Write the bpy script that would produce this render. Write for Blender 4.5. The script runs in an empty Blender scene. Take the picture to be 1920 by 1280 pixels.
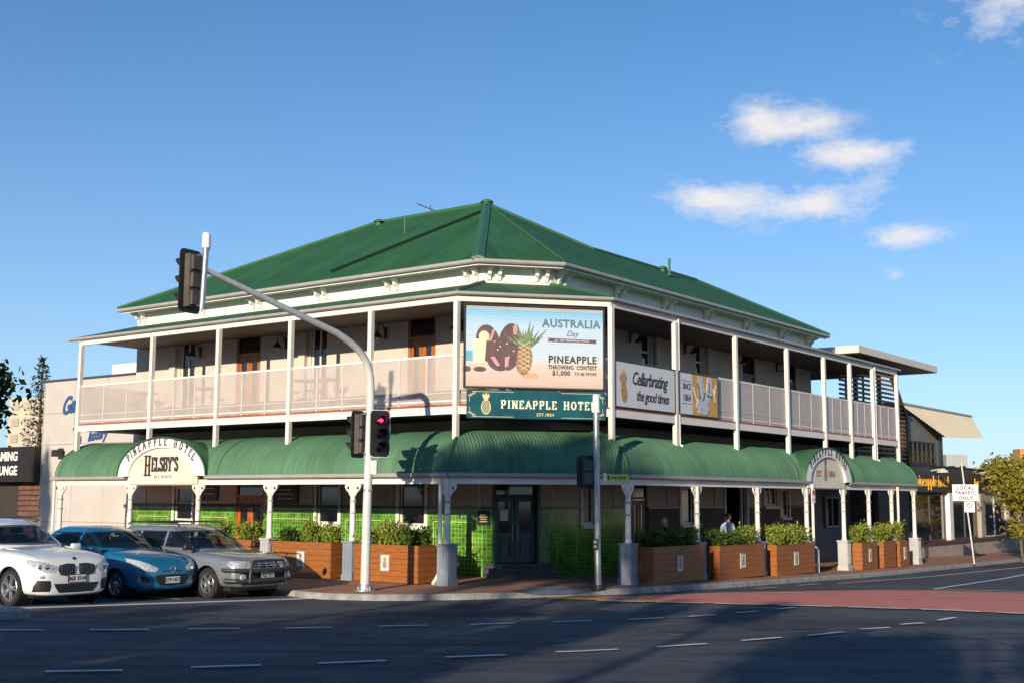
import bpy, bmesh, math, random
from mathutils import Vector, Matrix
from mathutils.bvhtree import BVHTree
random.seed(7)
R = math.radians
S = bpy.context.scene
COL = S.collection

# ------------------------------------------------------------------ camera, sky, sun, exposure
cam_d = bpy.data.cameras.new('camera'); cam = bpy.data.objects.new('camera', cam_d); COL.objects.link(cam)
cam_d.sensor_width = 36; cam_d.sensor_fit = 'HORIZONTAL'; cam_d.lens = 43.158
cam_d.clip_start = 0.1; cam_d.clip_end = 4000
cam.matrix_world = Matrix.Translation((0, 0, 2.05)) @ Matrix.Rotation(math.pi/2 + 0.12632, 4, 'X') @ Matrix.Rotation(0.00442, 4, 'Z')
S.camera = cam
S.cycles.max_bounces = 6; S.cycles.diffuse_bounces = 3; S.cycles.glossy_bounces = 3; S.cycles.transmission_bounces = 3; S.cycles.transparent_max_bounces = 6

TH = 0.63928                                    # bearing of the two street fronts
SUN_EL = R(13.7)
uA = Vector((-math.cos(TH), math.sin(TH), 0)); uB = Vector((math.sin(TH), math.cos(TH), 0))
nA = Vector((-math.sin(TH), -math.cos(TH), 0)); nB = Vector((math.cos(TH), -math.sin(TH), 0))
sun_h = (uB*math.cos(R(15)) + uA*math.sin(R(15))).normalized()   # the way the light travels, level
sun_dir = Vector((sun_h.x*math.cos(SUN_EL), sun_h.y*math.cos(SUN_EL), -math.sin(SUN_EL)))

world = bpy.data.worlds.new('World'); S.world = world; world.use_nodes = True
world.cycles.sampling_method = 'MANUAL'; world.cycles.sample_map_resolution = 256
wn = world.node_tree.nodes; wl = world.node_tree.links
for n in list(wn): wn.remove(n)
w_out = wn.new('ShaderNodeOutputWorld'); w_bg = wn.new('ShaderNodeBackground')
w_bg.inputs['Strength'].default_value = 0.112
sky = wn.new('ShaderNodeTexSky'); sky.sky_type = 'NISHITA'; sky.sun_disc = False
sky.sun_elevation = SUN_EL; sky.sun_rotation = math.atan2(-sun_h.x, -sun_h.y)
sky.altitude = 1500; sky.air_density = 0.8; sky.dust_density = 0.0; sky.ozone_density = 2.0
def wmath(op, a, b=None, c=None):
    m = wn.new('ShaderNodeMath'); m.operation = op
    for k, v in enumerate((a, b, c)):
        if v is None: continue
        if isinstance(v, (int, float)): m.inputs[k].default_value = v
        else: wl.new(v, m.inputs[k])
    return m.outputs[0]
w_tc = wn.new('ShaderNodeTexCoord'); w_sep = wn.new('ShaderNodeSeparateXYZ'); wl.new(w_tc.outputs['Generated'], w_sep.inputs[0])
w_az = wmath('ARCTAN2', w_sep.outputs[0], w_sep.outputs[1]); w_el = wmath('ARCSINE', w_sep.outputs[2])
# small fair-weather clouds: (bearing, height above the horizon, half width, half height) in degrees, weight
CLOUDS = [(12.3, 17.1, 1.6, .7, 1.05), (14.1, 16.8, 1.3, .55, .9), (11.4, 17.3, .8, .5, .8), (14.9, 15.4, 1.5, .45, .95), (17.3, 15.3, 1.5, .42, .95), (16.9, 14.1, .8, .6, .85),
          (8.8, 13.9, 1.9, .6, 1.05), (11.6, 13.5, 2.0, .75, 1.15), (14.6, 13.3, 1.5, .7, 1.1), (18.1, 11.6, 1.5, .4, 1.0), (21.9, 20.6, 2.0, 1.1, .8), (17.5, 10.0, .5, .3, .6),
          (46, 15, 4, 1, .9), (95, 19, 5, 1.4, .9), (-60, 17, 4, 1, .8), (-120, 15, 5, 1.2, .9)]
acc = None
for a, e, sa, se, wgt in CLOUDS:
    dx = wmath('DIVIDE', wmath('SUBTRACT', w_az, R(a)), R(sa)); dy = wmath('DIVIDE', wmath('SUBTRACT', w_el, R(e)), R(se))
    rr_ = wmath('ADD', wmath('MULTIPLY', dx, dx), wmath('MULTIPLY', dy, dy))
    g = wmath('MULTIPLY', wmath('EXPONENT', wmath('MULTIPLY', rr_, -0.75)), wgt)
    acc = g if acc is None else wmath('ADD', acc, g)
w_map = wn.new('ShaderNodeMapping'); w_map.inputs['Scale'].default_value = (1, 1, 2.0); wl.new(w_tc.outputs['Generated'], w_map.inputs[0])
w_no = wn.new('ShaderNodeTexNoise'); w_no.inputs['Scale'].default_value = 17; w_no.inputs['Detail'].default_value = 6; w_no.inputs['Roughness'].default_value = 0.66
wl.new(w_map.outputs[0], w_no.inputs['Vector'])
w_cm = wmath('ADD', wmath('MULTIPLY', acc, 0.95), wmath('MULTIPLY', wmath('SUBTRACT', w_no.outputs['Fac'], 0.5), 3.6))
w_mr = wn.new('ShaderNodeMapRange'); w_mr.interpolation_type = 'LINEAR'
w_mr.inputs['From Min'].default_value = 0.22; w_mr.inputs['From Max'].default_value = 1.4
wl.new(w_cm, w_mr.inputs['Value'])
w_gate = wmath('MULTIPLY', w_mr.outputs[0], wmath('MINIMUM', wmath('MULTIPLY', acc, 3.0), 0.88))
w_mix = wn.new('ShaderNodeMixRGB'); wl.new(w_gate, w_mix.inputs[0])
w_hsv = wn.new('ShaderNodeHueSaturation'); w_hsv.inputs['Saturation'].default_value = 1.26; w_hsv.inputs['Value'].default_value = 1.12
wl.new(sky.outputs[0], w_hsv.inputs['Color']); pass
w_mix.inputs[2].default_value = (6.3, 5.95, 5.75, 1)
# pale summer haze low on the horizon, all the way round
w_hz = wn.new('ShaderNodeMixRGB'); w_hz.inputs[2].default_value = (3.3, 4.25, 5.2, 1)
wl.new(wmath('MULTIPLY', wmath('EXPONENT', wmath('DIVIDE', wmath('MAXIMUM', w_el, 0.0), -R(11.0))), 0.85), w_hz.inputs[0])
wl.new(w_hsv.outputs[0], w_hz.inputs[1]); wl.new(w_hz.outputs[0], w_mix.inputs[1])
wl.new(w_mix.outputs[0], w_bg.inputs['Color']); wl.new(w_bg.outputs[0], w_out.inputs[0])

sun_l = bpy.data.lights.new('sun', 'SUN'); sun_l.energy = 4.5; sun_l.angle = R(0.53); sun_l.color = (1.0, 0.86, 0.665)
sun_o = bpy.data.objects.new('sun', sun_l); COL.objects.link(sun_o); sun_o.location = (-20, -40, 30)
sun_o.rotation_euler = sun_dir.to_track_quat('-Z', 'Y').to_euler()
S.view_settings.view_transform = 'Standard'; S.view_settings.look = 'None'
S.view_settings.exposure = 0.42; S.view_settings.gamma = 1.0; S.view_settings.use_curve_mapping = False

# ------------------------------------------------------------------ site frames (metres)
Q5 = Vector((-1.3114, 29.6105, 0)); Q6 = Vector((2.4319, 30.4457, 0))
cC = (Q6-Q5).normalized(); nC = Vector((cC.y, -cC.x, 0)); LC = (Q6-Q5).length
def FA(t, n, z): return Q5 + uA*t + nA*n + Vector((0, 0, z))
def FB(t, n, z): return Q6 + uB*t + nB*n + Vector((0, 0, z))
def FC(s, n, z): return Q5 + cC*s + nC*n + Vector((0, 0, z))
def FW(x, y, z): return Vector((x, y, z))
def tAof(P): return (P-Q5).dot(uA)
def nAof(P): return (P-Q5).dot(nA)
def tBof(P): return (P-Q6).dot(uB)
def nBof(P): return (P-Q6).dot(nB)
def meet(p, u, q, v):
    d = u.x*v.y - u.y*v.x; w = q-p; s = (w.x*v.y - w.y*v.x)/d
    return p + u*s
def cornAC(n): return meet(Q5+nA*n, uA, Q5+nC*n, cC)
def cornCB(n): return meet(Q6+nB*n, uB, Q5+nC*n, cC)
def zfoot(tb):
    if tb < 0: return .02
    if tb < 13: return .02-.0208*tb
    if tb < 40: return -.25-.011*(tb-13)
    return -.547
def zroad(P):
    d = max(nAof(P)-4.2, nBof(P)-1.95)
    return zfoot(tBof(P))-.13+.022*min(max(d, 0), 7)

# ------------------------------------------------------------------ mesh helpers
WORLD = {}
def tag(o, label=None, cat=None, group=None, kind=None):
    if label: o['label'] = label
    if cat: o['category'] = cat
    if group: o['group'] = group
    if kind: o['kind'] = kind
    return o
def thing(name, label, cat, loc, rz=0.0, group=None, tilt=None):
    o = bpy.data.objects.new(name, None); COL.objects.link(o); o.empty_display_size = .2
    m = Matrix.Translation(loc) @ Matrix.Rotation(rz, 4, 'Z')
    if tilt: m = m @ tilt
    o.matrix_world = m; WORLD[o.name] = m
    return tag(o, label, cat, group)
class MB:
    def __init__(s): s.v = []; s.f = []; s.m = []; s.uv = None; s.mi = 0
    def face(s, *pts):
        i = len(s.v); s.v += [Vector(p) for p in pts]; s.f.append(tuple(range(i, i+len(pts)))); s.m.append(s.mi)
    def hexa(s, c):                              # 8 corners, bottom ring then top ring
        i = len(s.v); s.v += [Vector(p) for p in c]
        for q in ((0, 3, 2, 1), (4, 5, 6, 7), (0, 1, 5, 4), (1, 2, 6, 5), (2, 3, 7, 6), (3, 0, 4, 7)):
            s.f.append(tuple(i+k for k in q)); s.m.append(s.mi)
        return s
    def box(s, F, a0, a1, b0, b1, c0, c1):
        return s.hexa([F(a0, b0, c0), F(a1, b0, c0), F(a1, b1, c0), F(a0, b1, c0), F(a0, b0, c1), F(a1, b0, c1), F(a1, b1, c1), F(a0, b1, c1)])
    def tube(s, pts, r, n=8, cap=True):
        pts = [Vector(p) for p in pts]; rs = r if isinstance(r, (list, tuple)) else [r]*len(pts)
        prev = None; base = len(s.v)
        for k, p in enumerate(pts):
            d = (pts[min(k+1, len(pts)-1)] - pts[max(k-1, 0)]).normalized()
            if prev is None: x = d.orthogonal().normalized()
            else: x = (prev - d*prev.dot(d)).normalized()
            prev = x; y = d.cross(x)
            for j in range(n):
                a = 2*math.pi*j/n; s.v.append(p + (x*math.cos(a)+y*math.sin(a))*rs[k])
        for k in range(len(pts)-1):
            for j in range(n):
                a = base+k*n+j; b = base+k*n+(j+1) % n
                s.f.append((a, b, b+n, a+n)); s.m.append(s.mi)
        if cap:
            s.f.append(tuple(base+j for j in reversed(range(n)))); s.m.append(s.mi)
            e = base+(len(pts)-1)*n; s.f.append(tuple(e+j for j in range(n))); s.m.append(s.mi)
        return s
    def lathe(s, o, prof, n=14, ax=None, cap=True):         # prof: (radius, height) along ax
        o = Vector(o); ax = Vector(ax or (0, 0, 1)).normalized(); x = ax.orthogonal().normalized(); y = ax.cross(x); base = len(s.v)
        for r, h in prof:
            for j in range(n):
                a = 2*math.pi*j/n; s.v.append(o + ax*h + (x*math.cos(a)+y*math.sin(a))*r)
        for k in range(len(prof)-1):
            for j in range(n):
                a = base+k*n+j; b = base+k*n+(j+1) % n
                s.f.append((a, b, b+n, a+n)); s.m.append(s.mi)
        if cap:
            s.f.append(tuple(base+j for j in reversed(range(n)))); s.m.append(s.mi)
            e = base+(len(prof)-1)*n; s.f.append(tuple(e+j for j in range(n))); s.m.append(s.mi)
        return s
    def prism(s, pts, vec):                       # flat polygon pushed along vec
        pts = [Vector(p) for p in pts]; vec = Vector(vec); n = len(pts); i = len(s.v)
        s.v += pts + [p+vec for p in pts]
        s.f.append(tuple(i+k for k in range(n))); s.f.append(tuple(i+n+k for k in reversed(range(n)))); s.m += [s.mi]*2
        for k in range(n):
            a, b = i+k, i+(k+1) % n; s.f.append((b, a, a+n, b+n)); s.m.append(s.mi)
        return s
    def loft(s, rings, close=True, caps=False):
        n = len(rings[0]); base = len(s.v)
        for r in rings: s.v += [Vector(p) for p in r]
        for k in range(len(rings)-1):
            for j in range(n if close else n-1):
                a = base+k*n+j; b = base+k*n+(j+1) % n
                s.f.append((a, b, b+n, a+n)); s.m.append(s.mi)
        if caps:
            s.f.append(tuple(base+j for j in reversed(range(n)))); s.m.append(s.mi)
            e = base+(len(rings)-1)*n; s.f.append(tuple(e+j for j in range(n))); s.m.append(s.mi)
        return s
    def mesh(s, name, mats, inv=None, smooth=False, fix=True, angle=None):
        me = bpy.data.meshes.new(name)
        vs = [inv @ v for v in s.v] if inv is not None else s.v
        me.from_pydata([tuple(v) for v in vs], [], s.f)
        for m in (mats if isinstance(mats, (list, tuple)) else [mats]): me.materials.append(m)
        if len(me.materials) > 1: me.polygons.foreach_set('material_index', s.m)
        if s.uv:
            ul = me.uv_layers.new(name='UVMap'); k = 0
            for fi, f in enumerate(s.f):
                for j in range(len(f)): ul.data[k].uv = s.uv[fi][j]; k += 1
        if fix:
            bm = bmesh.new(); bm.from_mesh(me)
            if smooth: bmesh.ops.remove_doubles(bm, verts=bm.verts, dist=1e-5)
            bmesh.ops.recalc_face_normals(bm, faces=bm.faces); bm.to_mesh(me); bm.free()
        if smooth:
            me.polygons.foreach_set('use_smooth', [True]*len(me.polygons))
            me.set_sharp_from_angle(angle=R(angle or 40))
        me.update(); return me
    def build(s, name, mats, parent=None, smooth=False, fix=True, local=False, angle=None):
        inv = None
        if parent is not None and not local: inv = WORLD[parent.name].inverted()
        me = s.mesh(name, mats, inv, smooth, fix, angle)
        return link(name, me, parent)
def link(name, me, parent=None, mat=None):
    o = bpy.data.objects.new(name, me); COL.objects.link(o)
    if parent is not None: o.parent = parent; WORLD[o.name] = WORLD[parent.name]
    else: WORLD[o.name] = Matrix.Identity(4)
    return o
def lone(name, mb, mats, loc, label, cat, group=None, kind=None, **k):
    # one-mesh thing whose origin sits at its base
    m = Matrix.Translation(loc); me = mb.mesh(name, mats, m.inverted(), **k)
    o = bpy.data.objects.new(name, me); COL.objects.link(o); o.matrix_world = m; WORLD[o.name] = m
    return tag(o, label, cat, group, kind)
def struct(name, mb, mats, **k):
    o = mb.build(name, mats, None, **k); o['kind'] = 'structure'; return o
def copy_tree(o, parent=None):
    c = o.copy(); COL.objects.link(c); c.parent = parent
    for ch in list(o.children): copy_tree(ch, c)
    return c
def place_copy(src, m, label=None):
    c = copy_tree(src); c.matrix_world = m; WORLD[c.name] = m
    if label: c['label'] = label
    return c

# ------------------------------------------------------------------ materials
MATS = {}
def mat(name, col, rough=.6, metal=0.0, var=.12, scale=3.0, bump=0.0, bscale=30, spec=.5, coat=0.0, col2=None, detail=5, stretch=None, alpha=None, emit=None):
    if name in MATS: return MATS[name]
    m = bpy.data.materials.new(name); m.use_nodes = True; nt = m.node_tree; N, L = nt.nodes, nt.links
    b = N['Principled BSDF']; b.inputs['Roughness'].default_value = rough; b.inputs['Metallic'].default_value = metal
    b.inputs['Specular IOR Level'].default_value = spec
    if coat: b.inputs['Coat Weight'].default_value = coat; b.inputs['Coat Roughness'].default_value = .04
    tc = N.new('ShaderNodeTexCoord'); vec = tc.outputs['Object']
    if stretch:
        mp = N.new('ShaderNodeMapping'); mp.inputs['Scale'].default_value = stretch; L.new(vec, mp.inputs[0]); vec = mp.outputs[0]
    if var > 0 or col2:
        no = N.new('ShaderNodeTexNoise'); no.inputs['Scale'].default_value = scale; no.inputs['Detail'].default_value = detail; no.inputs['Roughness'].default_value = .62
        L.new(vec, no.inputs['Vector'])
        rp = N.new('ShaderNodeValToRGB'); rp.color_ramp.elements[0].position = .3; rp.color_ramp.elements[1].position = .72
        c2 = col2 or tuple(max(0, c*(1-var*1.6)) for c in col); c1 = col if col2 else tuple(min(1, c*(1+var*.5)) for c in col)
        rp.color_ramp.elements[0].color = (*c2, 1); rp.color_ramp.elements[1].color = (*c1, 1)
        L.new(no.outputs['Fac'], rp.inputs[0]); L.new(rp.outputs[0], b.inputs['Base Color'])
        m['ramp'] = 1
    else: b.inputs['Base Color'].default_value = (*col, 1)
    if bump > 0:
        n2 = N.new('ShaderNodeTexNoise'); n2.inputs['Scale'].default_value = bscale; n2.inputs['Detail'].default_value = 6; L.new(vec, n2.inputs['Vector'])
        bp = N.new('ShaderNodeBump'); bp.inputs['Strength'].default_value = bump; bp.inputs['Distance'].default_value = .02
        L.new(n2.outputs['Fac'], bp.inputs['Height']); L.new(bp.outputs[0], b.inputs['Normal'])
    if emit: b.inputs['Emission Color'].default_value = (*emit[0], 1); b.inputs['Emission Strength'].default_value = emit[1]
    if alpha is not None: b.inputs['Alpha'].default_value = alpha
    MATS[name] = m; return m

CREAM = mat('cream_paint', (.80, .745, .66), .45, var=.07, scale=1.6)
WHITE = mat('white_paint', (.84, .82, .78), .45, var=.06, scale=2)
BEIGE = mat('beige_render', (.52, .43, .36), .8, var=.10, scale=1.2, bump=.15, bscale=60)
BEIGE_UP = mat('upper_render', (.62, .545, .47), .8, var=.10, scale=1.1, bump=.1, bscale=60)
GREYPAINT = mat('grey_gutter_paint', (.36, .34, .33), .45, var=.10, scale=2)
SLATE = mat('slate_blue_paint', (.23, .265, .315), .5, var=.08, scale=3)
REDTRIM = mat('red_oxide_trim', (.42, .10, .05), .5, var=.1)
DARKRED = mat('dark_red_tile', (.12, .025, .018), .3, var=.2, scale=8)
DARK = mat('dark_soffit_board', (.075, .058, .048), .7, var=.2, scale=2)
BLACK = mat('black_plastic', (.018, .018, .018), .45, var=.1)
BLACKM = mat('matt_black_metal', (.03, .028, .028), .5, var=.2, scale=6)
GLASS = mat('dark_window_glass', (.012, .013, .015), .06, var=0, spec=.8)
SOFFIT = mat('soffit_paint', (.70, .66, .58), .6, var=.05)
ORANGEWOOD = mat('varnished_orange_timber', (.50, .135, .022), .38, var=.35, scale=5, stretch=(6, 6, .6))
DARKWOOD = mat('dark_varnished_timber', (.13, .045, .02), .4, var=.35, scale=5, stretch=(6, 6, .6))
GALV = mat('galvanised_steel', (.50, .51, .51), .42, metal=.75, var=.18, scale=9)
GALVL = mat('light_grey_post_paint', (.62, .62, .60), .5, var=.12, scale=6)
CONC = mat('kerb_concrete', (.34, .325, .30), .9, var=.28, scale=5, bump=.3, bscale=50)
BLACKLET = mat('charcoal_lettering', (.035, .03, .028), .6, var=0)
GOLD = mat('gold_lettering', (.75, .62, .30), .5, var=0)
GREENDOOR = mat('dark_green_door_paint', (.022, .085, .058), .35, var=.15, scale=3)

def add_nodes(m): return m.node_tree.nodes, m.node_tree.links, m.node_tree.nodes['Principled BSDF']
def roof_material(name, col, col2, pitch=.076, strength=.8, real=False):
    m = mat(name, col, .58, var=.1, scale=.9, col2=col2, spec=.22); N, L, b = add_nodes(m)
    uv = N.new('ShaderNodeUVMap'); sp = N.new('ShaderNodeSeparateXYZ'); L.new(uv.outputs[0], sp.inputs[0])
    # each sheet weathers a little differently
    fl = N.new('ShaderNodeMath'); fl.operation = 'FLOOR'; dv = N.new('ShaderNodeMath'); dv.operation = 'DIVIDE'; dv.inputs[1].default_value = .76
    L.new(sp.outputs[0], dv.inputs[0]); L.new(dv.outputs[0], fl.inputs[0])
    wnz = N.new('ShaderNodeTexWhiteNoise'); wnz.noise_dimensions = '1D'; L.new(fl.outputs[0], wnz.inputs['W'])
    old = b.inputs['Base Color'].links[0].from_socket
    hv = N.new('ShaderNodeHueSaturation'); mr = N.new('ShaderNodeMapRange'); mr.inputs['To Min'].default_value = .9; mr.inputs['To Max'].default_value = 1.1
    L.new(wnz.outputs['Value'], mr.inputs['Value']); L.new(mr.outputs[0], hv.inputs['Value']); L.new(old, hv.inputs['Color']); L.new(hv.outputs[0], b.inputs['Base Color'])
    # rain streaks and grime running down the sheets
    mp2 = N.new('ShaderNodeMapping'); mp2.inputs['Scale'].default_value = (5.5, .45, 1); L.new(uv.outputs[0], mp2.inputs[0])
    ns = N.new('ShaderNodeTexNoise'); ns.inputs['Scale'].default_value = 1; ns.inputs['Detail'].default_value = 7; ns.inputs['Roughness'].default_value = .7; L.new(mp2.outputs[0], ns.inputs['Vector'])
    rs = N.new('ShaderNodeValToRGB'); rs.color_ramp.elements[0].position = .36; rs.color_ramp.elements[1].position = .62; rs.color_ramp.elements[0].color = (.60, .62, .58, 1); rs.color_ramp.elements[1].color = (1.12, 1.1, 1.1, 1)
    e3 = rs.color_ramp.elements.new(.80); e3.color = (1.5, 1.38, 1.4, 1)
    L.new(ns.outputs['Fac'], rs.inputs[0]); ml = N.new('ShaderNodeMixRGB'); ml.blend_type = 'MULTIPLY'; ml.inputs[0].default_value = .5
    L.new(hv.outputs[0], ml.inputs[1]); L.new(rs.outputs[0], ml.inputs[2]); L.new(ml.outputs[0], b.inputs['Base Color'])
    if not real:
        # lap joints between the sheets, a darker line every couple of metres up the slope
        lp = N.new('ShaderNodeMath'); lp.operation = 'ADD'; L.new(sp.outputs[1], lp.inputs[0])
        wv_ = N.new('ShaderNodeMath'); wv_.operation = 'MULTIPLY'; wv_.inputs[1].default_value = .9; L.new(wnz.outputs['Value'], wv_.inputs[0]); L.new(wv_.outputs[0], lp.inputs[1])
        fr_ = N.new('ShaderNodeMath'); fr_.operation = 'PINGPONG'; fr_.inputs[1].default_value = 1.3; L.new(lp.outputs[0], fr_.inputs[0])
        lt = N.new('ShaderNodeMapRange'); lt.inputs['From Max'].default_value = .03; lt.inputs['To Min'].default_value = .55; L.new(fr_.outputs[0], lt.inputs['Value'])
        ml2 = N.new('ShaderNodeMixRGB'); ml2.blend_type = 'MULTIPLY'; ml2.inputs[0].default_value = 1; L.new(ml.outputs[0], ml2.inputs[1]); L.new(lt.outputs[0], ml2.inputs[2]); L.new(ml2.outputs[0], b.inputs['Base Color'])
        mu = N.new('ShaderNodeMath'); mu.operation = 'MULTIPLY'; mu.inputs[1].default_value = 2*math.pi/pitch
        si = N.new('ShaderNodeMath'); si.operation = 'SINE'; L.new(sp.outputs[0], mu.inputs[0]); L.new(mu.outputs[0], si.inputs[0])
        bp = N.new('ShaderNodeBump'); bp.inputs['Strength'].default_value = strength; bp.inputs['Distance'].default_value = .009
        L.new(si.outputs[0], bp.inputs['Height']); L.new(bp.outputs[0], b.inputs['Normal'])
    return m
ROOF = roof_material('green_corrugated_roof', (.038, .140, .052), (.030, .108, .041))
VROOF = roof_material('green_verandah_roof', (.05, .15, .07), (.04, .12, .055))
CANOPY = roof_material('faded_green_canopy', (.100, .215, .125), (.078, .172, .098), real=True)
CAPM = mat('green_ridge_capping', (.042, .135, .06), .55, var=.12, scale=2)

def grid_tile_material():
    # glazed green wall tiles, 15 cm, pale joints: too small to pick apart one by one
    m = mat('glazed_green_tiles', (.10, .36, .020), .16, var=0, spec=.6); N, L, b = add_nodes(m)
    uv = N.new('ShaderNodeUVMap'); br = N.new('ShaderNodeTexBrick'); br.offset = 0; br.squash = 1
    br.inputs['Scale'].default_value = 1; br.inputs['Brick Width'].default_value = .112; br.inputs['Row Height'].default_value = .112
    br.inputs['Mortar Size'].default_value = .0075; br.inputs['Mortar Smooth'].default_value = .2; br.inputs['Bias'].default_value = 0
    br.inputs['Color1'].default_value = (.028, .135, .005, 1); br.inputs['Color2'].default_value = (.085, .29, .010, 1); br.inputs['Mortar'].default_value = (.26, .40, .11, 1)
    L.new(uv.outputs[0], br.inputs['Vector'])
    no = N.new('ShaderNodeTexNoise'); no.inputs['Scale'].default_value = 1.6; no.inputs['Detail'].default_value = 6; L.new(uv.outputs[0], no.inputs['Vector'])
    mr = N.new('ShaderNodeMapRange'); mr.inputs['From Min'].default_value = .3; mr.inputs['From Max'].default_value = .7; mr.inputs['To Min'].default_value = .45; mr.inputs['To Max'].default_value = 1.35; L.new(no.outputs['Fac'], mr.inputs['Value'])
    hv = N.new('ShaderNodeHueSaturation'); L.new(br.outputs['Color'], hv.inputs['Color']); L.new(mr.outputs[0], hv.inputs['Value']); L.new(hv.outputs[0], b.inputs['Base Color'])
    bp = N.new('ShaderNodeBump'); bp.inputs['Strength'].default_value = .5; bp.inputs['Distance'].default_value = .004; bp.invert = True
    L.new(br.outputs['Fac'], bp.inputs['Height']); L.new(bp.outputs[0], b.inputs['Normal'])
    return m
TILES = grid_tile_material()
def brick_material(name, c1, c2, mo, w, h, ms, rough=.85, coord='UV'):
    m = mat(name, c1, rough, var=0); N, L, b = add_nodes(m)
    if coord == 'UV': v = N.new('ShaderNodeUVMap').outputs[0]
    else: v = N.new('ShaderNodeTexCoord').outputs['Object']
    br = N.new('ShaderNodeTexBrick'); br.inputs['Scale'].default_value = 1; br.inputs['Brick Width'].default_value = w; br.inputs['Row Height'].default_value = h
    br.inputs['Mortar Size'].default_value = ms; br.inputs['Color1'].default_value = (*c1, 1); br.inputs['Color2'].default_value = (*c2, 1); br.inputs['Mortar'].default_value = (*mo, 1)
    L.new(v, br.inputs['Vector'])
    no = N.new('ShaderNodeTexNoise'); no.inputs['Scale'].default_value = .8; no.inputs['Detail'].default_value = 8; L.new(v, no.inputs['Vector'])
    mr = N.new('ShaderNodeMapRange'); mr.inputs['To Min'].default_value = .6; mr.inputs['To Max'].default_value = 1.35; L.new(no.outputs['Fac'], mr.inputs['Value'])
    hv = N.new('ShaderNodeHueSaturation'); L.new(br.outputs['Color'], hv.inputs['Color']); L.new(mr.outputs[0], hv.inputs['Value']); L.new(hv.outputs[0], b.inputs['Base Color'])
    bp = N.new('ShaderNodeBump'); bp.inputs['Strength'].default_value = .5; bp.inputs['Distance'].default_value = .006; bp.invert = True
    L.new(br.outputs['Fac'], bp.inputs['Height']); L.new(bp.outputs[0], b.inputs['Normal'])
    return m
PAVERS = brick_material('red_clay_pavers', (.46, .205, .12), (.34, .14, .085), (.20, .13, .10), .23, .115, .006)
DBRICK = brick_material('dark_face_brick', (.10, .062, .045), (.065, .045, .036), (.16, .13, .105), .23, .076, .009)
def mesh_screen_material():
    # perforated metal balustrade sheet: fine holes let part of the view through
    m = mat('perforated_beige_sheet', (.56, .495, .45), .6, var=.06, scale=2); N, L, b = add_nodes(m)
    tr = N.new('ShaderNodeBsdfTransparent'); mx = N.new('ShaderNodeMixShader'); mx.inputs[0].default_value = .50
    L.new(tr.outputs[0], mx.inputs[1]); L.new(b.outputs[0], mx.inputs[2])
    L.new(mx.outputs[0], N['Material Output'].inputs['Surface']); return m
SCREEN = mesh_screen_material()
SCREENB = SCREEN.copy(); SCREENB.name = 'fine_perforated_sheet'
for _n in SCREENB.node_tree.nodes:
    if _n.type == 'MIX_SHADER': _n.inputs[0].default_value = .84

# ------------------------------------------------------------------ lettering
GL = {
 'A': (.78, [[(0, 0), (.39, 1), (.78, 0)], [(.14, .34), (.64, .34)]]),
 'B': (.66, [[(.1, 0), (.1, 1)], [(.1, 1), (.42, 1), (.56, .9), (.58, .76), (.5, .58), (.36, .53), (.1, .53)], [(.36, .53), (.58, .46), (.64, .27), (.58, .1), (.42, 0), (.1, 0)]]),
 'E': (.62, [[(.1, 0), (.1, 1)], [(.1, 0), (.58, 0), (.58, .2)], [(.1, 1), (.56, 1), (.56, .8)], [(.1, .52), (.42, .52)]]),
 'H': (.78, [[(.1, 0), (.1, 1)], [(.68, 0), (.68, 1)], [(.1, .52), (.68, .52)]]),
 'I': (.3, [[(.15, 0), (.15, 1)]]),
 'L': (.6, [[(.1, 0), (.1, 1)], [(.1, 0), (.56, 0), (.56, .22)]]),
 'N': (.78, [[(.1, 0), (.1, 1)], [(.1, 1), (.68, 0)], [(.68, 0), (.68, 1)]]),
 'O': (.78, [[(.39+.33*math.sin(k*math.pi/8), .5+.5*math.cos(k*math.pi/8)) for k in range(17)]]),
 'P': (.66, [[(.1, 0), (.1, 1)], [(.1, 1), (.44, 1), (.58, .9), (.6, .72), (.54, .54), (.42, .46), (.1, .46)]]),
 'S': (.62, [[(.54, .78), (.5, .93), (.34, 1), (.18, .97), (.08, .8), (.14, .64), (.32, .54), (.5, .42), (.56, .24), (.48, .07), (.3, 0), (.12, .05), (.06, .2)]]),
 'T': (.7, [[(.35, 0), (.35, 1)], [(.05, .8), (.05, 1), (.65, 1), (.65, .8)]]),
 'Y': (.74, [[(.05, 1), (.37, .48), (.69, 1)], [(.37, .48), (.37, 0)]]),
 "'": (.24, [[(.12, .75), (.12, 1)]]), '.': (.24, [[(.12, 0), (.12, .09)]]),
 '1': (.4, [[(.2, 0), (.2, 1), (.06, .84)]]),
 '4': (.66, [[(.46, 0), (.46, 1), (.04, .32), (.62, .32)]]),
 '6': (.64, [[(.54, .88), (.38, 1), (.2, .92), (.09, .6), (.09, .25), (.2, .04), (.36, 0), (.52, .08), (.57, .28), (.5, .48), (.34, .55), (.12, .42)]]),
 '8': (.64, [[(.32+.22*math.sin(k*math.pi/6), .77+.23*math.cos(k*math.pi/6)) for k in range(13)], [(.32+.26*math.sin(k*math.pi/6), .27+.27*math.cos(k*math.pi/6)) for k in range(13)]]),
 ' ': (.5, []), '-': (.5, [[(.1, .5), (.4, .5)]]),
}
SERIF_SKIP = 'OS68.\''
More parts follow.
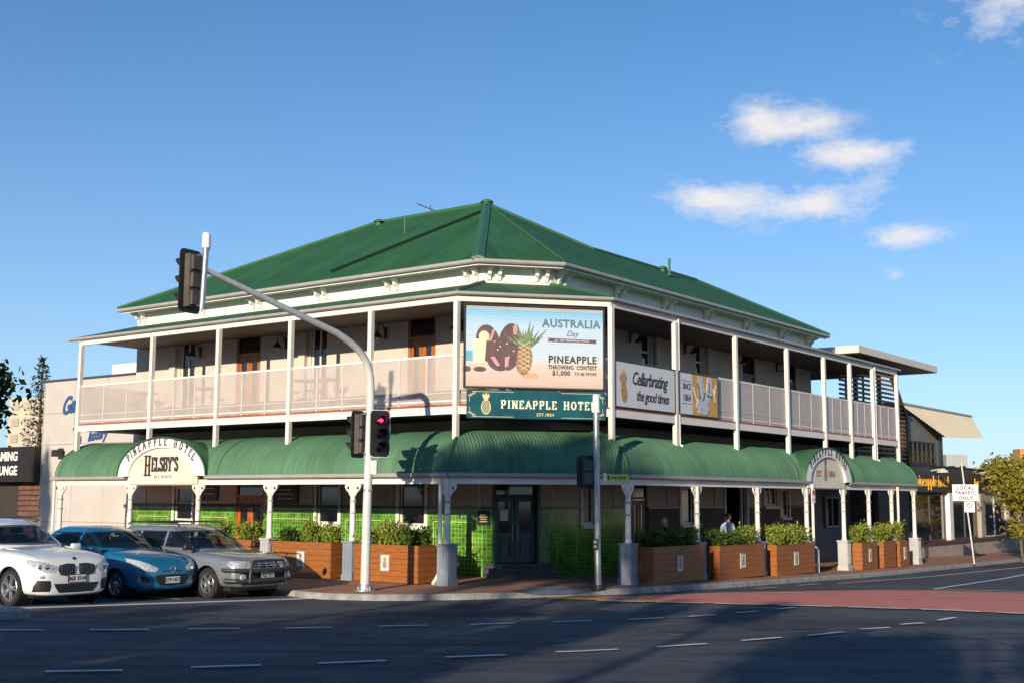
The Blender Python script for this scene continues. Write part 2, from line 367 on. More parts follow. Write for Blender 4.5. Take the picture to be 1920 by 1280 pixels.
def slab_text(mb, txt, M, h, wt=.16, wx=1.0, gap=.16, thick=.008, arc=None):
    # slab-serif capitals; M(x, y, d) maps lettering space to the world; returns the run's width
    tot = sum(GL[c][0]*wx*h for c in txt) + gap*h*(len(txt)-1)
    x = -tot/2; dep = 0
    for c in txt:
        adv, lines = GL[c]; w = adv*wx*h
        def P(px, py, d, x=x, w=w):
            if arc is None: return M(x+px, py, d)
            cx, cy, ra, rb, a0, a1 = arc                # lettering bent along an ellipse
            u = (x+w/2+tot/2)/tot; a = a0+(a1-a0)*u
            bx, by = cx+ra*math.sin(a), cy+rb*math.cos(a)
            na = math.atan2(rb*math.sin(a), ra*math.cos(a)) if False else math.atan2(math.sin(a)/ra, math.cos(a)/rb)
            lx = px-w/2; return M(bx+lx*math.cos(na)+py*math.sin(na), by-lx*math.sin(na)+py*math.cos(na), d)
        for ln in lines:
            pts = [(a*wx*h, b*h) for a, b in ln]
            segs = list(zip(pts[:-1], pts[1:]))
            for k, (p, q) in enumerate(segs):
                dx, dy = q[0]-p[0], q[1]-p[1]; l = math.hypot(dx, dy) or 1
                vert = abs(dy) > abs(dx)*.6
                hw = h*wt*(.5 if vert else .34); ux, uy = dx/l, dy/l; nx, ny = -uy*hw, ux*hw; e = hw*.5
                a = (p[0]-ux*e, p[1]-uy*e); b_ = (q[0]+ux*e, q[1]+uy*e); dep += 1; d1 = thick+(dep % 5)*.0004
                mb.hexa([P(a[0]+nx, a[1]+ny, 0), P(b_[0]+nx, b_[1]+ny, 0), P(b_[0]-nx, b_[1]-ny, 0), P(a[0]-nx, a[1]-ny, 0),
                         P(a[0]+nx, a[1]+ny, d1), P(b_[0]+nx, b_[1]+ny, d1), P(b_[0]-nx, b_[1]-ny, d1), P(a[0]-nx, a[1]-ny, d1)])
            if c not in SERIF_SKIP and len(ln) <= 3:
                for (ex, ey), (ox, oy) in ((ln[0], ln[1]), (ln[-1], ln[-2])):
                    if ey in (0, 1) and abs(oy-ey) > .25:
                        X, Y = ex*wx*h, ey*h; hw = h*wt*.95; t = h*.045; dep += 1; d1 = thick+.002+(dep % 5)*.0004
                        y0, y1 = (Y-t*.6, Y+t) if ey == 0 else (Y-t, Y+t*.6)
                        mb.hexa([P(X-hw, y0, 0), P(X+hw, y0, 0), P(X+hw, y1, 0), P(X-hw, y1, 0), P(X-hw, y0, d1), P(X+hw, y0, d1), P(X+hw, y1, d1), P(X-hw, y1, d1)])
        x += w+gap*h
    return tot
def font_text(mb, txt, M, h, shear=0.0, wx=1.0, space=1.0, thick=.006, align='CENTER', bold=0.0):
    # built-in outline font turned into solid letters
    cu = bpy.data.curves.new('t', 'FONT'); cu.body = txt; cu.size = 1; cu.align_x = align; cu.shear = shear; cu.space_character = space
    cu.offset = bold; cu.extrude = .5; cu.resolution_u = 3
    o = bpy.data.objects.new('t', cu); COL.objects.link(o)
    me = bpy.data.meshes.new_from_object(o.evaluated_get(bpy.context.evaluated_depsgraph_get()))
    k = h/.72; i = len(mb.v)
    for v in me.vertices: mb.v.append(Vector(M(v.co.x*k*wx, v.co.y*k, (v.co.z+.5)*thick)))
    for p in me.polygons: mb.f.append(tuple(i+j for j in p.vertices)); mb.m.append(mb.mi)
    bpy.data.objects.remove(o); bpy.data.curves.remove(cu); bpy.data.meshes.remove(me)
def onA(t0, n, z0): return lambda x, y, d: FA(t0-x, n+d, z0+y)
def onB(t0, n, z0): return lambda x, y, d: FB(t0+x, n+d, z0+y)
def onC(s0, n, z0): return lambda x, y, d: FC(s0+x, n+d, z0+y)
# ------------------------------------------------------------------ ground, road, footpath, markings
def asphalt():
    m = mat('worn_asphalt', (.062, .062, .064), .82, var=.0, spec=.35); N, L, b = add_nodes(m)
    tc = N.new('ShaderNodeTexCoord'); v = tc.outputs['Object']
    n1 = N.new('ShaderNodeTexNoise'); n1.inputs['Scale'].default_value = .35; n1.inputs['Detail'].default_value = 8; n1.inputs['Roughness'].default_value = .65
    mp = N.new('ShaderNodeMapping'); mp.inputs['Rotation'].default_value = (0, 0, R(12)); mp.inputs['Scale'].default_value = (.12, 1.6, 1); L.new(v, mp.inputs[0])
    n2 = N.new('ShaderNodeTexNoise'); n2.inputs['Scale'].default_value = 1.1; n2.inputs['Detail'].default_value = 6; L.new(mp.outputs[0], n2.inputs['Vector']); L.new(v, n1.inputs['Vector'])
    n3 = N.new('ShaderNodeTexNoise'); n3.inputs['Scale'].default_value = 90; n3.inputs['Detail'].default_value = 3; L.new(v, n3.inputs['Vector'])
    def mr(s, a, c, lo=.25, hi=.75):
        q = N.new('ShaderNodeMapRange'); q.inputs['From Min'].default_value = lo; q.inputs['From Max'].default_value = hi; q.inputs['To Min'].default_value = a; q.inputs['To Max'].default_value = c; L.new(s, q.inputs['Value']); return q.outputs[0]
    def mul(a, c):
        q = N.new('ShaderNodeMath'); q.operation = 'MULTIPLY'; L.new(a, q.inputs[0]); L.new(c, q.inputs[1]); return q.outputs[0]
    f = mul(mul(mr(n1.outputs['Fac'], .45, 1.5), mr(n2.outputs['Fac'], .38, 1.5)), mr(n3.outputs['Fac'], .7, 1.35))
    # sealed cracks
    vo = N.new('ShaderNodeTexVoronoi'); vo.feature = 'DISTANCE_TO_EDGE'; vo.inputs['Scale'].default_value = .17
    nw = N.new('ShaderNodeTexNoise'); nw.inputs['Scale'].default_value = 1.3; nw.inputs['Detail'].default_value = 4; L.new(v, nw.inputs['Vector'])
    va = N.new('ShaderNodeVectorMath'); va.operation = 'MULTIPLY_ADD'; va.inputs[1].default_value = (1.2, 1.2, 0); L.new(nw.outputs['Color'], va.inputs[0]); L.new(v, va.inputs[2]); L.new(va.outputs[0], vo.inputs['Vector'])
    f = mul(f, mr(vo.outputs['Distance'], .35, 1.0, 0, .008))
    hv = N.new('ShaderNodeHueSaturation'); hv.inputs['Color'].default_value = (.070, .076, .086, 1); L.new(f, hv.inputs['Value']); L.new(hv.outputs[0], b.inputs['Base Color'])
    bp = N.new('ShaderNodeBump'); bp.inputs['Strength'].default_value = .35; bp.inputs['Distance'].default_value = .012; L.new(n3.outputs['Fac'], bp.inputs['Height']); L.new(bp.outputs[0], b.inputs['Normal'])
    return m
ASPHALT = asphalt()
def paint_material(name, col, wear=.45):
    m = mat(name, col, .7, var=0); N, L, b = add_nodes(m)
    tc = N.new('ShaderNodeTexCoord'); no = N.new('ShaderNodeTexNoise'); no.inputs['Scale'].default_value = 14; no.inputs['Detail'].default_value = 8; no.inputs['Roughness'].default_value = .7; L.new(tc.outputs['Object'], no.inputs['Vector'])
    rp = N.new('ShaderNodeValToRGB'); rp.color_ramp.elements[0].position = wear-.12; rp.color_ramp.elements[1].position = wear+.06
    rp.color_ramp.elements[0].color = (*(c*.35+.03 for c in col), 1); rp.color_ramp.elements[1].color = (*col, 1)
    L.new(no.outputs['Fac'], rp.inputs[0]); L.new(rp.outputs[0], b.inputs['Base Color']); return m
LINE = paint_material('white_road_paint', (.74, .73, .70), .42)
YLINE = paint_material('yellow_road_paint', (.72, .40, .06), .38)
REDLANE = mat('red_lane_surface', (.74, .24, .18), .8, var=.25, scale=1.5, bump=.3, bscale=90, col2=(.58, .17, .13))
EARTH = mat('far_ground', (.12, .12, .085), .95, var=.3, scale=.05)

# wide ground sheet out to the horizon
mb = MB()
xs = [-900, -300, -120, 120, 300, 900]; ys = [-300, -80, 300, 900, 2500]
for i in range(len(xs)-1):
    for j in range(len(ys)-1):
        mb.face((xs[i], ys[j], -1.0), (xs[i+1], ys[j], -1.0), (xs[i+1], ys[j+1], -1.0), (xs[i], ys[j+1], -1.0))
struct('ground', mb, EARTH)
# the carriageway follows the fall of the side street and its own crown
mb = MB(); G = {}
tb = [-70, -45, -30] + [-24+k*1.0 for k in range(25)] + [2*k for k in range(1, 21)] + [45, 60, 90, 140]
nb = [-90, -60, -40, -30] + [-24+k*1.0 for k in range(60)] + [40, 55, 80]
for i, a in enumerate(tb):
    for j, c in enumerate(nb):
        P = FB(a, c, 0); P.z = zroad(P); G[i, j] = len(mb.v); mb.v.append(P)
for i in range(len(tb)-1):
    for j in range(len(nb)-1):
        mb.f.append((G[i, j], G[i+1, j], G[i+1, j+1], G[i, j+1])); mb.m.append(0)
struct('road', mb, ASPHALT, smooth=True, fix=True, angle=60)

# kerb line: along the main street, round the corner, down the side street
def P2(p, dz=0): return Vector((p[0], p[1], dz))
KERB = [FA(60, 3.55, 0), FA(20, 3.55, 0), FA(6, 3.6, 0), FA(2.2, 3.75, 0), FA(1.2, 3.95, 0)]
arc_in = [Vector((-4.05, 26.6, 0)), Vector((-2.9, 26.3, 0)), Vector((-1.7, 26.45, 0)), Vector((-.5, 26.85, 0)), Vector((.6, 27.35, 0)), Vector((1.75, 27.9, 0)), Vector((2.9, 28.55, 0)), Vector((3.75, 29.25, 0))]
KERB += arc_in + [FB(.75, 1.93, 0), FB(3, 1.95, 0), FB(8, 1.95, 0), FB(13, 1.95, 0), FB(20, 1.95, 0), FB(30, 1.95, 0), FB(40, 1.95, 0), FB(90, 1.95, 0)]
# resample smoothly
def resample(pts, step):
    out = [pts[0]]
    for k in range(len(pts)-1):
        p0 = pts[max(k-1, 0)]; p1 = pts[k]; p2 = pts[k+1]; p3 = pts[min(k+2, len(pts)-1)]
        n = max(1, int((p2-p1).length/step))
        for q in range(1, n+1):
            t = q/n
            out.append(.5*((2*p1)+(p2-p0)*t+(2*p0-5*p1+4*p2-p3)*t*t+(3*p1-p0-3*p2+p3)*t**3) if (p2-p1).length < 6 else p1.lerp(p2, t))
    return out
KL = resample(KERB, .6)
def inward(k):
    d = (KL[min(k+1, len(KL)-1)]-KL[max(k-1, 0)]).normalized(); return Vector((-d.y, d.x, 0))
mbk = MB(); mbp = MB(); mbp.uv = []
inner = []
RAMP = lambda P: max(0, 1-abs((P-Vector((1.15, 27.65, 0))).length-0)/1.25)      # dropped kerb at the crossing
for k, P in enumerate(KL):
    d = inward(k); inner.append(P+d*.16)
rows = []
for k, P in enumerate(KL):
    d = inward(k); zt = zfoot(tBof(P)); zr = zroad(P); zt = zt-.10*min(1, 1.6*RAMP(P)); Q = inner[k]
    rows.append([Vector((P.x-d.x*.01, P.y-d.y*.01, zr-.06)), Vector((P.x, P.y, zt-.03)), Vector((P.x+d.x*.03, P.y+d.y*.03, zt)), Vector((Q.x, Q.y, zt+.001)), Vector((Q.x, Q.y, zr-.1))])
mbk.loft(rows, close=False)
struct('kerb', mbk, CONC, smooth=True, angle=30)
# footpath: strips from the kerb back to the walls (fan from the kerb to an inner line)
def back(k):
    P = KL[k]
    if tAof(P) > .8 and nAof(P) > 2: return FA(tAof(P), -3.2, 0)
    if tBof(P) > .3: return FB(tBof(P), -3.2, 0)
    return None
cin = FC(LC/2, -2.9, 0)
cols = []
bk = [back(k) for k in range(len(KL))]
for k in range(len(KL)):
    if bk[k] is None:
        a = max(i for i in range(k) if bk[i] is not None); c = min(i for i in range(k, len(KL)) if bk[i] is not None)
        f = (k-a)/(c-a); bk_k = bk[a].lerp(bk[c], f)
    else: bk_k = bk[k]
    col = []
    for q in range(7):
        X = (inner[k]+inward(k)*.001).lerp(bk_k, q/6); z = zfoot(tBof(X)); 
        if q < 2: z -= .10*min(1, 1.6*RAMP(KL[k]))*(1-q/2)
        X.z = z+.002; col.append(X)
    cols.append(col)
for k in range(len(cols)-1):
    for q in range(6):
        f = (cols[k][q], cols[k+1][q], cols[k+1][q+1], cols[k][q+1]); i = len(mbp.v); mbp.v += f; mbp.f.append((i, i+1, i+2, i+3)); mbp.m.append(0)
        mbp.uv.append([((p-Q5).dot(uA), (p-Q5).dot(nA)) for p in f])
struct('footpath', mbp, PAVERS, fix=True)
# poured concrete crossing ramp beside the signal post
mb = MB()
ra = [k for k in range(len(KL)) if RAMP(KL[k]) > .12]
ring = [Vector((*(inner[k]+inward(k)*.01).xy, 0)) for k in ra] + [Vector((*(inner[k]+inward(k)*(1.15 if ra[2] < k < ra[-3] else .95)).xy, 0)) for k in reversed(ra)]
for p in ring: pass
mid = len(ra)
for k in range(mid-1):
    a, b_, c, d = ring[k], ring[k+1], ring[2*mid-2-k], ring[2*mid-1-k]
    q = []
    for p, hi in ((a, 0), (b_, 0), (c, 1), (d, 1)):
        kk = min(range(len(KL)), key=lambda i: (KL[i]-Vector((p.x, p.y, 0))).length)
        q.append(Vector((p.x, p.y, zfoot(tBof(p))+.008-(0 if hi else .10*min(1, 1.6*RAMP(KL[kk]))))))
    mb.face(*q)
struct('crossing_ramp', mb, mat('pale_blue_grey_concrete', (.30, .30, .295), .85, var=.2, scale=4))
# concrete median nose at the left
mb = MB()
o = Vector((-8.5, 20.9, 0)); z0 = zroad(o)
md = -uA
out = []
for k in range(9):
    a = -math.pi/2+math.pi*k/8
    out.append(o + md*(.55*math.cos(a)) + nA*(.42*math.sin(a)))
out = [o+uA*14+nA*-.42] + out + [o+uA*14+nA*.42]
low = [Vector((p.x, p.y, z0-.05)) for p in out]; top = [Vector((p.x, p.y, z0+.12)) for p in [o+(q-o)*.93 if (q-o).length < 3 else q for q in out]]
mb.loft([low, top], caps=True)
struct('traffic_island', mb, CONC, smooth=False)

# painted markings, each a thin strip just above the asphalt
def strip(mb, pts, w, dz=.004):
    L_ = []; 
    for k, p in enumerate(pts):
        d = (pts[min(k+1, len(pts)-1)]-pts[max(k-1, 0)]).normalized(); n = Vector((-d.y, d.x, 0))*w/2
        r = []
        for q in (p+n, p-n): q = Vector((q.x, q.y, 0)); q.z = zroad(q)+dz; r.append(q)
        L_.append(r)
    for k in range(len(L_)-1): mb.face(L_[k][0], L_[k+1][0], L_[k+1][1], L_[k][1])
def seg(a, b, n=4): return [Vector((a[0]+(b[0]-a[0])*k/n, a[1]+(b[1]-a[1])*k/n, 0)) for k in range(n+1)]
ROWS = [[(-7.61, 18.69), (-6.98, 18.72), (-6.31, 18.79), (-5.44, 18.84), (-4.91, 19.08), (-4.17, 19.32), (-3.51, 19.5), (-2.81, 19.79), (-2.13, 20.12), (-1.36, 20.48), (-0.67, 20.78), (0.07, 21.25), (0.71, 21.37), (1.4, 21.52), (2.02, 21.64), (2.65, 21.86), (3.13, 22.06), (3.66, 22.38), (4.09, 22.72), (4.5, 22.95), (4.97, 23.44), (5.4, 23.8)],
        [(-5.3, 14.36), (-4.46, 14.48), (-3.75, 14.76), (-2.97, 14.97), (-2.31, 15.16), (-1.53, 15.43), (-0.82, 15.86), (-0.06, 16.25), (0.6, 16.72), (1.45, 16.98), (2.01, 17.21), (2.74, 17.53), (3.29, 17.89), (3.95, 18.26), (4.38, 18.47), (5.03, 18.95), (5.4, 19.34), (5.92, 19.6), (6.26, 20.1), (6.71, 20.37), (7.1, 20.8), (7.55, 21.3)],
        [(4.23, 28.15), (5.11, 28.05), (5.46, 28.17), (6.54, 28.1), (7.92, 27.61), (8.73, 27.11), (9.03, 26.9), (9.75, 25.96), (10.0, 25.74), (10.7, 25.0)],
        [(1.82, 26.31), (2.78, 25.82), (3.0, 25.65), (3.9, 25.2), (4.09, 25.08), (5.04, 24.55), (5.22, 24.43), (6.15, 23.89), (6.41, 23.74), (7.33, 23.1), (7.53, 22.95), (8.42, 22.41), (8.67, 22.3), (9.3, 21.95)],
        [(5.96, 30.35), (6.63, 31.1), (7.42, 32.21), (8.23, 33.23)]]
# red lane through the junction
FAR = [(.8, 27.06), (1.95, 27.35), (2.86, 27.66), (4.1, 28.12), (5.36, 28.5), (6.69, 28.92), (8.11, 29.35), (9.41, 29.45), (11.51, 28.2), (13.6, 26.7), (17.5, 23.2), (22, 18.5)]
NEAR = [(.8, 26.98), (1.95, 26.55), (2.9, 25.95), (3.72, 25.48), (4.7, 24.95), (5.64, 24.4), (6.5, 23.85), (7.36, 23.28), (9.06, 22.13), (11, 20.9), (14.6, 18.2), (18.6, 14.2)]
mb = MB(); mby = MB()
FAR = [tuple(p.xy) for p in resample([Vector((*p, 0)) for p in FAR], .45)]; NEAR_ = resample([Vector((*p, 0)) for p in NEAR], .3)
NEAR = [tuple(NEAR_[round(k*(len(NEAR_)-1)/(len(FAR)-1))].xy) for k in range(len(FAR))]
for k in range(len(FAR)-1):
    for s_ in range(14):
        quad = []
        for kk, ss in ((k, s_), (k+1, s_), (k+1, s_+1), (k, s_+1)):
            p = Vector((*FAR[kk], 0)).lerp(Vector((*NEAR[kk], 0)), ss/14); p.z = zroad(p)+.012; quad.append(p)
        mb.face(*quad)
struct('red_lane', mb, REDLANE, smooth=True)
for L_ in (FAR, NEAR):
    strip(mby, resample([Vector((*p, 0)) for p in L_], .5), .16, .018)
struct('yellow_edge_line', mby, YLINE)
for kk, row in enumerate(ROWS):
    for k in range(0, len(row)-1, 2):
        mb = MB(); strip(mb, seg(row[k], row[k+1]), .11 if kk != 3 else .16, .024); struct('lane_dash', mb, LINE)
# utility covers and old trench patches in the carriageway
for x, y, w_, h_, r_ in ((-3.6, 22.3, 2.6, .8, .35), (4.2, 20.6, 1.2, 2.2, .2), (-1.0, 17.9, 3.4, .7, .25), (1.2, 24.0, 1.1, .9, .5)):
    mb = MB(); c_, s_ = math.cos(r_), math.sin(r_); n_ = 6
    for i in range(n_):
        for j in range(3):
            q = []
            for a, b_ in ((i, j), (i+1, j), (i+1, j+1), (i, j+1)):
                u, v = (a/n_-.5)*w_, (b_/3-.5)*h_; p = Vector((x+u*c_-v*s_, y+u*s_+v*c_, 0)); p.z = zroad(p)+.006; q.append(p)
            mb.face(*q)
    struct('asphalt_patch', mb, mat('patched_asphalt', (.040, .043, .050), .75, var=.3, scale=4, bump=.3, bscale=80))
for x, y in ((-5.3, 21.2), (2.6, 19.4)):
    p = Vector((x, y, 0)); p.z = zroad(p); mb = MB(); mb.lathe(p, [(.33, -.02), (.33, .010), (.30, .014), (.29, .011), (.02, .012)], 24); struct('manhole_cover', mb, mat('cast_iron_cover', (.05, .048, .046), .6, var=.3, scale=20, bump=.5, bscale=60))
# stop line before the waiting cars, lane lines between them
mb = MB(); strip(mb, seg((-9.2, 22.5), (-4.25, 26.85), 10), .32, .006); struct('stop_line', mb, LINE)
for n_ in (6.3, 8.5):
    mb = MB(); strip(mb, [FA(2.2+k*1.5, n_, 0) for k in range(12)], .1, .006); struct('lane_line', mb, LINE)
for a, b_ in (((8.83, 33.76), (19.5, 47)), ((10.24, 30.26), (19, 44)), ((10.24, 30.26), (15, 26.2))):
    mb = MB(); strip(mb, seg(a, b_, 14), .13, .012); struct('painted_line', mb, LINE)
# ------------------------------------------------------------------ the corner hotel
hotel = thing('hotel', 'two-storey cream corner pub hotel with green roofs, verandah and bullnose street canopy', 'hotel', FC(LC/2, 0, 0))
TA = [15.35, 11.75, 8.75, 5.79, 2.84, 0.0]; TB = [0.0, 3.24, 6.87, 10.5, 13.48, 15.81, 18.03, 20.57]
CA = [15.27, 11.78, 8.74, 5.83, 2.83, -.22]; CB = [-.35, 3.12, 6.75, 10.31, 13.31, 15.59, 17.83, 20.21]
WD = -2.43                                       # wall plane behind the verandah posts
TL, TR = 15.8, 20.7
def rp(n, z, tl, tr): 
    a, b = cornAC(n), cornCB(n)
    return [FA(tl, n, z), Vector((a.x, a.y, z)), Vector((b.x, b.y, z)), FB(tr, n, z)]
def sweep(mb, prof, tl, tr, close=True):
    cols = [rp(n, z, tl, tr) for n, z in prof]
    rings = [[c[k] for c in cols] for k in range(4)]
    return mb.loft(rings, close=close, caps=close)
def sec(n0, n1, z0, z1): return [(n0, z0), (n1, z0), (n1, z1), (n0, z1)]
def uvface(mb, F, pts, du=0):                    # pts in (t, n, z) with uv = (t, height)
    P = [F(*p) for p in pts]; i = len(mb.v); mb.v += P; mb.f.append(tuple(range(i, i+len(P)))); mb.m.append(mb.mi)
    mb.uv.append([(p[0]+du, p[2]) for p in pts])
def wall(F, t0, t1, n, z0, z1, holes, m, name, depth=.14, bands=None):
    # a wall sheet with real openings and reveals
    mb = MB(); mb.uv = []
    ts = sorted({t0, t1, *[h[0] for h in holes], *[h[1] for h in holes]}); zs = sorted({z0, z1, *[h[2] for h in holes], *[h[3] for h in holes]})
    ts = [t for t in ts if t0-1e-6 <= t <= t1+1e-6]; zs = [z for z in zs if z0-1e-6 <= z <= z1+1e-6]
    for i in range(len(ts)-1):
        for j in range(len(zs)-1):
            cx, cz = (ts[i]+ts[i+1])/2, (zs[j]+zs[j+1])/2
            if any(h[0] < cx < h[1] and h[2] < cz < h[3] for h in holes): continue
            uvface(mb, F, [(ts[i], n, zs[j]), (ts[i+1], n, zs[j]), (ts[i+1], n, zs[j+1]), (ts[i], n, zs[j+1])])
    for a, b, c, d in holes:
        c = max(c, z0); d = min(d, z1)
        if d <= c: continue
        e = n-depth
        for q in ([(a, n, c), (a, e, c), (a, e, d), (a, n, d)], [(b, n, c), (b, n, d), (b, e, d), (b, e, c)], [(a, n, d), (a, e, d), (b, e, d), (b, n, d)], [(a, n, c), (b, n, c), (b, e, c), (a, e, c)]): uvface(mb, F, q)
    return mb.build(name, m, hotel, fix=False)
def window(F, a, b, c, d, n, fr=.07, sill=True, mull=(), rail=(), frm=None, parent=None, glass=None, name='window'):
    frm = frm or CREAM; parent = parent or hotel
    mb = MB(); e = n-.13
    for q in ((a, b, c, c+fr), (a, b, d-fr, d), (a, a+fr, c+fr, d-fr), (b-fr, b, c+fr, d-fr)): mb.box(F, q[0], q[1], e+.02, e+.085, q[2], q[3])
    for x in mull: mb.box(F, x-.03, x+.03, e+.022, e+.078, c+fr, d-fr)
    for z in rail: mb.box(F, a+fr, b-fr, e+.024, e+.076, z-.03, z+.03)
    w = mb.build(name, frm, parent)
    mb = MB(); mb.box(F, a+.02, b-.02, e+.035, e+.05, c+.02, d-.02); mb.build('pane', glass or GLASS, w)
    if sill:
        mb = MB(); mb.box(F, a-.08, b+.08, n-.1, n+.09, c-.09, c-.002); mb.build('sill', frm, w)
        mb = MB()
        for x0, x1, z0, z1 in ((a-.11, a-.003, c, d+.11), (b+.003, b+.11, c, d+.11), (a-.003, b+.003, d+.003, d+.11)): mb.box(F, x0, x1, n+.002, n+.03, z0, z1)
        mb.build('architrave', frm, w)
    return w
def french_door(F, a, b, c, d, ztr, n, wood, kick=None, parent=None):
    mb = MB(); e = n-.13; mid = (a+b)/2
    for q in ((a, a+.07, c, d), (b-.07, b, c, d), (a+.07, b-.07, d-.07, d), (a+.07, b-.07, ztr-.04, ztr+.04)): mb.box(F, q[0], q[1], e+.02, e+.1, q[2], q[3])
    dr = mb.build('door', wood, hotel)
    for x0, x1 in ((a+.075, mid-.006), (mid+.006, b-.075)):
        mb = MB()
        for q in ((x0, x0+.12, c+.02, ztr-.045), (x1-.12, x1, c+.02, ztr-.045), (x0+.12, x1-.12, ztr-.19, ztr-.045), (x0+.12, x1-.12, c+.02, c+.62)): mb.box(F, q[0], q[1], e+.03, e+.075, q[2], q[3])
        mb.build('leaf', wood, dr)
        mb = MB(); mb.box(F, x0+.11, x1-.11, e+.045, e+.055, c+.6, ztr-.17); mb.build('pane', GLASS, dr)
    mb = MB(); mb.box(F, a+.06, b-.06, e+.04, e+.055, ztr+.03, d-.06); mb.build('transom_light', GLASS, dr)
    return dr

# ---- ground floor walls: glazed tile dado, red cap, rendered wall above
ZT = 1.74; ZCEIL = 3.55; GB = -.9
cwA = tAof(cornAC(WD)); cwB = tBof(cornCB(WD)); sA = (cornAC(WD)-Q5).dot(cC); sB = (cornCB(WD)-Q5).dot(cC)
holesA = [(12.75, 13.62, 1.28, 2.36), (9.45, 10.72, .1, 2.62), (6.32, 7.18, 1.28, 2.48), (3.07, 3.99, 1.28, 2.48)]
holesB = [(2.45, 3.05, 1.32, 2.42), (5.1, 6.0, -.05, 2.62), (8.0, 8.8, 1.25, 2.42), (10.95, 12.6, -.3, 2.62), (14.0, 15.0, 1.8, 2.5), (15.35, 16.0, 1.4, 2.42)]
holesC = [(1.43, 2.64, .36, 2.62)]
for F, t0, t1, holes, tm, nm in ((FA, cwA, 15.8, holesA, TILES, 'A'), (FC, sA, sB, holesC, TILES, 'C'), (FB, cwB, 4.9, holesB, TILES, 'B'), (FB, 4.9, 18.2, holesB, DBRICK, 'B2')):
    hs = [h for h in holes if h[1] > t0 and h[0] < t1]
    wall(F, t0, t1, WD, GB, ZT, hs, tm, 'tiled_dado' if tm is TILES else 'brick_dado')
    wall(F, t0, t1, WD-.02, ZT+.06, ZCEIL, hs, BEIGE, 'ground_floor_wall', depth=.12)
    cut = [t0] + [x for h in hs if h[3] > ZT > h[2] for x in (h[0], h[1])] + [t1]
    mb = MB()
    for k in range(0, len(cut)-1, 2): mb.box(F, cut[k], cut[k+1], WD-.1, WD+.03, ZT+.002, ZT+.075)
    mb.build('dado_cap', DARKRED, hotel)
for a, b, c, d in (holesA[0], holesA[2], holesA[3]): window(FA, a, b, c, d, WD, mull=(), rail=((c+d)/2,) if a > 10 else ())
for a, b, c, d in (holesB[0], holesB[2], holesB[4], holesB[5]): window(FB, a, b, c, d, WD, mull=((a+b)/2,) if b-a > .9 else ())
french_door(FA, 9.45, 10.72, .1, 2.62, 2.05, WD, ORANGEWOOD)
french_door(FB, 5.1, 6.0, -.05, 2.62, 2.05, WD, DARKWOOD)
# open bar doorway on the side street: dark room behind
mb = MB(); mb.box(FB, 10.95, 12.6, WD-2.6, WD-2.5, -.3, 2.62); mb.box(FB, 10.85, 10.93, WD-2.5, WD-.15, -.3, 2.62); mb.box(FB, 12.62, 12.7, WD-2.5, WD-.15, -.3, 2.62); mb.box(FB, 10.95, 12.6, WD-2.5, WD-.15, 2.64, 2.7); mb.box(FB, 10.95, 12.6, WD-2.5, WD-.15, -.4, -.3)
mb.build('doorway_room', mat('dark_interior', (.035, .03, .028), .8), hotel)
mb = MB(); mb.box(FB, 10.9, 10.99, WD-.1, WD+.04, -.3, 2.62); mb.box(FB, 12.56, 12.65, WD-.1, WD+.04, -.3, 2.62); mb.box(FB, 10.99, 12.56, WD-.1, WD+.04, 2.54, 2.62); mb.box(FB, 12.2, 12.26, WD-.08, WD, -.3, 2.54)
mb.build('door_frame', CREAM, hotel)
# corner doors
def corner_doors():
    e = WD-.3; a, b, c, d = holesC[0]; mid = (a+b)/2
    mb = MB(); mb.box(FC, a, b, e-.05, e, c, d); mb.box(FC, a-.03, a+.05, e, WD+.03, c, d); mb.box(FC, b-.05, b+.03, e, WD+.03, c, d)
    dr = mb.build('door', GREENDOOR, hotel); dr['label'] = 'dark green double doors in the cut corner'
    for x0, x1 in ((a+.06, mid-.01), (mid+.01, b-.06)):
        mb = MB()
        for q in ((x0, x0+.1, c+.02, 2.08), (x1-.1, x1, c+.02, 2.08), (x0+.1, x1-.1, 1.95, 2.08), (x0+.1, x1-.1, 1.02, 1.14), (x0+.1, x1-.1, c+.02, c+.16)): mb.box(FC, q[0], q[1], e+.01, e+.06, q[2], q[3])
        mb.box(FC, x0+.16, x1-.16, e+.01, e+.045, c+.22, .96)
        mb.build('leaf', GREENDOOR, dr)
        mb = MB(); mb.box(FC, x0+.1, x1-.1, e+.012, e+.03, 1.14, 1.95); mb.build('pane', GLASS, dr)
        mb = MB(); mb.tube([FC(mid+(.07 if x0 > mid-.1 else -.07), e+.1, .95), FC(mid+(.07 if x0 > mid-.1 else -.07), e+.1, 1.35)], .014, 6); mb.build('handle', GALV, dr)
    mb = MB(); mb.box(FC, a+.06, b-.06, e+.012, e+.03, 2.14, 2.56); mb.build('transom_light', GLASS, dr)
    mb = MB(); mb.box(FC, a+.2, a+.42, e+.066, e+.075, 1.45, 1.75); mb.build('notice', WHITE, dr)
    for k in range(3):
        mb = MB(); mb.box(FC, a-.28-.0*k, b+.32, WD-.45+.002*k, WD+.62-.28*k, -.1+.0, .13+.115*k)
        mb.build('step', DBRICK if False else mat('dark_stone_steps', (.10, .095, .10), .7, var=.3, scale=6), hotel)
corner_doors()
# pale border lines set in the tiling
for F, t0, t1, holes in ((FA, cwA, 15.8, holesA), (FB, cwB, 4.9, holesB)):
    cut = [t0]+[x for h in sorted(holes) if h[0] < t1 for x in (h[0], h[1])]+[t1]
    for k in range(0, len(cut)-1, 2):
        a, b = cut[k]+.3, cut[k+1]-.3
        if b-a < .5: continue
        mb = MB(); mb.box(F, a, b, WD-.005, WD+.006, 1.40, 1.42); mb.box(F, a, a+.02, WD-.005, WD+.006, .3, 1.40); mb.box(F, b-.02, b, WD-.005, WD+.006, .3, 1.40); mb.build('tile_border', mat('yellow_border_tile', (.62, .58, .16), .3), hotel)
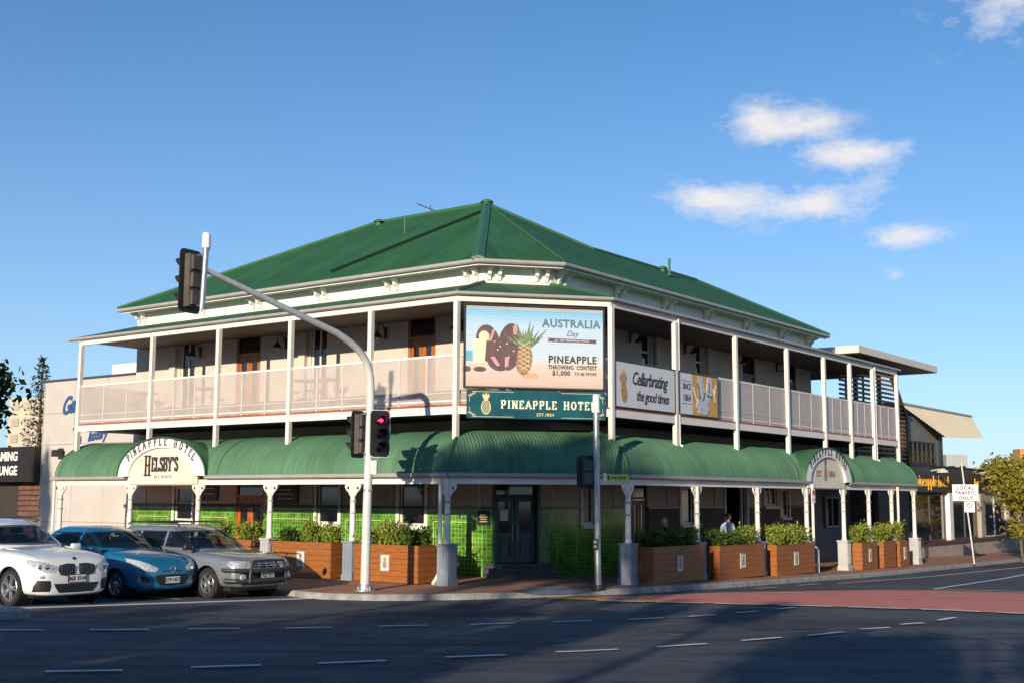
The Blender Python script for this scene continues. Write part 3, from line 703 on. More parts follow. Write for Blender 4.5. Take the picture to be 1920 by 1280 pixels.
# timber framing strips on the shaded render above the dado
for F, t0, t1 in ((FA, cwA, 15.8), (FB, cwB, 18.2)):
    t = t0+.05
    while t < t1:
        if not any(h[0]-.15 < t < h[1]+.15 for h in (holesA if F is FA else holesB)):
            mb = MB(); mb.box(F, t, t+.07, WD-.02, WD+.012, ZT+.08, ZCEIL); mb.build('cover_strip', BEIGE_UP, hotel)
        t += 1.55
# pictures, menu boards and notices fixed to the ground floor wall
def board(F, a, b, c, d, n, label, col, lines, fr=BLACKM):
    o = F(a if F is not FA else b, n, c); th = thing('notice_board', label, 'notice board', F((a+b)/2, n, c))
    mb = MB()
    for q in ((a, b, c, c+.03), (a, b, d-.03, d), (a, a+.03, c+.03, d-.03), (b-.03, b, c+.03, d-.03)): mb.box(F, q[0], q[1], n+.014, n+.05, q[2], q[3])
    mb.build('frame', fr, th); mb = MB(); mb.box(F, a+.01, b-.01, n+.015, n+.035, c+.01, d-.01); mb.build('panel', mat('board_'+label[:12], col, .5), th)
    mb = MB()
    for k in range(lines):
        z = d-.1-k*(d-c-.14)/max(1, lines); w = (b-a)*random.uniform(.25, .4); m = (a+b)/2
        mb.box(F, m-w, m+w, n+.036, n+.041, z-.025, z)
    mb.build('lettering', GOLD if col[0] < .2 else BLACKLET, th)
board(FA, 11.5, 12.35, 1.92, 2.42, WD, 'small dark framed picture left of the orange door', (.10, .085, .07), 2)
board(FA, 7.95, 9.0, 1.84, 2.5, WD, 'dark menu board right of the orange door', (.045, .035, .03), 4)
board(FC, .98, 1.3, 1.35, 1.72, WD, 'black open hours notice beside the green corner doors', (.02, .02, .02), 4)

# ---- verandah deck, beams, posts, balustrade
mb = MB(); sweep(mb, sec(WD+.01, .03, 4.08, 4.2), TL-.15, TR, True); mb.build('verandah_deck', DARK, hotel)
mb = MB(); sweep(mb, sec(.035, .085, 4.05, 4.235), TL-.3, TR); mb.build('deck_fascia', CREAM, hotel)
mb = MB(); sweep(mb, sec(-.02, .075, 4.237, 4.283), TL-.32, TR-.02); mb.build('deck_edge_trim', REDTRIM, hotel)
mb = MB(); sweep(mb, sec(-.045, .055, 6.79, 6.935), TL-.32, TR); mb.build('verandah_beam', CREAM, hotel)
mb = MB(); sweep(mb, sec(WD+.02, -.05, 6.90, 6.93), TL-.3, TR); mb.build('verandah_ceiling', mat('verandah_ceiling_boards', (.15, .12, .10), .7, var=.15, scale=2), hotel)
def post(F, t, n=0.055, z0=3.42, z1=6.79, w=.06):
    mb = MB(); mb.box(F, t-w, t+w, n-w, n+w, z0, z1); return mb.build('verandah_post', CREAM, hotel)
for t in TA: post(FA, t)
for t in TB: post(FB, t)
mat('perforated_stile', (.56, .50, .455), .6, var=.08, scale=3)
def balustrade(F, a, b, corner=False):
    mb = MB()
    for z0, z1 in ((5.455, 5.51), (4.36, 4.395)): mb.box(F, a, b, -.03, .03, z0, z1)
    fr = mb.build('balustrade', CREAM, hotel)
    mb = MB(); mb.box(F, a+.005, b-.005, .012, .018, 4.30, 5.454); mb.build('screen', SCREENB if F is FB else SCREEN, fr)
    mb = MB(); mb.box(F, a+.005, b-.005, .0185, .027, 4.555, 4.585); mb.build('mid_rail', MATS['perforated_stile'], fr)
    n = 3
    for k in range(1, n):
        t = a+(b-a)*k/n; mb = MB(); mb.box(F, t-.03, t+.03, .0185, .03, 4.285, 5.453); mb.build('stile', MATS['perforated_stile'], fr)
for k in range(5): balustrade(FA, TA[k+1]+.062, TA[k]-.062)
for k in range(7): balustrade(FB, TB[k]+.062, TB[k+1]-.062)
balustrade(FC, .08, LC-.08)
# side end of the deck at the far left
mb = MB(); mb.box(FA, 15.32, 15.38, WD, -.06, 5.455, 5.51); mb.box(FA, 15.34, 15.346, WD, -.06, 4.3, 5.454); mb.build('end_balustrade', SCREEN, hotel)

# ---- upper floor wall
upA = [(12.86, 13.59, 4.25, 7.06), (9.77, 10.88, 4.25, 7.02), (6.9, 7.57, 4.25, 7.0), (2.77, 3.77, 4.25, 7.0)]
upB = [(5.7, 6.22, 5.3, 6.98), (9.09, 9.57, 5.3, 6.98), (12.47, 13.45, 4.25, 7.05), (16.21, 16.9, 4.25, 7.05)]
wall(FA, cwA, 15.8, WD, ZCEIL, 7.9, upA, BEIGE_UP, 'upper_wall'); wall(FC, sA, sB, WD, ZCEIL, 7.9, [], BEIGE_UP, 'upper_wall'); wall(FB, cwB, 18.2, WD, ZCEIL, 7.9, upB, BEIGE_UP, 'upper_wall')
# end walls and back so that the block is closed
bl = FA(15.8, WD, 0); bl2 = FA(15.8, WD-12, 0); br = FB(18.2, WD, 0); br2 = FB(18.2, WD-7, 0)
for p, q in ((bl, bl2), (br, br2)):
    mb = MB(); d = (q-p).normalized(); s = Vector((-d.y, d.x, 0))*.1*(1 if p is bl else -1)
    mb.hexa([p+s*0+Vector((0, 0, GB)), q+Vector((0, 0, GB)), q+s+Vector((0, 0, GB)), p+s+Vector((0, 0, GB)), p+Vector((0, 0, 8.0)), q+Vector((0, 0, 8.0)), q+s+Vector((0, 0, 8.0)), p+s+Vector((0, 0, 8.0))])
    mb.build('end_wall', BEIGE_UP, hotel)
for k, (a, b, c, d) in enumerate(upA):
    if k in (0, 2): window(FA, a, b, c, d, WD, sill=False, mull=((a+b)/2,), name='door')
    else: french_door(FA, a, b, c, d, 6.4, WD, ORANGEWOOD)
for k, (a, b, c, d) in enumerate(upB):
    if k < 2: window(FB, a, b, c, d, WD, sill=False, rail=(6.41,))
    else: french_door(FB, a, b, c, d, 6.3, WD, DARKWOOD)
# projecting piers between the bays
for F, ts in ((FA, (13.72, 7.72)), (FB, (6.36, 9.72))):
    for t in ts:
        mb = MB(); mb.box(F, t, t+.28, WD+.001, WD+.13, 4.21, 6.895); mb.build('pier', BEIGE_UP, hotel)
# goose-neck wall lamps
def lamp(F, t, z, s=1):
    base = F(t, WD, z); nn = (F(t, 1, z)-F(t, 0, z)); mb = MB()
    mb.box(F, t-.05, t+.05, WD+.005, WD+.03, z-.16, z+.16)
    pts = [base+nn*.03+Vector((0, 0, .05))]
    for k in range(7):
        a = math.pi*k/6; pts.append(base+nn*(.22-.14*math.cos(a))+Vector((0, 0, .08+.16*math.sin(a))))
    pts.append(pts[-1]-Vector((0, 0, .08))); mb.tube(pts, .016, 6)
    lp = mb.build('wall_lamp', BLACKM, hotel)
    mb = MB(); e = pts[-1]; mb.lathe(e-Vector((0, 0, .17)), [(.165, 0), (.15, .03), (.07, .11), (.03, .18)], 14); mb.build('lamp_shade', BLACKM, lp, smooth=True)
    mb = MB(); mb.lathe(e-Vector((0, 0, .23)), [(.01, 0), (.04, .03), (.03, .07)], 10); mb.build('bulb', mat('frosted_bulb', (.7, .68, .6), .4), lp)
for t in (12.6, 8.65, 4.6, 1.8): lamp(FA, t, 6.62)
for t in (5.0, 8.35, 11.85, 15.2): lamp(FB, t, 6.75)

# ---- verandah roof
def slope(mb, F, pts, origin=0):
    # pts (t, n, z): uv u along the eave, v down the slope
    P = [F(*p) for p in pts]; i = len(mb.v); mb.v += P; mb.f.append(tuple(range(i, i+len(P)))); mb.m.append(mb.mi); mb.uv.append([(p[0], math.hypot(p[1], p[2])) for p in pts])
def tC(P): return (P-Q5).dot(cC)
VO, VZ0, VI, VZ1 = .13, 7.02, WD+.02, 7.71
mb = MB(); mb.uv = []
a0, a1 = cornAC(VO), cornAC(VI); b0, b1 = cornCB(VO), cornCB(VI)
slope(mb, FA, [(tAof(a0), VO, VZ0), (15.95, VO, VZ0), (15.95, VI, VZ1), (tAof(a1), VI, VZ1)])
slope(mb, FC, [(tC(a0), VO, VZ0), (tC(b0), VO, VZ0), (tC(b1), VI, VZ1), (tC(a1), VI, VZ1)])
slope(mb, FB, [(tBof(b0), VO, VZ0), (TR+.1, VO, VZ0), (TR+.1, VI, VZ1), (tBof(b1), VI, VZ1)])
mb.build('verandah_roof', VROOF, hotel, fix=True)
mb = MB(); sweep(mb, [(.06, 6.935), (.16, 6.935), (.185, 6.955), (.185, 7.012), (.17, 7.018), (.155, 6.97), (.06, 6.97)], 15.95, TR+.12); mb.build('verandah_gutter', GREYPAINT, hotel)
for c0, c1 in ((a0, a1), (b0, b1)):
    mb = MB(); mb.tube([Vector((c0.x, c0.y, VZ0+.02)), Vector((c1.x, c1.y, VZ1+.02))], .05, 6); mb.build('hip_capping', CAPM, hotel)

# ---- frieze, paired brackets, soffit and main eaves
EN, EZ = -1.89, 8.22
mb = MB(); sweep(mb, sec(WD-.02, WD+.035, 7.68, 8.13), 15.83, 18.22); mb.build('frieze', WHITE, hotel)
mb = MB(); sweep(mb, sec(WD+.036, WD+.058, 7.75, 7.79), 15.85, 18.24); mb.build('frieze_moulding', WHITE, hotel)
mb = MB(); sweep(mb, sec(WD-.02, EN-.032, 8.135, 8.16), 16.05, 18.55); mb.build('eave_soffit', SOFFIT, hotel)
mb = MB(); sweep(mb, sec(EN-.03, EN+.005, 8.085, 8.21), 16.07, 18.57); mb.build('eave_fascia', WHITE, hotel)
mb = MB(); sweep(mb, [(EN+.007, 8.13), (EN+.10, 8.13), (EN+.13, 8.16), (EN+.13, 8.235), (EN+.11, 8.24), (EN+.095, 8.18), (EN+.007, 8.18)], 16.15, 18.65); mb.build('eave_gutter', GREYPAINT, hotel)
def bracket(F, t):
    nn = F(0, 1, 0)-F(0, 0, 0); prof = [(.060, 7.78), (.10, 7.78), (.13, 7.88), (.20, 7.92), (.23, 8.01), (.36, 8.04), (.40, 8.10), (.40, 8.134), (.060, 8.134)]
    mb = MB(); mb.prism([F(t-.045, WD+n, z) for n, z in prof], F(t+.045, 0, 0)-F(t-.045, 0, 0)); mb.build('eave_bracket', WHITE, hotel)
for t in (15.6, 12.6, 9.95, 7.1, 4.3, 1.45): bracket(FA, t-.15); bracket(FA, t+.15)
for t in (1.35, 4.26, 7.07, 9.8, 12.65, 15.55, 18.0): bracket(FB, t-.15); bracket(FB, t+.15)
for s in (sA+.12, sA+.40, sB-.40, sB-.12): bracket(FC, s)
for t in (14.1, 11.3, 8.5, 5.7, 2.9): 
    mb = MB(); mb.lathe(FA(t, WD+.3, 8.105), [(.02, 0), (.14, .01), (.16, .026)], 16); mb.build('soffit_vent', mat('cream_vent', (.72, .58, .36), .5), hotel)

# ---- main hipped roof
RO = EN-.0; SL = .555; RZ = 8.25
def M2(a, b_, z):                                # point at offsets a from front A and b from front B
    # (P-Q5).nA = a, (P-Q6).nB = b
    k1, k2 = Q5.dot(nA)+a, Q6.dot(nB)+b_; P = nA*k1+nB*k2; return Vector((P.x, P.y, z))
e0 = -1.80; D1 = 5.6; D2 = 3.15
apex = M2(e0-D1, e0-D1, RZ+SL*D1)
cA_e, cB_e = cornAC(e0), cornCB(e0)
cA_e = Vector((cA_e.x, cA_e.y, RZ)); cB_e = Vector((cB_e.x, cB_e.y, RZ))
lA = FA(16.2, e0, RZ); lRidge = FA(9.75, e0-D1, RZ+SL*D1); lBack = FA(16.2, e0-2*D1, RZ)
rB = FB(18.7, e0, RZ); rRidge = FB(13.95, e0-D2, RZ+SL*D2); rBack = FB(18.7, e0-2*D2, RZ)
hipv = M2(e0-D1-(D1-D2), e0-D2, RZ+SL*D2)        # where the lower side-street ridge runs into the main hip
hipb = M2(e0-2*D1, e0, RZ)
mb = MB(); mb.uv = []
def rf(F3, pts):
    i = len(mb.v); mb.v += pts; mb.f.append(tuple(range(i, i+len(pts)))); mb.m.append(0); mb.uv.append([((p-Q5).dot(F3[0]), (p-Q5).dot(F3[1])) for p in pts])
rf((uA, nA), [cA_e, lA, lRidge, apex]); rf((cC, nC), [cB_e, cA_e, apex]); rf((uB, nB), [rB, cB_e, apex, hipv, rRidge])
rf((nA, uA), [lA, lBack, lRidge]); rf((uA, nA), [lBack, FA(5.0, e0-2*D1, RZ), hipv, apex, lRidge]); rf((nB, uB), [rB, rRidge, rBack]); rf((uB, nB), [rBack, rRidge, hipv, FB(7.2, e0-2*D2, RZ)])
mb.build('main_roof', ROOF, hotel, fix=True)
def cap_run(pts, r=.075, m=CAPM):
    mb = MB(); mb.tube([p+Vector((0, 0, .02)) for p in pts], r, 8); mb.build('ridge_capping', m, hotel)
cap_run([apex, lRidge], .07); cap_run([lRidge, lA], .055); cap_run([apex, hipv], .05); cap_run([hipv, rRidge], .06); cap_run([rRidge, rB], .05); cap_run([apex, cB_e], .03)
# broad flashed hip at the corner (two folded sheets)
d = (cA_e-apex).normalized(); side = d.cross(Vector((0, 0, 1))).normalized()
mb = MB(); w = .17
up = Vector((0, 0, .05))
for s_ in (-1, 1):
    mb.hexa([apex+side*0+up*.3, apex+side*s_*w*.8+Vector((0, 0, -.02)), cA_e+side*s_*w+Vector((0, 0, -.05)), cA_e+up*.3, apex+up*1.6, apex+side*s_*w*.8+Vector((0, 0, .035)), cA_e+side*s_*w+Vector((0, 0, .02)), cA_e+up*1.6])
mb.build('hip_flashing', mat('green_flashing', (.042, .135, .06), .45, var=.12, scale=2), hotel)
# finial vent on the apex, whirly vents, stack pipe, near-black bar coloured as a shadow gap on the slope, aerial
mb = MB(); mb.lathe(apex+Vector((0, 0, -.05)), [(.15, 0), (.15, .08), (.21, .09), (.21, .12), (.18, .16), (.10, .19), (.03, .20)], 18); mb.build('roof_ventilator', CAPM, hotel, smooth=True)
for p in (FA(9.4, e0-D1+.2, RZ+SL*(D1-.2)), FB(11.2, e0-D2+.15, RZ+SL*(D2-.15))):
    mb = MB(); mb.lathe(p-Vector((0, 0, .2)), [(.10, 0), (.10, .26), (.17, .28), (.17, .31), (.08, .37)], 14); mb.build('roof_ventilator', CAPM, hotel, smooth=True)
for p in (FB(10.6, e0-D2+.75, RZ+SL*(D2-.75)),):
    mb = MB(); mb.tube([p, p+Vector((0, 0, .62))], .045, 8); mb.lathe(p, [(.12, 0), (.06, .1)], 10); mb.build('vent_pipe', CAPM, hotel)
for p in (FA(6.6, e0-3.6, RZ+SL*3.6),):
    mb = MB(); mb.tube([p, p+Vector((0, 0, .6))], .02, 6); mb.build('vent_pipe', CAPM, hotel)
p0, p1 = FA(6.75, e0-.55, RZ+SL*.55+.04), FA(4.35, e0-4.6, RZ+SL*4.6+.04)
mb = MB(); mb.tube([p0, p1], .055, 6); mb.build('shadow_gap_bar', mat('shadow_gap_green', (.006, .022, .012), .5), hotel)
p = FA(7.35, e0-D1-.1, RZ+SL*D1)
mb = MB(); mb.tube([p, p+Vector((0, 0, .35))], .015, 6); q = p+Vector((-.42, 0, .36)); r_ = p+Vector((.22, 0, .12)); mb.tube([q, r_], .012, 5)
for k in range(7):
    c = q.lerp(r_, k/6); mb.tube([c+Vector((-.03, -.2+.02*k, .01)), c+Vector((.03, .2-.02*k, -.01))], .006, 4)
mb.build('tv_aerial', BLACKM, hotel)

# ---- bullnose street canopy with real corrugations
CPROF = [(math.cos(a)*1.58-.9, math.sin(a)*1.1+2.60) for a in [math.radians(x) for x in (0.5, 8, 16, 24, 32, 40, 48, 56, 64, 73, 82, 90)]] + [(-1.6, 3.735), (WD+.05, 3.78)]
def cnorm(k):
    a = CPROF[max(k-1, 0)]; b = CPROF[min(k+1, len(CPROF)-1)]; dx, dz = b[0]-a[0], b[1]-a[1]; l = math.hypot(dx, dz); return (dz/l, -dx/l)
PITCH = .088; SUB = 6; AMP = .011
def canopy(F, lo, hi):
    mb = MB(); mb.uv = []
    tmin = min(lo(n) for n, z in CPROF); tmax = max(hi(n) for n, z in CPROF); N_ = int((tmax-tmin)/PITCH*SUB)
    idx = []; arc = 0
    for k, (n, z) in enumerate(CPROF):
        nx, nz = cnorm(k); row = []; a, b = lo(n), hi(n)
        for i in range(N_+1):
            t = tmin+(tmax-tmin)*i/N_; t = min(max(t, a), b); h = AMP*math.sin(2*math.pi*t/PITCH)
            row.append(len(mb.v)); mb.v.append(F(t, n+nx*h, z-nz*h if False else z+nz*h))
        idx.append(row)
    for k in range(len(CPROF)-1):
        a0_, b0_ = max(lo(CPROF[k][0]), 0-99), hi(CPROF[k][0])
        for i in range(N_):
            t0 = tmin+(tmax-tmin)*i/N_; t1 = tmin+(tmax-tmin)*(i+1)/N_
            if t1 <= min(lo(CPROF[k][0]), lo(CPROF[k+1][0])) or t0 >= max(hi(CPROF[k][0]), hi(CPROF[k+1][0])): continue
            mb.f.append((idx[k][i], idx[k][i+1], idx[k+1][i+1], idx[k+1][i])); mb.m.append(0); mb.uv.append([(t0, k*.15), (t1, k*.15), (t1, k*.15+.15), (t0, k*.15+.15)])
    return mb
def smooth_build(mb, name, m):
    o = mb.build(name, m, hotel, fix=False); me = o.data; me.polygons.foreach_set('use_smooth', [True]*len(me.polygons)); return o
smooth_build(canopy(FA, lambda n: tAof(cornAC(n)), lambda n: 15.5), 'street_canopy', CANOPY)
smooth_build(canopy(FC, lambda n: tC(cornAC(n)), lambda n: tC(cornCB(n))), 'street_canopy', CANOPY)
smooth_build(canopy(FB, lambda n: tBof(cornCB(n)), lambda n: 20.75), 'street_canopy', CANOPY)
for cf in (cornAC, cornCB):
    mb = MB(); mb.tube([Vector((cf(n).x, cf(n).y, z))+Vector((0, 0, .012)) for n, z in CPROF], .045, 8); mb.build('canopy_hip_capping', CAPM, hotel, smooth=True)
for F, t in ((FA, 7.9), (FB, 9.7), (FA, 15.5), (FB, 20.75)):                      # rolled joint caps and end rolls
    mb = MB(); mb.tube([F(t, n, z+.008) for n, z in CPROF], .022, 6); mb.build('canopy_joint_cap', CAPM, hotel, smooth=True)
# end gussets
for F, t in ((FA, 15.49), (FB, 20.74)):
    mb = MB(); mb.prism([F(t, n, z-.01) for n, z in CPROF]+[F(t, WD+.05, 2.4), F(t, .66, 2.4)], (F(t, 0, 0)-F(t+.02, 0, 0))); mb.build('canopy_end', CREAM if F is FA else GREYPAINT, hotel)
# gutter and beam, broken at the two arched signs
ARCH_A = (10.25, 1.94, 1.06, 2.62); ARCH_B = (11.95, 1.90, 1.04, 2.60)           # centre t, half width, rise, springing
def gbar(F, prof, segs, name, m):
    for a, b in segs:
        mb = MB(); mb.loft([[F(a, n, z) for n, z in prof], [F(b, n, z) for n, z in prof]], caps=True); mb.build(name, m, hotel)
GP = [(.645, 2.52), (.74, 2.52), (.775, 2.55), (.775, 2.62), (.755, 2.63), (.74, 2.57), (.645, 2.57)]
gA = tAof(cornAC(.71)); gB = tBof(cornCB(.71)); g0, g1 = tC(cornAC(.71)), tC(cornCB(.71))
gbar(FA, GP, [(gA, ARCH_A[0]-ARCH_A[1]+.02), (ARCH_A[0]+ARCH_A[1]-.28, 15.62)], 'canopy_gutter', GREYPAINT)
gbar(FC, GP, [(g0, g1)], 'canopy_gutter', GREYPAINT)
gbar(FB, GP, [(gB, ARCH_B[0]-ARCH_B[1]+.25), (ARCH_B[0]+ARCH_B[1]-.05, 20.88)], 'canopy_gutter', GREYPAINT)
BP = [(.55, 2.37), (.64, 2.37), (.64, 2.515), (.55, 2.515)]
bA = tAof(cornAC(.6)); bB = tBof(cornCB(.6)); c0_, c1_ = tC(cornAC(.6)), tC(cornCB(.6))
gbar(FA, BP, [(bA, 15.5)], 'canopy_beam', CREAM); gbar(FC, BP, [(c0_, c1_)], 'canopy_beam', CREAM); gbar(FB, BP, [(bB, 20.75)], 'canopy_beam', CREAM)
# dark boarded ceiling inside the canopy
mb = MB(); sweep(mb, sec(WD+.03, .54, 2.62, 2.65), 15.45, 20.7); mb.build('canopy_ceiling', mat('canopy_ceiling_boards', (.30, .25, .21), .7, var=.15, scale=2), hotel)

# ---- columns: panelled pedestal, round shaft with rings, fretwork head
def column(F, t, n, zb, ped):
    o = F(t, n, zb)
    mb = MB(); z1 = 2.37
    zp = ped
    mb.lathe(F(t, n, zp), [(.085, 0), (.085, .06), (.072, .09), (.066, 1.0), (.066, z1-zp-.02), (.075, z1-zp)], 14)
    c = mb.build('column', CREAM, hotel, smooth=True)
    mb = MB()
    for z in (1.95, 1.66): mb.lathe(F(t, n, z), [(.07, -.02), (.095, -.012), (.095, .012), (.07, .02)], 14)
    mb.build('shaft_ring', GREYPAINT, c, smooth=True)
    for s in (-1, 1):                             # pierced quarter brackets
        mb = MB(); pts = [(.07, 2.365), (.30, 2.365), (.30, 2.335), (.27, 2.32), (.25, 2.26), (.20, 2.20), (.14, 2.18), (.12, 2.1), (.07, 2.06)]
        cx, cz, r = .165, 2.275, .045
        def ringpt(a): return (cx+r*math.cos(a), cz+r*math.sin(a))
        outer = [(x, z) for x, z in pts]
        for d0, d1 in ((-.018, .018),):
            K = 16
            ang = [2*math.pi*k/K for k in range(K)]
            def hit(a):                            # outer outline along direction a from the hole centre
                best = None
                for (x0, z0), (x1, z1_) in zip(outer, outer[1:]+outer[:1]):
                    ex, ez = x1-x0, z1_-z0; dx, dz = math.cos(a), math.sin(a); den = dx*ez-dz*ex
                    if abs(den) < 1e-9: continue
                    u = ((x0-cx)*ez-(z0-cz)*ex)/den; v = ((x0-cx)*dz-(z0-cz)*dx)/den
                    if u > 0 and -1e-6 <= v <= 1+1e-6 and (best is None or u < best): best = u
                return (cx+math.cos(a)*(best or r*1.3), cz+math.sin(a)*(best or r*1.3))
            O_ = [hit(a) for a in ang]; I_ = [ringpt(a) for a in ang]
            rings = [[F(t+s*x, n+d0, z) for x, z in I_], [F(t+s*x, n+d0, z) for x, z in O_], [F(t+s*x, n+d1, z) for x, z in O_], [F(t+s*x, n+d1, z) for x, z in I_], [F(t+s*x, n+d0, z) for x, z in I_]]
            mb.loft(rings)
        mb.build('fretwork_bracket', CREAM, c)
    mb = MB(); w = .165
    mb.box(F, t-w, t+w, n-w, n+w, zb-.05, ped-.05); mb.box(F, t-w-.025, t+w+.025, n-w-.025, n+w+.025, ped-.05, ped); mb.box(F, t-w-.02, t+w+.02, n-w-.02, n+w+.02, zb-.05, zb+.14)
    for q in (-.095, .0, .095): mb.box(F, t+q-.03, t+q+.03, n+w, n+w+.012, zb+.22, ped-.12); mb.box(F, t-w-.012, t-w, n+q-.03, n+q+.03, zb+.22, ped-.12)
    mb.build('pedestal', SLATE if not (F is FA and t > 4) and not (F is FB and t > 13) else mat('pale_grey_pedestal', (.46, .46, .45), .6), c)
for t in CA: column(FA, t, .6, .02, .98)
for t in CB: column(FB, t, .72 if t < 9 else .68, zfoot(t), zfoot(t)+.97)
# downpipes
def downpipe(pts, r=.045):
    mb = MB(); mb.tube(pts, r, 8); mb.build('downpipe', CREAM, hotel, smooth=True)
downpipe([FA(-.05, .66, 2.52), FA(-.05, .66, .35), FA(-.02, .72, .2), FA(-.02, .86, .06)])
downpipe([FA(15.5, .68, 2.52), FA(15.5, .68, .02)])
downpipe([FB(10.66, .74, 2.5), FB(10.66, .74, .62), FB(10.72, .84, .5), FB(10.72, .84, -.2)])
downpipe([FB(18.35, .74, 2.5), FB(18.35, .74, .62), FB(18.42, .86, .5), FB(18.42, .86, -.3)])
downpipe([FB(3.40, .07, 6.98), FB(3.40, .07, 3.50), FB(3.46, .14, 3.44)])
downpipe([FB(18.2, .07, 6.98), FB(18.2, .07, 3.50), FB(18.26, .14, 3.44)])

# ---- arched gable signs
def arch(F, flip, A_, txt2):
    tc_, hw, rise, z0 = A_; K = 28
    sgn = -1 if flip else 1
    def el(fr, n, dz=0): return [F(tc_+sgn*hw*fr*math.cos(math.pi-math.pi*k/K), n, z0+dz+rise*fr*math.sin(math.pi*k/K)) for k in range(K+1)]
    nn = F(0, 1, 0)-F(0, 0, 0)
    mb = MB(); mb.prism(el(.80, .66)+[F(tc_+sgn*hw*.80, .66, 2.40), F(tc_-sgn*hw*.80, .66, 2.40)], nn*.04)
    tym = mb.build('arch_sign', mat('aged_cream_board', (.78, .70, .56), .55, var=.12, scale=3), hotel)
    mb = MB(); a = el(.76, .70); b = el(1.0, .70); a2 = el(.76, .78); b2 = el(1.0, .78); mb.loft([a, b, b2, a2, a], close=False); mb.build('arch_ring', WHITE, tym)
    mb = MB()                                                                       # curved roof of the little gable running back into the canopy
    rows = [el(1.015, .79, .01), el(1.015, .5, .01), el(1.0, .1, .0), el(.97, -.45, -.02), el(.94, -1.0, -.03)]
    mb.loft(rows, close=False); mb.build('arch_roof', CAPM, tym, smooth=True)
    mb = MB(); mb.tube(el(1.02, .79, .015), .022, 6); mb.build('arch_edge_roll', CAPM, tym, smooth=True)
    Mf = (lambda x, y, d: F(tc_+sgn*x, .784+d, z0+y)); mb = MB()
    slab_text(mb, 'PINEAPPLE HOTEL', Mf, .205, wt=.17, wx=.72, gap=.22, thick=.008, arc=(0, -.04, hw*.85, rise*.86, -1.05, 1.05))
    mb.build('lettering', BLACKLET, tym)
    return tym, (lambda x, y, d: F(tc_+sgn*x, .702+d, z0+y))
def pineapple(mb, M, h, crown=True, lat=True):
    # flat pineapple emblem: body ellipse with cross lattice cut as bars, spiky crown
    K = 20; rx, ry = h*.2, h*.30
    for k in range(K):
        a0_, a1_ = 2*math.pi*k/K, 2*math.pi*(k+1)/K
        f = [(rx*math.cos(a0_), ry*math.sin(a0_)), (rx*math.cos(a1_), ry*math.sin(a1_))]
        if lat: mb.hexa([M(f[0][0]*.84, f[0][1]*.88, 0), M(f[0][0], f[0][1], 0), M(f[1][0], f[1][1], 0), M(f[1][0]*.84, f[1][1]*.88, 0), M(f[0][0]*.84, f[0][1]*.88, .006), M(f[0][0], f[0][1], .006), M(f[1][0], f[1][1], .006), M(f[1][0]*.84, f[1][1]*.88, .006)])
        else: mb.face(M(0, 0, .004), M(f[0][0], f[0][1], .004), M(f[1][0], f[1][1], .004))
    if lat:
        for s in (-1, 1):
            for o in (-.6, -.3, 0, .3, .6):
                pts = []
                for q in range(-20, 21):
                    x = q/20*rx; y = s*x*1.3+o*ry*1.3
                    if (x/rx)**2+(y/ry)**2 < .8: pts.append((x, y))
                if len(pts) > 1:
                    (x0, y0), (x1, y1) = pts[0], pts[-1]; w = h*.014; e = .004+.0006*s+.0003*o
                    mb.hexa([M(x0, y0-w, 0), M(x1, y1-w, 0), M(x1, y1+w, 0), M(x0, y0+w, 0), M(x0, y0-w, e), M(x1, y1-w, e), M(x1, y1+w, e), M(x0, y0+w, e)])
    if crown:
        for k, a in enumerate((-.55, -.3, 0, .3, .55)):
            L_ = h*(.34-.12*abs(a)); bx, by = math.sin(a)*h*.05, ry*.98; tx, ty = math.sin(a)*L_*1.2, by+math.cos(a)*L_; w = h*.045; e = .006+.0007*k
            mb.prism([M(bx-w, by, 0), M(bx+w, by, 0), M((bx+tx)/2+w*.8, (by+ty)/2, 0), M(tx, ty, 0), M((bx+tx)/2-w*.8, (by+ty)/2, 0)], Vector(M(0, 0, e))-Vector(M(0, 0, 0)))
tym, Mt = arch(FA, True, ARCH_A, None)
mb = MB(); slab_text(mb, 'H', lambda x, y, d: Mt(x-.66, y+.02, d), .56, wt=.15, wx=.5, gap=.1); slab_text(mb, "ELSBY'S", lambda x, y, d: Mt(x+.12, y+.15, d), .37, wt=.2, wx=.62, gap=.10); font_text(mb, 'ALE HOUSE', lambda x, y, d: Mt(x+.05, y-.06, d), .09, space=1.3)
mb.build('lettering', BLACKLET, tym)
tym, Mt = arch(FB, False, ARCH_B, None)
mb = MB(); pineapple(mb, lambda x, y, d: Mt(x*.8-.1, y+.26, d), .80); BRZ = mat('bronze_lettering', (.22, .14, .07), .5); mb.build('emblem', BRZ, tym); mb = MB(); slab_text(mb, 'EST', lambda x, y, d: Mt(x-.66, y+.17, d), .17, wt=.2); mb.build('lettering', BRZ, tym); mb = MB(); slab_text(mb, '1864', lambda x, y, d: Mt(x+.42, y+.17, d), .17, wt=.2)
mb.build('lettering', BRZ, tym)
# grey boarded servery under the side-street arch
mb = MB(); mb.box(FB, 18.25, 21.9, WD-.2, WD, -.7, 2.6); sv = mb.build('servery_wall', mat('blue_grey_boarding', (.115, .12, .14), .6), hotel)
window(FB, 19.15, 20.5, .98, 2.15, WD+.16, sill=False, mull=(19.8,), frm=mat('servery_frame', (.3, .3, .31), .5))
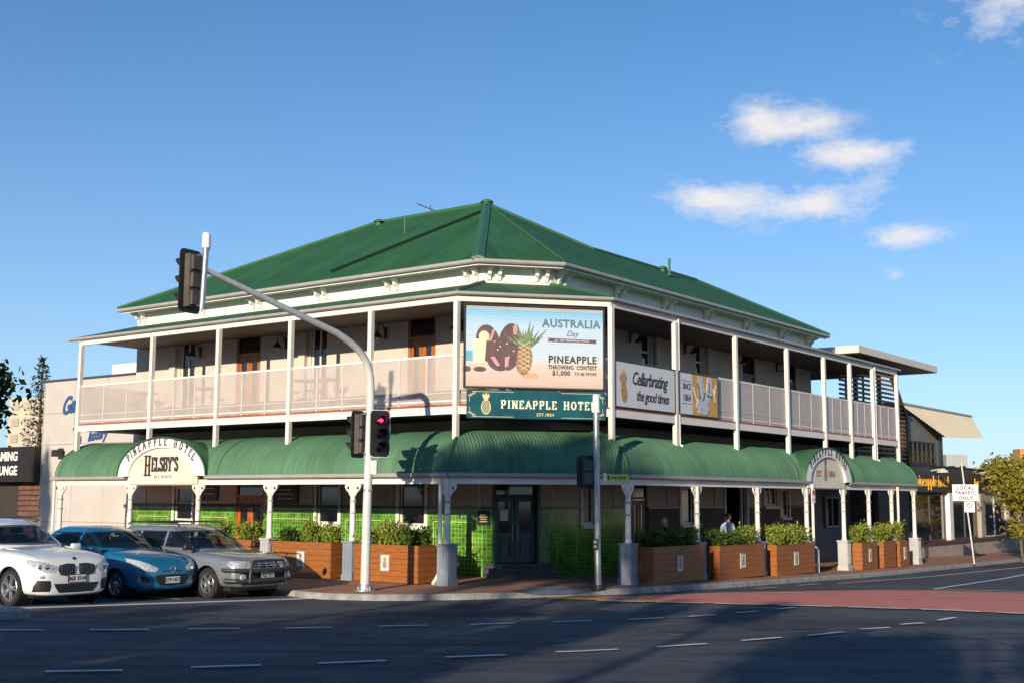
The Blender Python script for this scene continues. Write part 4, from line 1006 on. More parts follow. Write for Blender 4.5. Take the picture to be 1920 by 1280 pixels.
# ------------------------------------------------------------------ signs hung on the hotel
def frame_bars(mb, F, a, b, c, d, n0, n1, w):
    for q in ((a, b, c, c+w), (a, b, d-w, d), (a, a+w, c+w, d-w), (b-w, b, c+w, d-w)): mb.box(F, q[0], q[1], n0, n1, q[2], q[3])
def flat(mb, M, pts, d=.004):
    mb.prism([M(x, y, 0) for x, y in pts], Vector(M(0, 0, d))-Vector(M(0, 0, 0)))
def blob(cx, cy, rx, ry, rot=0, n=18, f=None):
    out = []
    for k in range(n):
        a = 2*math.pi*k/n; s = 1 if f is None else f(a); x, y = rx*math.cos(a)*s, ry*math.sin(a)*s
        out.append((cx+x*math.cos(rot)-y*math.sin(rot), cy+x*math.sin(rot)+y*math.cos(rot)))
    return out
# large slatted advertising screen in the corner bay
bb = thing('billboard', 'large beach advertising screen with flip-flops and a pineapple on the corner balcony', 'billboard', FC(LC/2, .1, 4.72))
a, b, c, d = .16, 3.64, 4.72, 6.68; N0 = .10
mb = MB(); mb.box(FC, a, b, N0-.08, N0, c, d); mb.build('backing', mat('screen_backing', (.5, .42, .36), .6), bb)
mb = MB(); frame_bars(mb, FC, a-.04, b+.04, c-.04, d+.06, N0-.02, N0+.035, .04); mb.build('frame', BLACKM, bb)
def screen_material():
    m = mat('beach_print', (.6, .75, .85), .6, var=0); N, L, bs = add_nodes(m)
    tc = N.new('ShaderNodeTexCoord'); sp = N.new('ShaderNodeSeparateXYZ'); L.new(tc.outputs['Object'], sp.inputs[0])
    no = N.new('ShaderNodeTexNoise'); no.inputs['Scale'].default_value = 2.2; no.inputs['Detail'].default_value = 5; L.new(tc.outputs['Object'], no.inputs['Vector'])
    ad = N.new('ShaderNodeMath'); ad.operation = 'MULTIPLY_ADD'; ad.inputs[1].default_value = .10; L.new(no.outputs['Fac'], ad.inputs[0]); L.new(sp.outputs[2], ad.inputs[2])
    rp = N.new('ShaderNodeValToRGB'); e = rp.color_ramp.elements
    mr = N.new('ShaderNodeMapRange'); mr.inputs['From Max'].default_value = 2.0; L.new(ad.outputs[0], mr.inputs['Value']); L.new(mr.outputs[0], rp.inputs[0])
    e[0].position = 0; e[0].color = (.42, .33, .25, 1); e[1].position = 1; e[1].color = (.20, .45, .66, 1)
    for p, c_ in ((.06, (.66, .50, .42, 1)), (.30, (.74, .60, .52, 1)), (.36, (.62, .70, .76, 1)), (.55, (.55, .68, .80, 1)), (.78, (.50, .67, .82, 1)), (.93, (.26, .54, .74, 1))):
        q = e.new(p); q.color = c_
    L.new(rp.outputs[0], bs.inputs['Base Color']); return m
mb = MB()
zz = c+.01; ns = 44
for k in range(ns):                               # the picture is printed on narrow horizontal slats
    z0 = zz+(d-.06-zz)*k/ns; z1 = zz+(d-.06-zz)*(k+1)/ns; mb.box(FC, a+.005, b-.005, N0+.002, N0+.013, z0+.006, z1)
sl = mb.build('printed_slats', screen_material(), bb); sl['kind'] = 'stuff'
Mb = lambda x, y, dd: FC(a+x, N0+.0135+dd, c+y)
BR = mat('print_brown', (.14, .085, .085), .6, var=.15, scale=8)
def art(name, m, polys, dd=.003):
    mb = MB()
    for k, p in enumerate(polys): flat(mb, Mb, p, dd+.0006*k)
    return mb.build(name, m, bb)
art('picture_flip_flops', BR, [blob(.56, 1.05, .30, .46, .18, 22), blob(1.10, .98, .30, .58, -.10, 22), blob(.86, .72, .34, .34, 0, 20)])
art('picture_straps', mat('print_pink', (.62, .34, .36), .6), [[(.40, 1.34), (.47, 1.36), (.62, 1.12), (.56, 1.1)], [(.68, 1.40), (.74, 1.38), (.64, 1.10), (.58, 1.12)], [(1.18, 1.5), (1.28, 1.5), (1.30, 1.28), (1.2, 1.28)], [(.62, .72), (.72, .74), (.86, .52), (.78, .5)], [(.98, .72), (1.10, .76), (1.06, .5), (.98, .48)]], .007)
art('picture_stars', WHITE, [blob(.86+.17*k, .98+.1*math.sin(k*2.3), .02, .02, 0, 6) for k in range(4)]+[blob(.72, 1.1, .018, .018, 0, 6), blob(.8, .9, .018, .018, 0, 6)], .009)
art('picture_drink', mat('print_lime', (.74, .74, .50), .5), [[(.24, .55), (.48, .55), (.52, 1.15), (.20, 1.15)], blob(.46, 1.22, .13, .13)], .011)
art('picture_sea', mat('print_sea', (.14, .44, .60), .6), [[(0, .62), (.18, .62), (.18, .86), (0, .86)]], .002)
PG = mat('print_leaf', (.22, .30, .15), .6, var=.3, scale=12)
lv = []
for k in range(15):
    an = -1.35+k*.19; L_ = .42+.16*math.sin(k*1.7); bx, by = 1.50+.03*(k-7)*.4, .98; tx, ty = bx+math.sin(an)*L_, by+.12+math.cos(an)*L_*.95
    lv.append([(bx-.035, by), (bx+.035, by), ((bx+tx)/2+.03, (by+ty)/2), (tx, ty), ((bx+tx)/2-.03, (by+ty)/2)])
art('picture_pineapple_leaves', PG, lv, .012)
art('picture_pineapple', mat('print_pineapple', (.45, .27, .13), .6, var=.45, scale=16), [blob(1.46, .68, .2, .38, -.12, 20)], .013)
lat = []
for k in range(6):
    y = .40+k*.11; lat += [[(1.30, y), (1.32, y), (1.62, y+.16), (1.60, y+.17)], [(1.60, y-.02), (1.62, y-.01), (1.33, y+.16), (1.31, y+.15)]]
art('picture_pineapple_lattice', mat('print_pale', (.70, .55, .36), .6), lat, .017)
art('picture_sunglasses', mat('print_dark', (.12, .10, .09), .5), [blob(.02+.02, .42, .1, .07), blob(.36, .42, .16, .06)], .004)
art('picture_starfish', mat('print_sand', (.62, .40, .26), .6), [blob(1.62, .28, .22, .07, 0, 14)], .004)
def btxt(name, m, items):
    for txt, x, y, h, kw in items: mb = MB(); font_text(mb, txt, lambda px, py, dd, x=x, y=y: Mb(x+px, y+py, dd+.003), h, **kw); mb.build(name, m, bb)
btxt('lettering', mat('print_steel_blue', (.12, .20, .27), .6), [('AUSTRALIA', 2.66, 1.50, .20, dict(wx=.95, space=1.12, bold=.03)), ('Day', 2.68, 1.28, .15, dict(shear=.35, wx=.9))])
btxt('lettering', mat('print_charcoal', (.06, .055, .05), .6), [('PINEAPPLE', 2.69, .62, .185, dict(wx=.9, space=1.15, bold=.03)), ('THROWING  CONTEST', 2.69, .47, .10, dict(wx=.78, bold=.025, space=1.1)), ('$1,000', 2.40, .32, .115, dict(bold=.025, wx=.9, space=1.15)), ('TO BE WON!', 3.02, .33, .075, dict(space=1.1, wx=.85, bold=.015))])
art('ribbon', mat('print_ribbon', (.13, .09, .075), .6), [[(2.05, 1.14), (3.32, 1.12), (3.28, 1.17), (3.32, 1.21), (2.05, 1.23), (2.09, 1.185)]], .003)
btxt('lettering', WHITE, [('AT THE PINEAPPLE HOTEL', 2.68, 1.153, .05, dict(space=1.1))])
# hotel name board beneath it
hs = thing('hotel_name_sign', 'teal name board with gold pineapple below the corner billboard', 'sign', FC(LC/2, .1, 3.95))
a2, b2, c2, d2 = .20, 3.68, 3.95, 4.63
mb = MB(); mb.box(FC, a2, b2, .10, .16, c2, d2); mb.build('panel', mat('teal_board', (.010, .115, .115), .35, var=.5, scale=1.6, col2=(.006, .05, .085)), hs)
Ms = lambda x, y, dd: FC(a2+x, .161+dd, c2+y)
mb = MB(); pineapple(mb, lambda x, y, dd: Ms(.47+x, .27+y, dd), .60); mb.build('emblem', GOLD, hs)
mb = MB(); slab_text(mb, 'PINEAPPLE HOTEL', lambda x, y, dd: Ms(2.03+x, .25+y, dd), .185, wt=.2, wx=.84, gap=.33); mb.build('lettering', mat('pale_gold_lettering', (.86, .80, .58), .5), hs)
mb = MB(); slab_text(mb, 'EST.1864', lambda x, y, dd: Ms(1.95+x, .075+y, dd), .065, wt=.2, wx=1, gap=.3); mb.build('lettering', GOLD, hs)
for cx, sx, LN in ((.06, 1, ((.12, 1.15, .035, .045), (.12, 1.15, .635, .645), (.06, .068, .12, .28), (.06, .068, .40, .56))), (3.41, -1, ((2.35, 3.36, .035, .045), (2.35, 3.36, .635, .645), (3.40, 3.408, .12, .28), (3.40, 3.408, .40, .56)))):
    for x0, x1, y0, y1 in LN: mb = MB(); flat(mb, Ms, [(x0, y0), (x1, y0), (x1, y1), (x0, y1)]); mb.build('border_line', GOLD, hs)
    for cy, sy in ((.05, 1), (.63, -1)):
        mb = MB()
        for k in range(4): flat(mb, Ms, blob(cx+sx*.045*k, cy+sy*(.09-.024*k), .034, .014, sx*sy*(.5+.5*k), 7), .004+.0005*k)
        mb.build('border_leaf', GOLD, hs)
# two printed banners on the side-street balustrade
bn = thing('banner', 'pale grey banner with black script and gold pineapple on the balcony rail', 'banner', FB(1.7, .1, 4.35))
a3, b3, c3, d3 = .1, 3.14, 4.33, 5.46
mb = MB(); mb.box(FB, a3, b3, .09, .10, c3, d3); mb.build('sheet', mat('pale_grey_print', (.66, .67, .70), .6, var=.04), bn)
mb = MB(); frame_bars(mb, FB, a3-.02, b3+.02, c3-.03, d3+.03, .085, .115, .03); mb.build('frame', BLACKM, bn)
Mn = lambda x, y, dd: FB(a3+x, .1005+dd, c3+y)
mb = MB(); font_text(mb, 'Cellarbrating', lambda x, y, dd: Mn(.80+x, .60+y, dd), .34, shear=.32, wx=.80, bold=.016, space=.92, align='LEFT'); mb.build('lettering', BLACKLET, bn); mb = MB(); font_text(mb, 'the good times', lambda x, y, dd: Mn(1.02+x, .20+y, dd), .27, shear=.32, wx=.80, bold=.014, space=.92, align='LEFT'); mb.build('lettering', BLACKLET, bn)
mb = MB(); flat(mb, Mn, blob(.42, .36, .15, .26, .15, 18)); 
for k in range(7):
    an = -.75+k*.25+.05; L_ = .42-.05*abs(k-3); bx, by = .36+.02*(k-3), .58; tx, ty = bx+math.sin(an)*L_*.7, by+math.cos(an)*L_; flat(mb, Mn, [(bx-.03, by), (bx+.03, by), ((bx+tx)/2+.03, (by+ty)/2), (tx, ty), ((bx+tx)/2-.03, (by+ty)/2)], .005+.0007*k)
mb.build('emblem', mat('print_gold', (.55, .33, .10), .6, var=.35, scale=12), bn)
bn2 = thing('banner', 'half orange banner with since 1864 lettering and a drawn handshake', 'banner', FB(4.7, .1, 4.35))
a4, b4 = 3.38, 5.62
mb = MB(); mb.box(FB, a4, 4.12, .09, .10, c3, d3); mb.build('sheet', MATS['pale_grey_print'], bn2)
mb = MB(); mb.box(FB, 4.12, b4, .09, .101, c3, d3); mb.build('sheet', mat('orange_print', (.62, .36, .09), .6, var=.1), bn2)
mb = MB(); frame_bars(mb, FB, a4-.02, b4+.02, c3-.03, d3+.03, .085, .115, .03); mb.build('frame', BLACKM, bn2)
Mn2 = lambda x, y, dd: FB(a4+x, .1015+dd, c3+y)
mb = MB(); font_text(mb, 'SINCE', lambda x, y, dd: Mn2(.42+x, .68+y, dd), .17, wx=.75); mb.build('lettering', BLACKLET, bn2); mb = MB(); font_text(mb, '1864', lambda x, y, dd: Mn2(.42+x, .36+y, dd), .20, wx=.8)
mb.build('lettering', BLACKLET, bn2)
for y in (.28, .90): mb = MB(); flat(mb, Mn2, [(.12, y), (.7, y), (.7, y+.012), (.12, y+.012)]); mb.build('rule_line', BLACKLET, bn2)
mb = MB()
for pl in ([(1.05, 1.1), (1.33, 1.1), (1.45, .62), (1.3, .42), (1.08, .55)], [(1.65, 1.1), (1.9, 1.1), (1.86, .6), (1.62, .32), (1.4, .45), (1.5, .62)], [(1.05, .45), (1.6, .40), (1.72, .2), (1.5, .02), (1.1, .06), (.92, .25)]): flat(mb, Mn2, pl, .004+.0008*len(mb.f))
mb.build('picture_hands', mat('print_grey_hands', (.62, .63, .68), .6, var=.25, scale=8), bn2)
mb = MB()
for pl in ([(1.02, .9), (1.06, .9), (1.2, .48), (1.16, .47)], [(1.44, .66), (1.5, .66), (1.36, .38), (1.31, .4)], [(1.0, .3), (1.5, .36), (1.5, .33), (1.0, .26)], [(1.6, .62), (1.86, .56), (1.85, .52), (1.58, .56)], [(1.6, .3), (1.68, .25), (1.44, .1), (1.4, .14)], [(.95, .2), (1.35, .1), (1.34, .07), (.95, .16)], [(1.7, .95), (1.74, .95), (1.72, .66), (1.68, .66)]): flat(mb, Mn2, pl, .012+.0006*len(mb.f)/6)
mb.build('picture_lines', mat('print_ink', (.08, .08, .11), .6), bn2)
mb = MB()
for pl in ([(.78, .75), (.82, .78), (1.02, .42), (.98, .40)], [(1.95, .8), (2.0, .8), (2.1, .45), (2.06, .43)], [(2.02, .6), (2.06, .6), (2.16, .9), (2.12, .92)]): flat(mb, Mn2, pl, .005)
mb.build('picture_streaks', WHITE, bn2)

# ------------------------------------------------------------------ planters with shrubs
PLANK = mat('oiled_planter_boards', (.37, .130, .024), .5, var=.4, scale=3.2, col2=(.22, .068, .016), stretch=(1.2, 1.2, 9))
SOIL = mat('potting_soil', (.035, .025, .018), .95, var=.3, scale=12)
LEAF = None
def leaf_material(name, c1, c2, trans=.35):
    m = mat(name, c1, .45, var=0, spec=.35); N, L, b = add_nodes(m)
    oi = N.new('ShaderNodeTexCoord'); no = N.new('ShaderNodeTexNoise'); no.inputs['Scale'].default_value = 9; no.inputs['Detail'].default_value = 2; L.new(oi.outputs['Object'], no.inputs['Vector'])
    rp = N.new('ShaderNodeValToRGB'); rp.color_ramp.elements[0].position = .32; rp.color_ramp.elements[1].position = .68; rp.color_ramp.elements[0].color = (*c2, 1); rp.color_ramp.elements[1].color = (*c1, 1)
    L.new(no.outputs['Fac'], rp.inputs[0]); L.new(rp.outputs[0], b.inputs['Base Color'])
    tl = N.new('ShaderNodeBsdfTranslucent'); L.new(rp.outputs[0], tl.inputs['Color']); mx = N.new('ShaderNodeMixShader'); mx.inputs[0].default_value = trans
    L.new(b.outputs[0], mx.inputs[1]); L.new(tl.outputs[0], mx.inputs[2]); L.new(mx.outputs[0], N['Material Output'].inputs['Surface']); return m
SHRUB = leaf_material('shrub_leaves', (.38, .42, .06), (.14, .20, .03))
SHRUBD = leaf_material('dark_shrub_leaves', (.12, .19, .03), (.045, .09, .018))
TREEL = leaf_material('street_tree_leaves', (.42, .36, .05), (.20, .19, .03))
TREED = leaf_material('dark_tree_leaves', (.05, .085, .02), (.02, .04, .012))
PINEL = leaf_material('pine_needles', (.040, .060, .028), (.016, .028, .013), .15)
BARK = mat('bark', (.16, .12, .085), .9, var=.35, scale=9, bump=.5, bscale=25)
def leaves_mesh(name, pts, size, m, rnd, up=.35, asp=.5):
    # many separate folded leaf blades at the given points
    V = []; Fc = []
    for p, s in pts:
        d = Vector((rnd.gauss(0, 1), rnd.gauss(0, 1), rnd.gauss(0, 1)+up)).normalized(); x = d.orthogonal().normalized(); x = (Matrix.Rotation(rnd.uniform(0, 6.28), 3, d) @ x)
        y = d.cross(x); L_ = size*s*rnd.uniform(.7, 1.3); w = L_*asp*.5; i = len(V); q = y*0+d
        b0 = p; tip = p+x*L_; m1 = p+x*L_*.5
        V += [b0, m1+y*w+d*w*.35, tip, m1-y*w+d*w*.35]
        Fc += [(i, i+1, i+2), (i, i+2, i+3)]
    me = bpy.data.meshes.new(name); me.from_pydata([tuple(v) for v in V], [], Fc); me.materials.append(m); me.update(); return me
def shrub_meshes(seed, rx, ry, h, n, m):
    rnd = random.Random(seed); pts = []
    tw = [(rnd.uniform(-.85, .85)*rx, rnd.uniform(-.85, .85)*ry, rnd.uniform(.6, 1.0)*h) for _ in range(16)]
    for k in range(n):
        tx, ty, tz = rnd.choice(tw); f = rnd.random()**.6; z = f*tz
        sp = .075+.05*(1-f)
        p = Vector((tx*(.35+.65*f)+rnd.gauss(0, sp), ty*(.35+.65*f)+rnd.gauss(0, sp*.9), max(.01, z+rnd.gauss(0, .05)))); pts.append((p, 1))
    fo = leaves_mesh('foliage', pts, .088, m, rnd, up=.6, asp=.55)
    mb = MB()
    for tx, ty, tz in tw: mb.tube([(tx*.3, ty*.3, -.05), (tx*.7, ty*.7, tz*.5), (tx, ty, tz*.95)], [.011, .008, .004], 5)
    return fo, mb.mesh('stems', BARK)
SHR = [shrub_meshes(s, .40, .22, .52, 1050, SHRUB) for s in (1, 2, 3)] + [shrub_meshes(s, .42, .24, .62, 1150, SHRUBD) for s in (4, 5)] + [shrub_meshes(s, .26, .24, .62, 1000, SHRUB) for s in (6, 7)]
def shrub(loc, kind, rz, sc, label):
    t = thing('shrub', label, 'shrub', loc, rz, 'shrubs growing in the planters'); fo, st = SHR[kind]
    for nm, me in (('foliage', fo), ('stems', st)):
        o = link(nm, me, t); o.scale = sc
def planter(F, a, b, n0, n1, h, label, badge, side):
    zb = zfoot((a+b)/2 if F is FB else -1); th = thing('planter', label, 'planter', F((a+b)/2, (n0+n1)/2, zb), 0, 'timber planters along the footpath')
    nb_ = 6; bh = h/nb_
    for k in range(nb_):
        z0, z1 = zb+.02+k*bh, zb+.02+(k+1)*bh-.006; j = .003*((k*7) % 3)
        mb = MB(); mb.box(F, a, b, n1-.025, n1+j, z0, z1); mb.build('board', PLANK, th)
        mb = MB(); mb.box(F, a-j, a+.025, n0+.026, n1-.0255, z0, z1); mb.build('board', PLANK, th)
        mb = MB(); mb.box(F, b-.025, b+j, n0+.026, n1-.0255, z0, z1); mb.build('board', PLANK, th)
        mb = MB(); mb.box(F, a, b, n0, n0+.0255, z0, z1); mb.build('board', PLANK, th)
    mb = MB(); mb.box(F, a+.026, b-.026, n0+.027, n1-.026, zb+.03, zb+h-.07); mb.build('soil', SOIL, th)
    mb = MB(); frame_bars(mb, lambda t, z, n: F(t, n, z), a-.015, b+.015, n0-.015, n1+.015, zb+h+.015, zb+h+.04, .07); mb.build('rim', PLANK, th)
    mb = MB(); mb.box(F, a+.04, b-.04, n0+.04, n1-.04, zb-.03, zb+.019); mb.build('base', BLACKM, th)
    if badge:
        m = (a+b)/2; w, hh = (.15, .20) if b-a > 1.6 else (.10, .22); zc = zb+h*.55
        mb = MB(); mb.box(F, m-w, m+w, n1+.008, n1+.022, zc-hh, zc+hh); bd = mb.build('badge', mat('badge_plate', (.66, .60, .50), .5), th)
        mb = MB(); frame_bars(mb, F, m-w, m+w, zc-hh, zc+hh, n1+.022, n1+.03, .018); pineapple(mb, (lambda x, y, dd: F(m+(x if F is not FA else -x), n1+.0225+dd, zc-.04+y)), .30, lat=False); mb.build('badge_emblem', mat('badge_emblem', (.30, .26, .21), .5), bd)
    return th, zb+h-.07
def fill(F, a, b, n, z, kinds, labels):
    for k, kd in enumerate(kinds):
        t = a+(b-a)*(k+.5)/len(kinds); p = F(t, n, z)
        shrub(p, kd, random.uniform(0, 6.28) if kd < 5 else .5*k, (random.uniform(.9, 1.12), random.uniform(.9, 1.1), random.uniform(.98, 1.3) if kd not in (3, 4) else random.uniform(.72, .92)), labels[k])
_, z = planter(FA, .46, 2.52, .12, .84, .86, 'long sunlit planter right behind the tall signal pole', True, 1)
fill(FA, .46, 2.52, .48, z, (4, 0, 1), ('dark leaved shrub at the right end of the planter behind the signal pole', 'bright green shrub in the middle of the planter behind the signal pole', 'yellow green shrub at the left end of the planter behind the signal pole'))
_, z = planter(FA, 3.32, 5.42, .12, .84, .86, 'long planter between the silver car and the signal pole', True, 1)
fill(FA, 3.32, 5.42, .48, z, (2, 0, 3), ('yellow green shrub at the right end of the planter beside the silver car', 'bright shrub in the middle of the planter beside the silver car', 'darker shrub at the left end of the planter beside the silver car'))
_, z = planter(FA, 6.25, 8.3, .12, .84, .86, 'planter mostly hidden behind the silver car', False, 1)
fill(FA, 6.25, 8.3, .48, z, (1, 2), ('shrub behind the silver car bonnet near the orange door', 'shrub showing above the silver car roof'))
_, z = planter(FB, -.12, 2.42, .56, 1.28, .86, 'shaded long planter nearest the corner on the side street', True, 1)
fill(FB, -.12, 2.42, .92, z, (3, 4, 3), ('dark shrub at the corner end of the first side-street planter', 'dark shrub in the middle of the first side-street planter', 'dark shrub at the far end of the first side-street planter'))
_, z = planter(FB, 3.5, 6.2, .46, 1.16, .86, 'second long planter along the side street, man standing behind', True, 1)
fill(FB, 3.5, 6.2, .8, z, (4, 3, 0), ('dark shrub at the near end of the second side-street planter', 'dark shrub before the man in the doorway', 'lighter shrub at the far end of the second side-street planter'))
_, z = planter(FB, 7.15, 9.85, .42, 1.10, .86, 'third long planter along the side street with sunlit bushes', True, 1)
fill(FB, 7.15, 9.85, .76, z, (2, 1, 0), ('sunlit shrub at the near end of the third side-street planter', 'sunlit shrub in the middle of the third side-street planter', 'sunlit shrub at the far end of the third side-street planter'))
for k, (a, b, w) in enumerate(((13.75, 15.15, 'first'), (15.75, 16.95, 'second'), (17.35, 18.3, 'third'))):
    _, z = planter(FB, a, b, .42, 1.10, .86, w+' of the three small planters right of the side-street arch', k != 1, 1)
    fill(FB, a, b, .76, z, (5+k % 2, 6-k % 2) if k < 2 else (5,), (f'rounded bright shrub, near half of the {w} small planter', f'rounded bright shrub, far half of the {w} small planter') if k < 2 else ('upright bright shrub in the third small planter',))

# ------------------------------------------------------------------ traffic signals
VIS = BLACK
def signal_head(root, o, face, aspects=3, board=True, lit=None, w=.25, white_edge=False, nm='signal_head', K0=1.0):
    # o: centre; face: direction it looks
    f = Vector(face).normalized(); s = Vector((0, 0, 1)).cross(f).normalized(); u = Vector((0, 0, 1)); H = aspects*.29
    def L(x, y, z): return o+(s*x+f*y+u*z)*K0
    mb = MB(); mb.box(L, -.13, .13, -.1, .02, -H/2, H/2)
    for k in range(aspects): mb.box(L, -.11, .11, -.16, -.1, -H/2+.29*k+.03, -H/2+.29*k+.26)
    hd = mb.build(nm, mat('signal_housing', (.10, .085, .075), .55, var=.25, scale=5), root)
    if board:
        bw, bh, r = .24, H/2+.09, .09; out = []
        for cx, cz, a0 in ((bw-r, bh-r, 0), (-bw+r, bh-r, 90), (-bw+r, -bh+r, 180), (bw-r, -bh+r, 270)):
            for k in range(5): a = R(a0+k*22.5); out.append((cx+r*math.cos(a), cz+r*math.sin(a)))
        mb = MB(); mb.prism([L(x, .02, z) for x, z in out], f*.012); mb.build('backing_board', BLACK, hd)
        if white_edge:
            mb = MB(); inn = [(x*.94, z*.975) for x, z in out]; mb.loft([[L(x, .033, z) for x, z in inn], [L(x, .033, z) for x, z in out], [L(x, .038, z) for x, z in out], [L(x, .038, z) for x, z in inn], [L(x, .033, z) for x, z in inn]]); mb.build('board_border', WHITE, hd)
    for k in range(aspects):
        z = H/2-.145-.29*k; c = L(0, .035, z)
        mb = MB(); mb.lathe(c, [(.10*K0, 0), (.10*K0, .012), (.05*K0, .03)], 16, f)
        on = lit == k
        if on:
            mb.build('lens', mat('dark_red_lens', (.12, .01, .015), .3), hd)
            mb = MB(); P = lambda x, zz: c+f*.035+s*x+u*zz
            mb.prism([P(-.075, -.02), P(.0, -.02), P(-.0, -.02), P(.0, -.06), P(.07, 0), P(.0, .06), P(0, .02), P(-.075, .02)], f*.006); mb.build('lit_arrow', mat('lit_red_arrow', (.8, .02, .05), .4, var=0, emit=((1.0, .03, .10), 3.2)), hd)
        else: mb.build('lens', mat('unlit_lens', (.02, .02, .02), .2), hd, smooth=True)
        mb = MB(); K = 18; rings = []
        for rr, yy in ((.118, .034), (.118, 1), (.106, 1), (.106, .034)):
            ring = []
            for q in range(K+1):
                a = R(-58+q*296/K); ln = .06+.22*max(0, math.sin(a)*.5+.5)
                ring.append(c+(s*rr*math.cos(a)+u*rr*math.sin(a)+f*(0 if yy < .5 else ln))*K0)
            rings.append(ring)
        mb.loft(rings+[rings[0]], close=False); mb.build('visor', VIS, hd, smooth=True)
    return hd
PB = FA(.11, 3.0, .02)
sp = thing('traffic_signal_pole', 'tall pale signal pole with long curved arm reaching over the main street', 'traffic light', PB)
mb = MB(); lean = Vector((.006, 0, 0))
arm = [PB, PB+Vector((.02, 0, 2.0)), PB+Vector((.05, 0, 4.2))]; AE = FA(.12, 7.68, 6.42)
bend = PB+Vector((.05, 0, 4.2)); hd_ = (Vector((AE.x, AE.y, 0))-Vector((PB.x, PB.y, 0))).normalized()
ctrl = [bend, bend+Vector((0, 0, .95)), bend+hd_*.55+Vector((0, 0, 1.28)), bend+hd_*1.5+Vector((0, 0, 1.52)), AE]
pts = arm[:2]
for k in range(13):
    t = k/12; p0, p1, p2, p3 = bend, bend+Vector((0, 0, .75)), bend+hd_*.10+Vector((0, 0, 1.02)), bend+hd_*1.15+Vector((0, 0, 1.36)); pts.append(p0*(1-t)**3+p1*3*t*(1-t)**2+p2*3*t*t*(1-t)+p3*t**3)
pts.append(AE)
mb.tube(pts, [.105, .098]+[.09-.0012*k for k in range(13)]+[.055], 14); mb.build('pole', GALVL, sp, smooth=True)
mb = MB(); mb.lathe(PB-Vector((0, 0, .01)), [(.24, 0), (.24, .03), (.14, .04), (.12, .16)], 16)
for k in range(4): mb.lathe(PB+Vector((.18*math.cos(k*1.57+.78), .18*math.sin(k*1.57+.78), .02)), [(.025, 0), (.025, .06), (.01, .09)], 8)
mb.build('base_flange', GALV, sp)
mb = MB()
for z in (2.15, 2.95, 3.85): mb.lathe(PB+Vector((.03, 0, z)), [(.1, 0), (.112, .005), (.112, .045), (.1, .05)], 14)
mb.build('strap', GALV, sp)
mb = MB(); mb.lathe(PB+Vector((.12, -.08, 2.62)), [(.035, 0), (.035, .2)], 8); mb.box(FW, PB.x+.1, PB.x+.22, PB.y-.12, PB.y-.02, 2.55, 2.85); mb.build('junction_box', GALVL, sp)
mb = MB(); mb.tube([AE+Vector((-.02, 0, -.78)), AE+Vector((.02, 0, .40))], .055, 10); mb.lathe(AE+Vector((.02, 0, .38)), [(.07, 0), (.07, .05)], 10); mb.build('end_post', GALV, sp, smooth=True)
mb = MB(); mb.lathe(AE+Vector((.02, 0, .42)), [(.085, 0), (.08, .27), (.06, .30)], 14); mb.build('end_cap', WHITE, sp, smooth=True)
signal_head(sp, AE+uA*.33+Vector((-.04, 0, -.2)), uA+nA*.10, board=True, K0=1.2)
mb = MB()
for z in (.3, -.7): mb.tube([AE+Vector((0, 0, z)), AE+uA*.24+Vector((0, 0, z))], .014, 6)
mb.build('mounting_bar', GALV, sp)
signal_head(sp, PB+Vector((-.22, .14, 3.42)), uA+nA*.12)
signal_head(sp, PB+Vector((.27, -.12, 3.42)), Vector((.42, -.9, 0)), lit=0, white_edge=True)
mb = MB()
for z in (3.0, 3.86): mb.tube([PB+Vector((-.2, .1, z)), PB+Vector((.03, 0, z)), PB+Vector((.25, -.08, z))], .014, 6)
mb.build('mounting_bar', GALV, sp)
PC = Vector((1.97, 28.19, .02))
s2 = thing('traffic_signal_post', 'slim grey signal post with street name blade at the kerb corner', 'traffic light', PC)
mb = MB(); mb.tube([PC, PC+Vector((-.02, 0, 2.0)), PC+Vector((-.03, 0, 3.98))], [.075, .07, .066], 14); mb.build('pole', GALV, s2, smooth=True)
mb = MB()
for z in (2.62, 2.95, 3.3, 3.86): mb.lathe(PC+Vector((-.02, 0, z)), [(.07, 0), (.085, .005), (.085, .03), (.07, .035)], 14)
mb.build('strap', GALV, s2)
mb = MB(); mb.lathe(PC+Vector((-.03, 0, 3.98)), [(.10, 0), (.10, .03), (.085, .03), (.075, .4), (.05, .42)], 14); mb.build('end_cap', WHITE, s2, smooth=True)
mb = MB(); mb.lathe(PC-Vector((0, 0, .01)), [(.17, 0), (.17, .025), (.1, .03), (.09, .1)], 14); mb.build('base_flange', BLACKM, s2)
signal_head(s2, PC+Vector((-.24, .1, 2.62)), Vector((-.25, .97, 0)), aspects=2, board=True, nm='pedestrian_signal')
mb = MB(); mb.tube([PC+Vector((-.24, .1, 2.62)), PC+Vector((0, 0, 2.62))], .015, 6); mb.build('mounting_bar', GALV, s2)
sd = Vector((.985, .17, 0)).normalized(); sn = Vector((sd.y, -sd.x, 0))
Lx = lambda x, y, z: PC+sd*x+sn*y+Vector((0, 0, z))
mb = MB(); mb.box(Lx, .2, .72, -.012, .012, 2.41, 2.58); bl_ = mb.build('street_name_blade', mat('lime_sign', (.50, .66, .06), .45, var=.05), s2)
mb = MB(); mb.box(Lx, .13, .2, -.02, .02, 2.40, 2.60); mb.tube([Lx(0, 0, 2.44), Lx(.16, 0, 2.44)], .016, 6); mb.build('blade_bracket', WHITE, s2)
mb = MB(); mb.box(Lx, .225, .275, .0125, .016, 2.445, 2.55); mb.build('emblem', mat('sign_navy', (.02, .05, .06), .5), bl_)
for x0, x1 in ((.31, .35), (.365, .45), (.475, .565), (.585, .665)):
    mb = MB(); mb.box(Lx, x0, x1, .0125, .015, 2.468, 2.522); mb.build('worn_lettering', mat('sign_olive', (.13, .20, .02), .5), bl_)
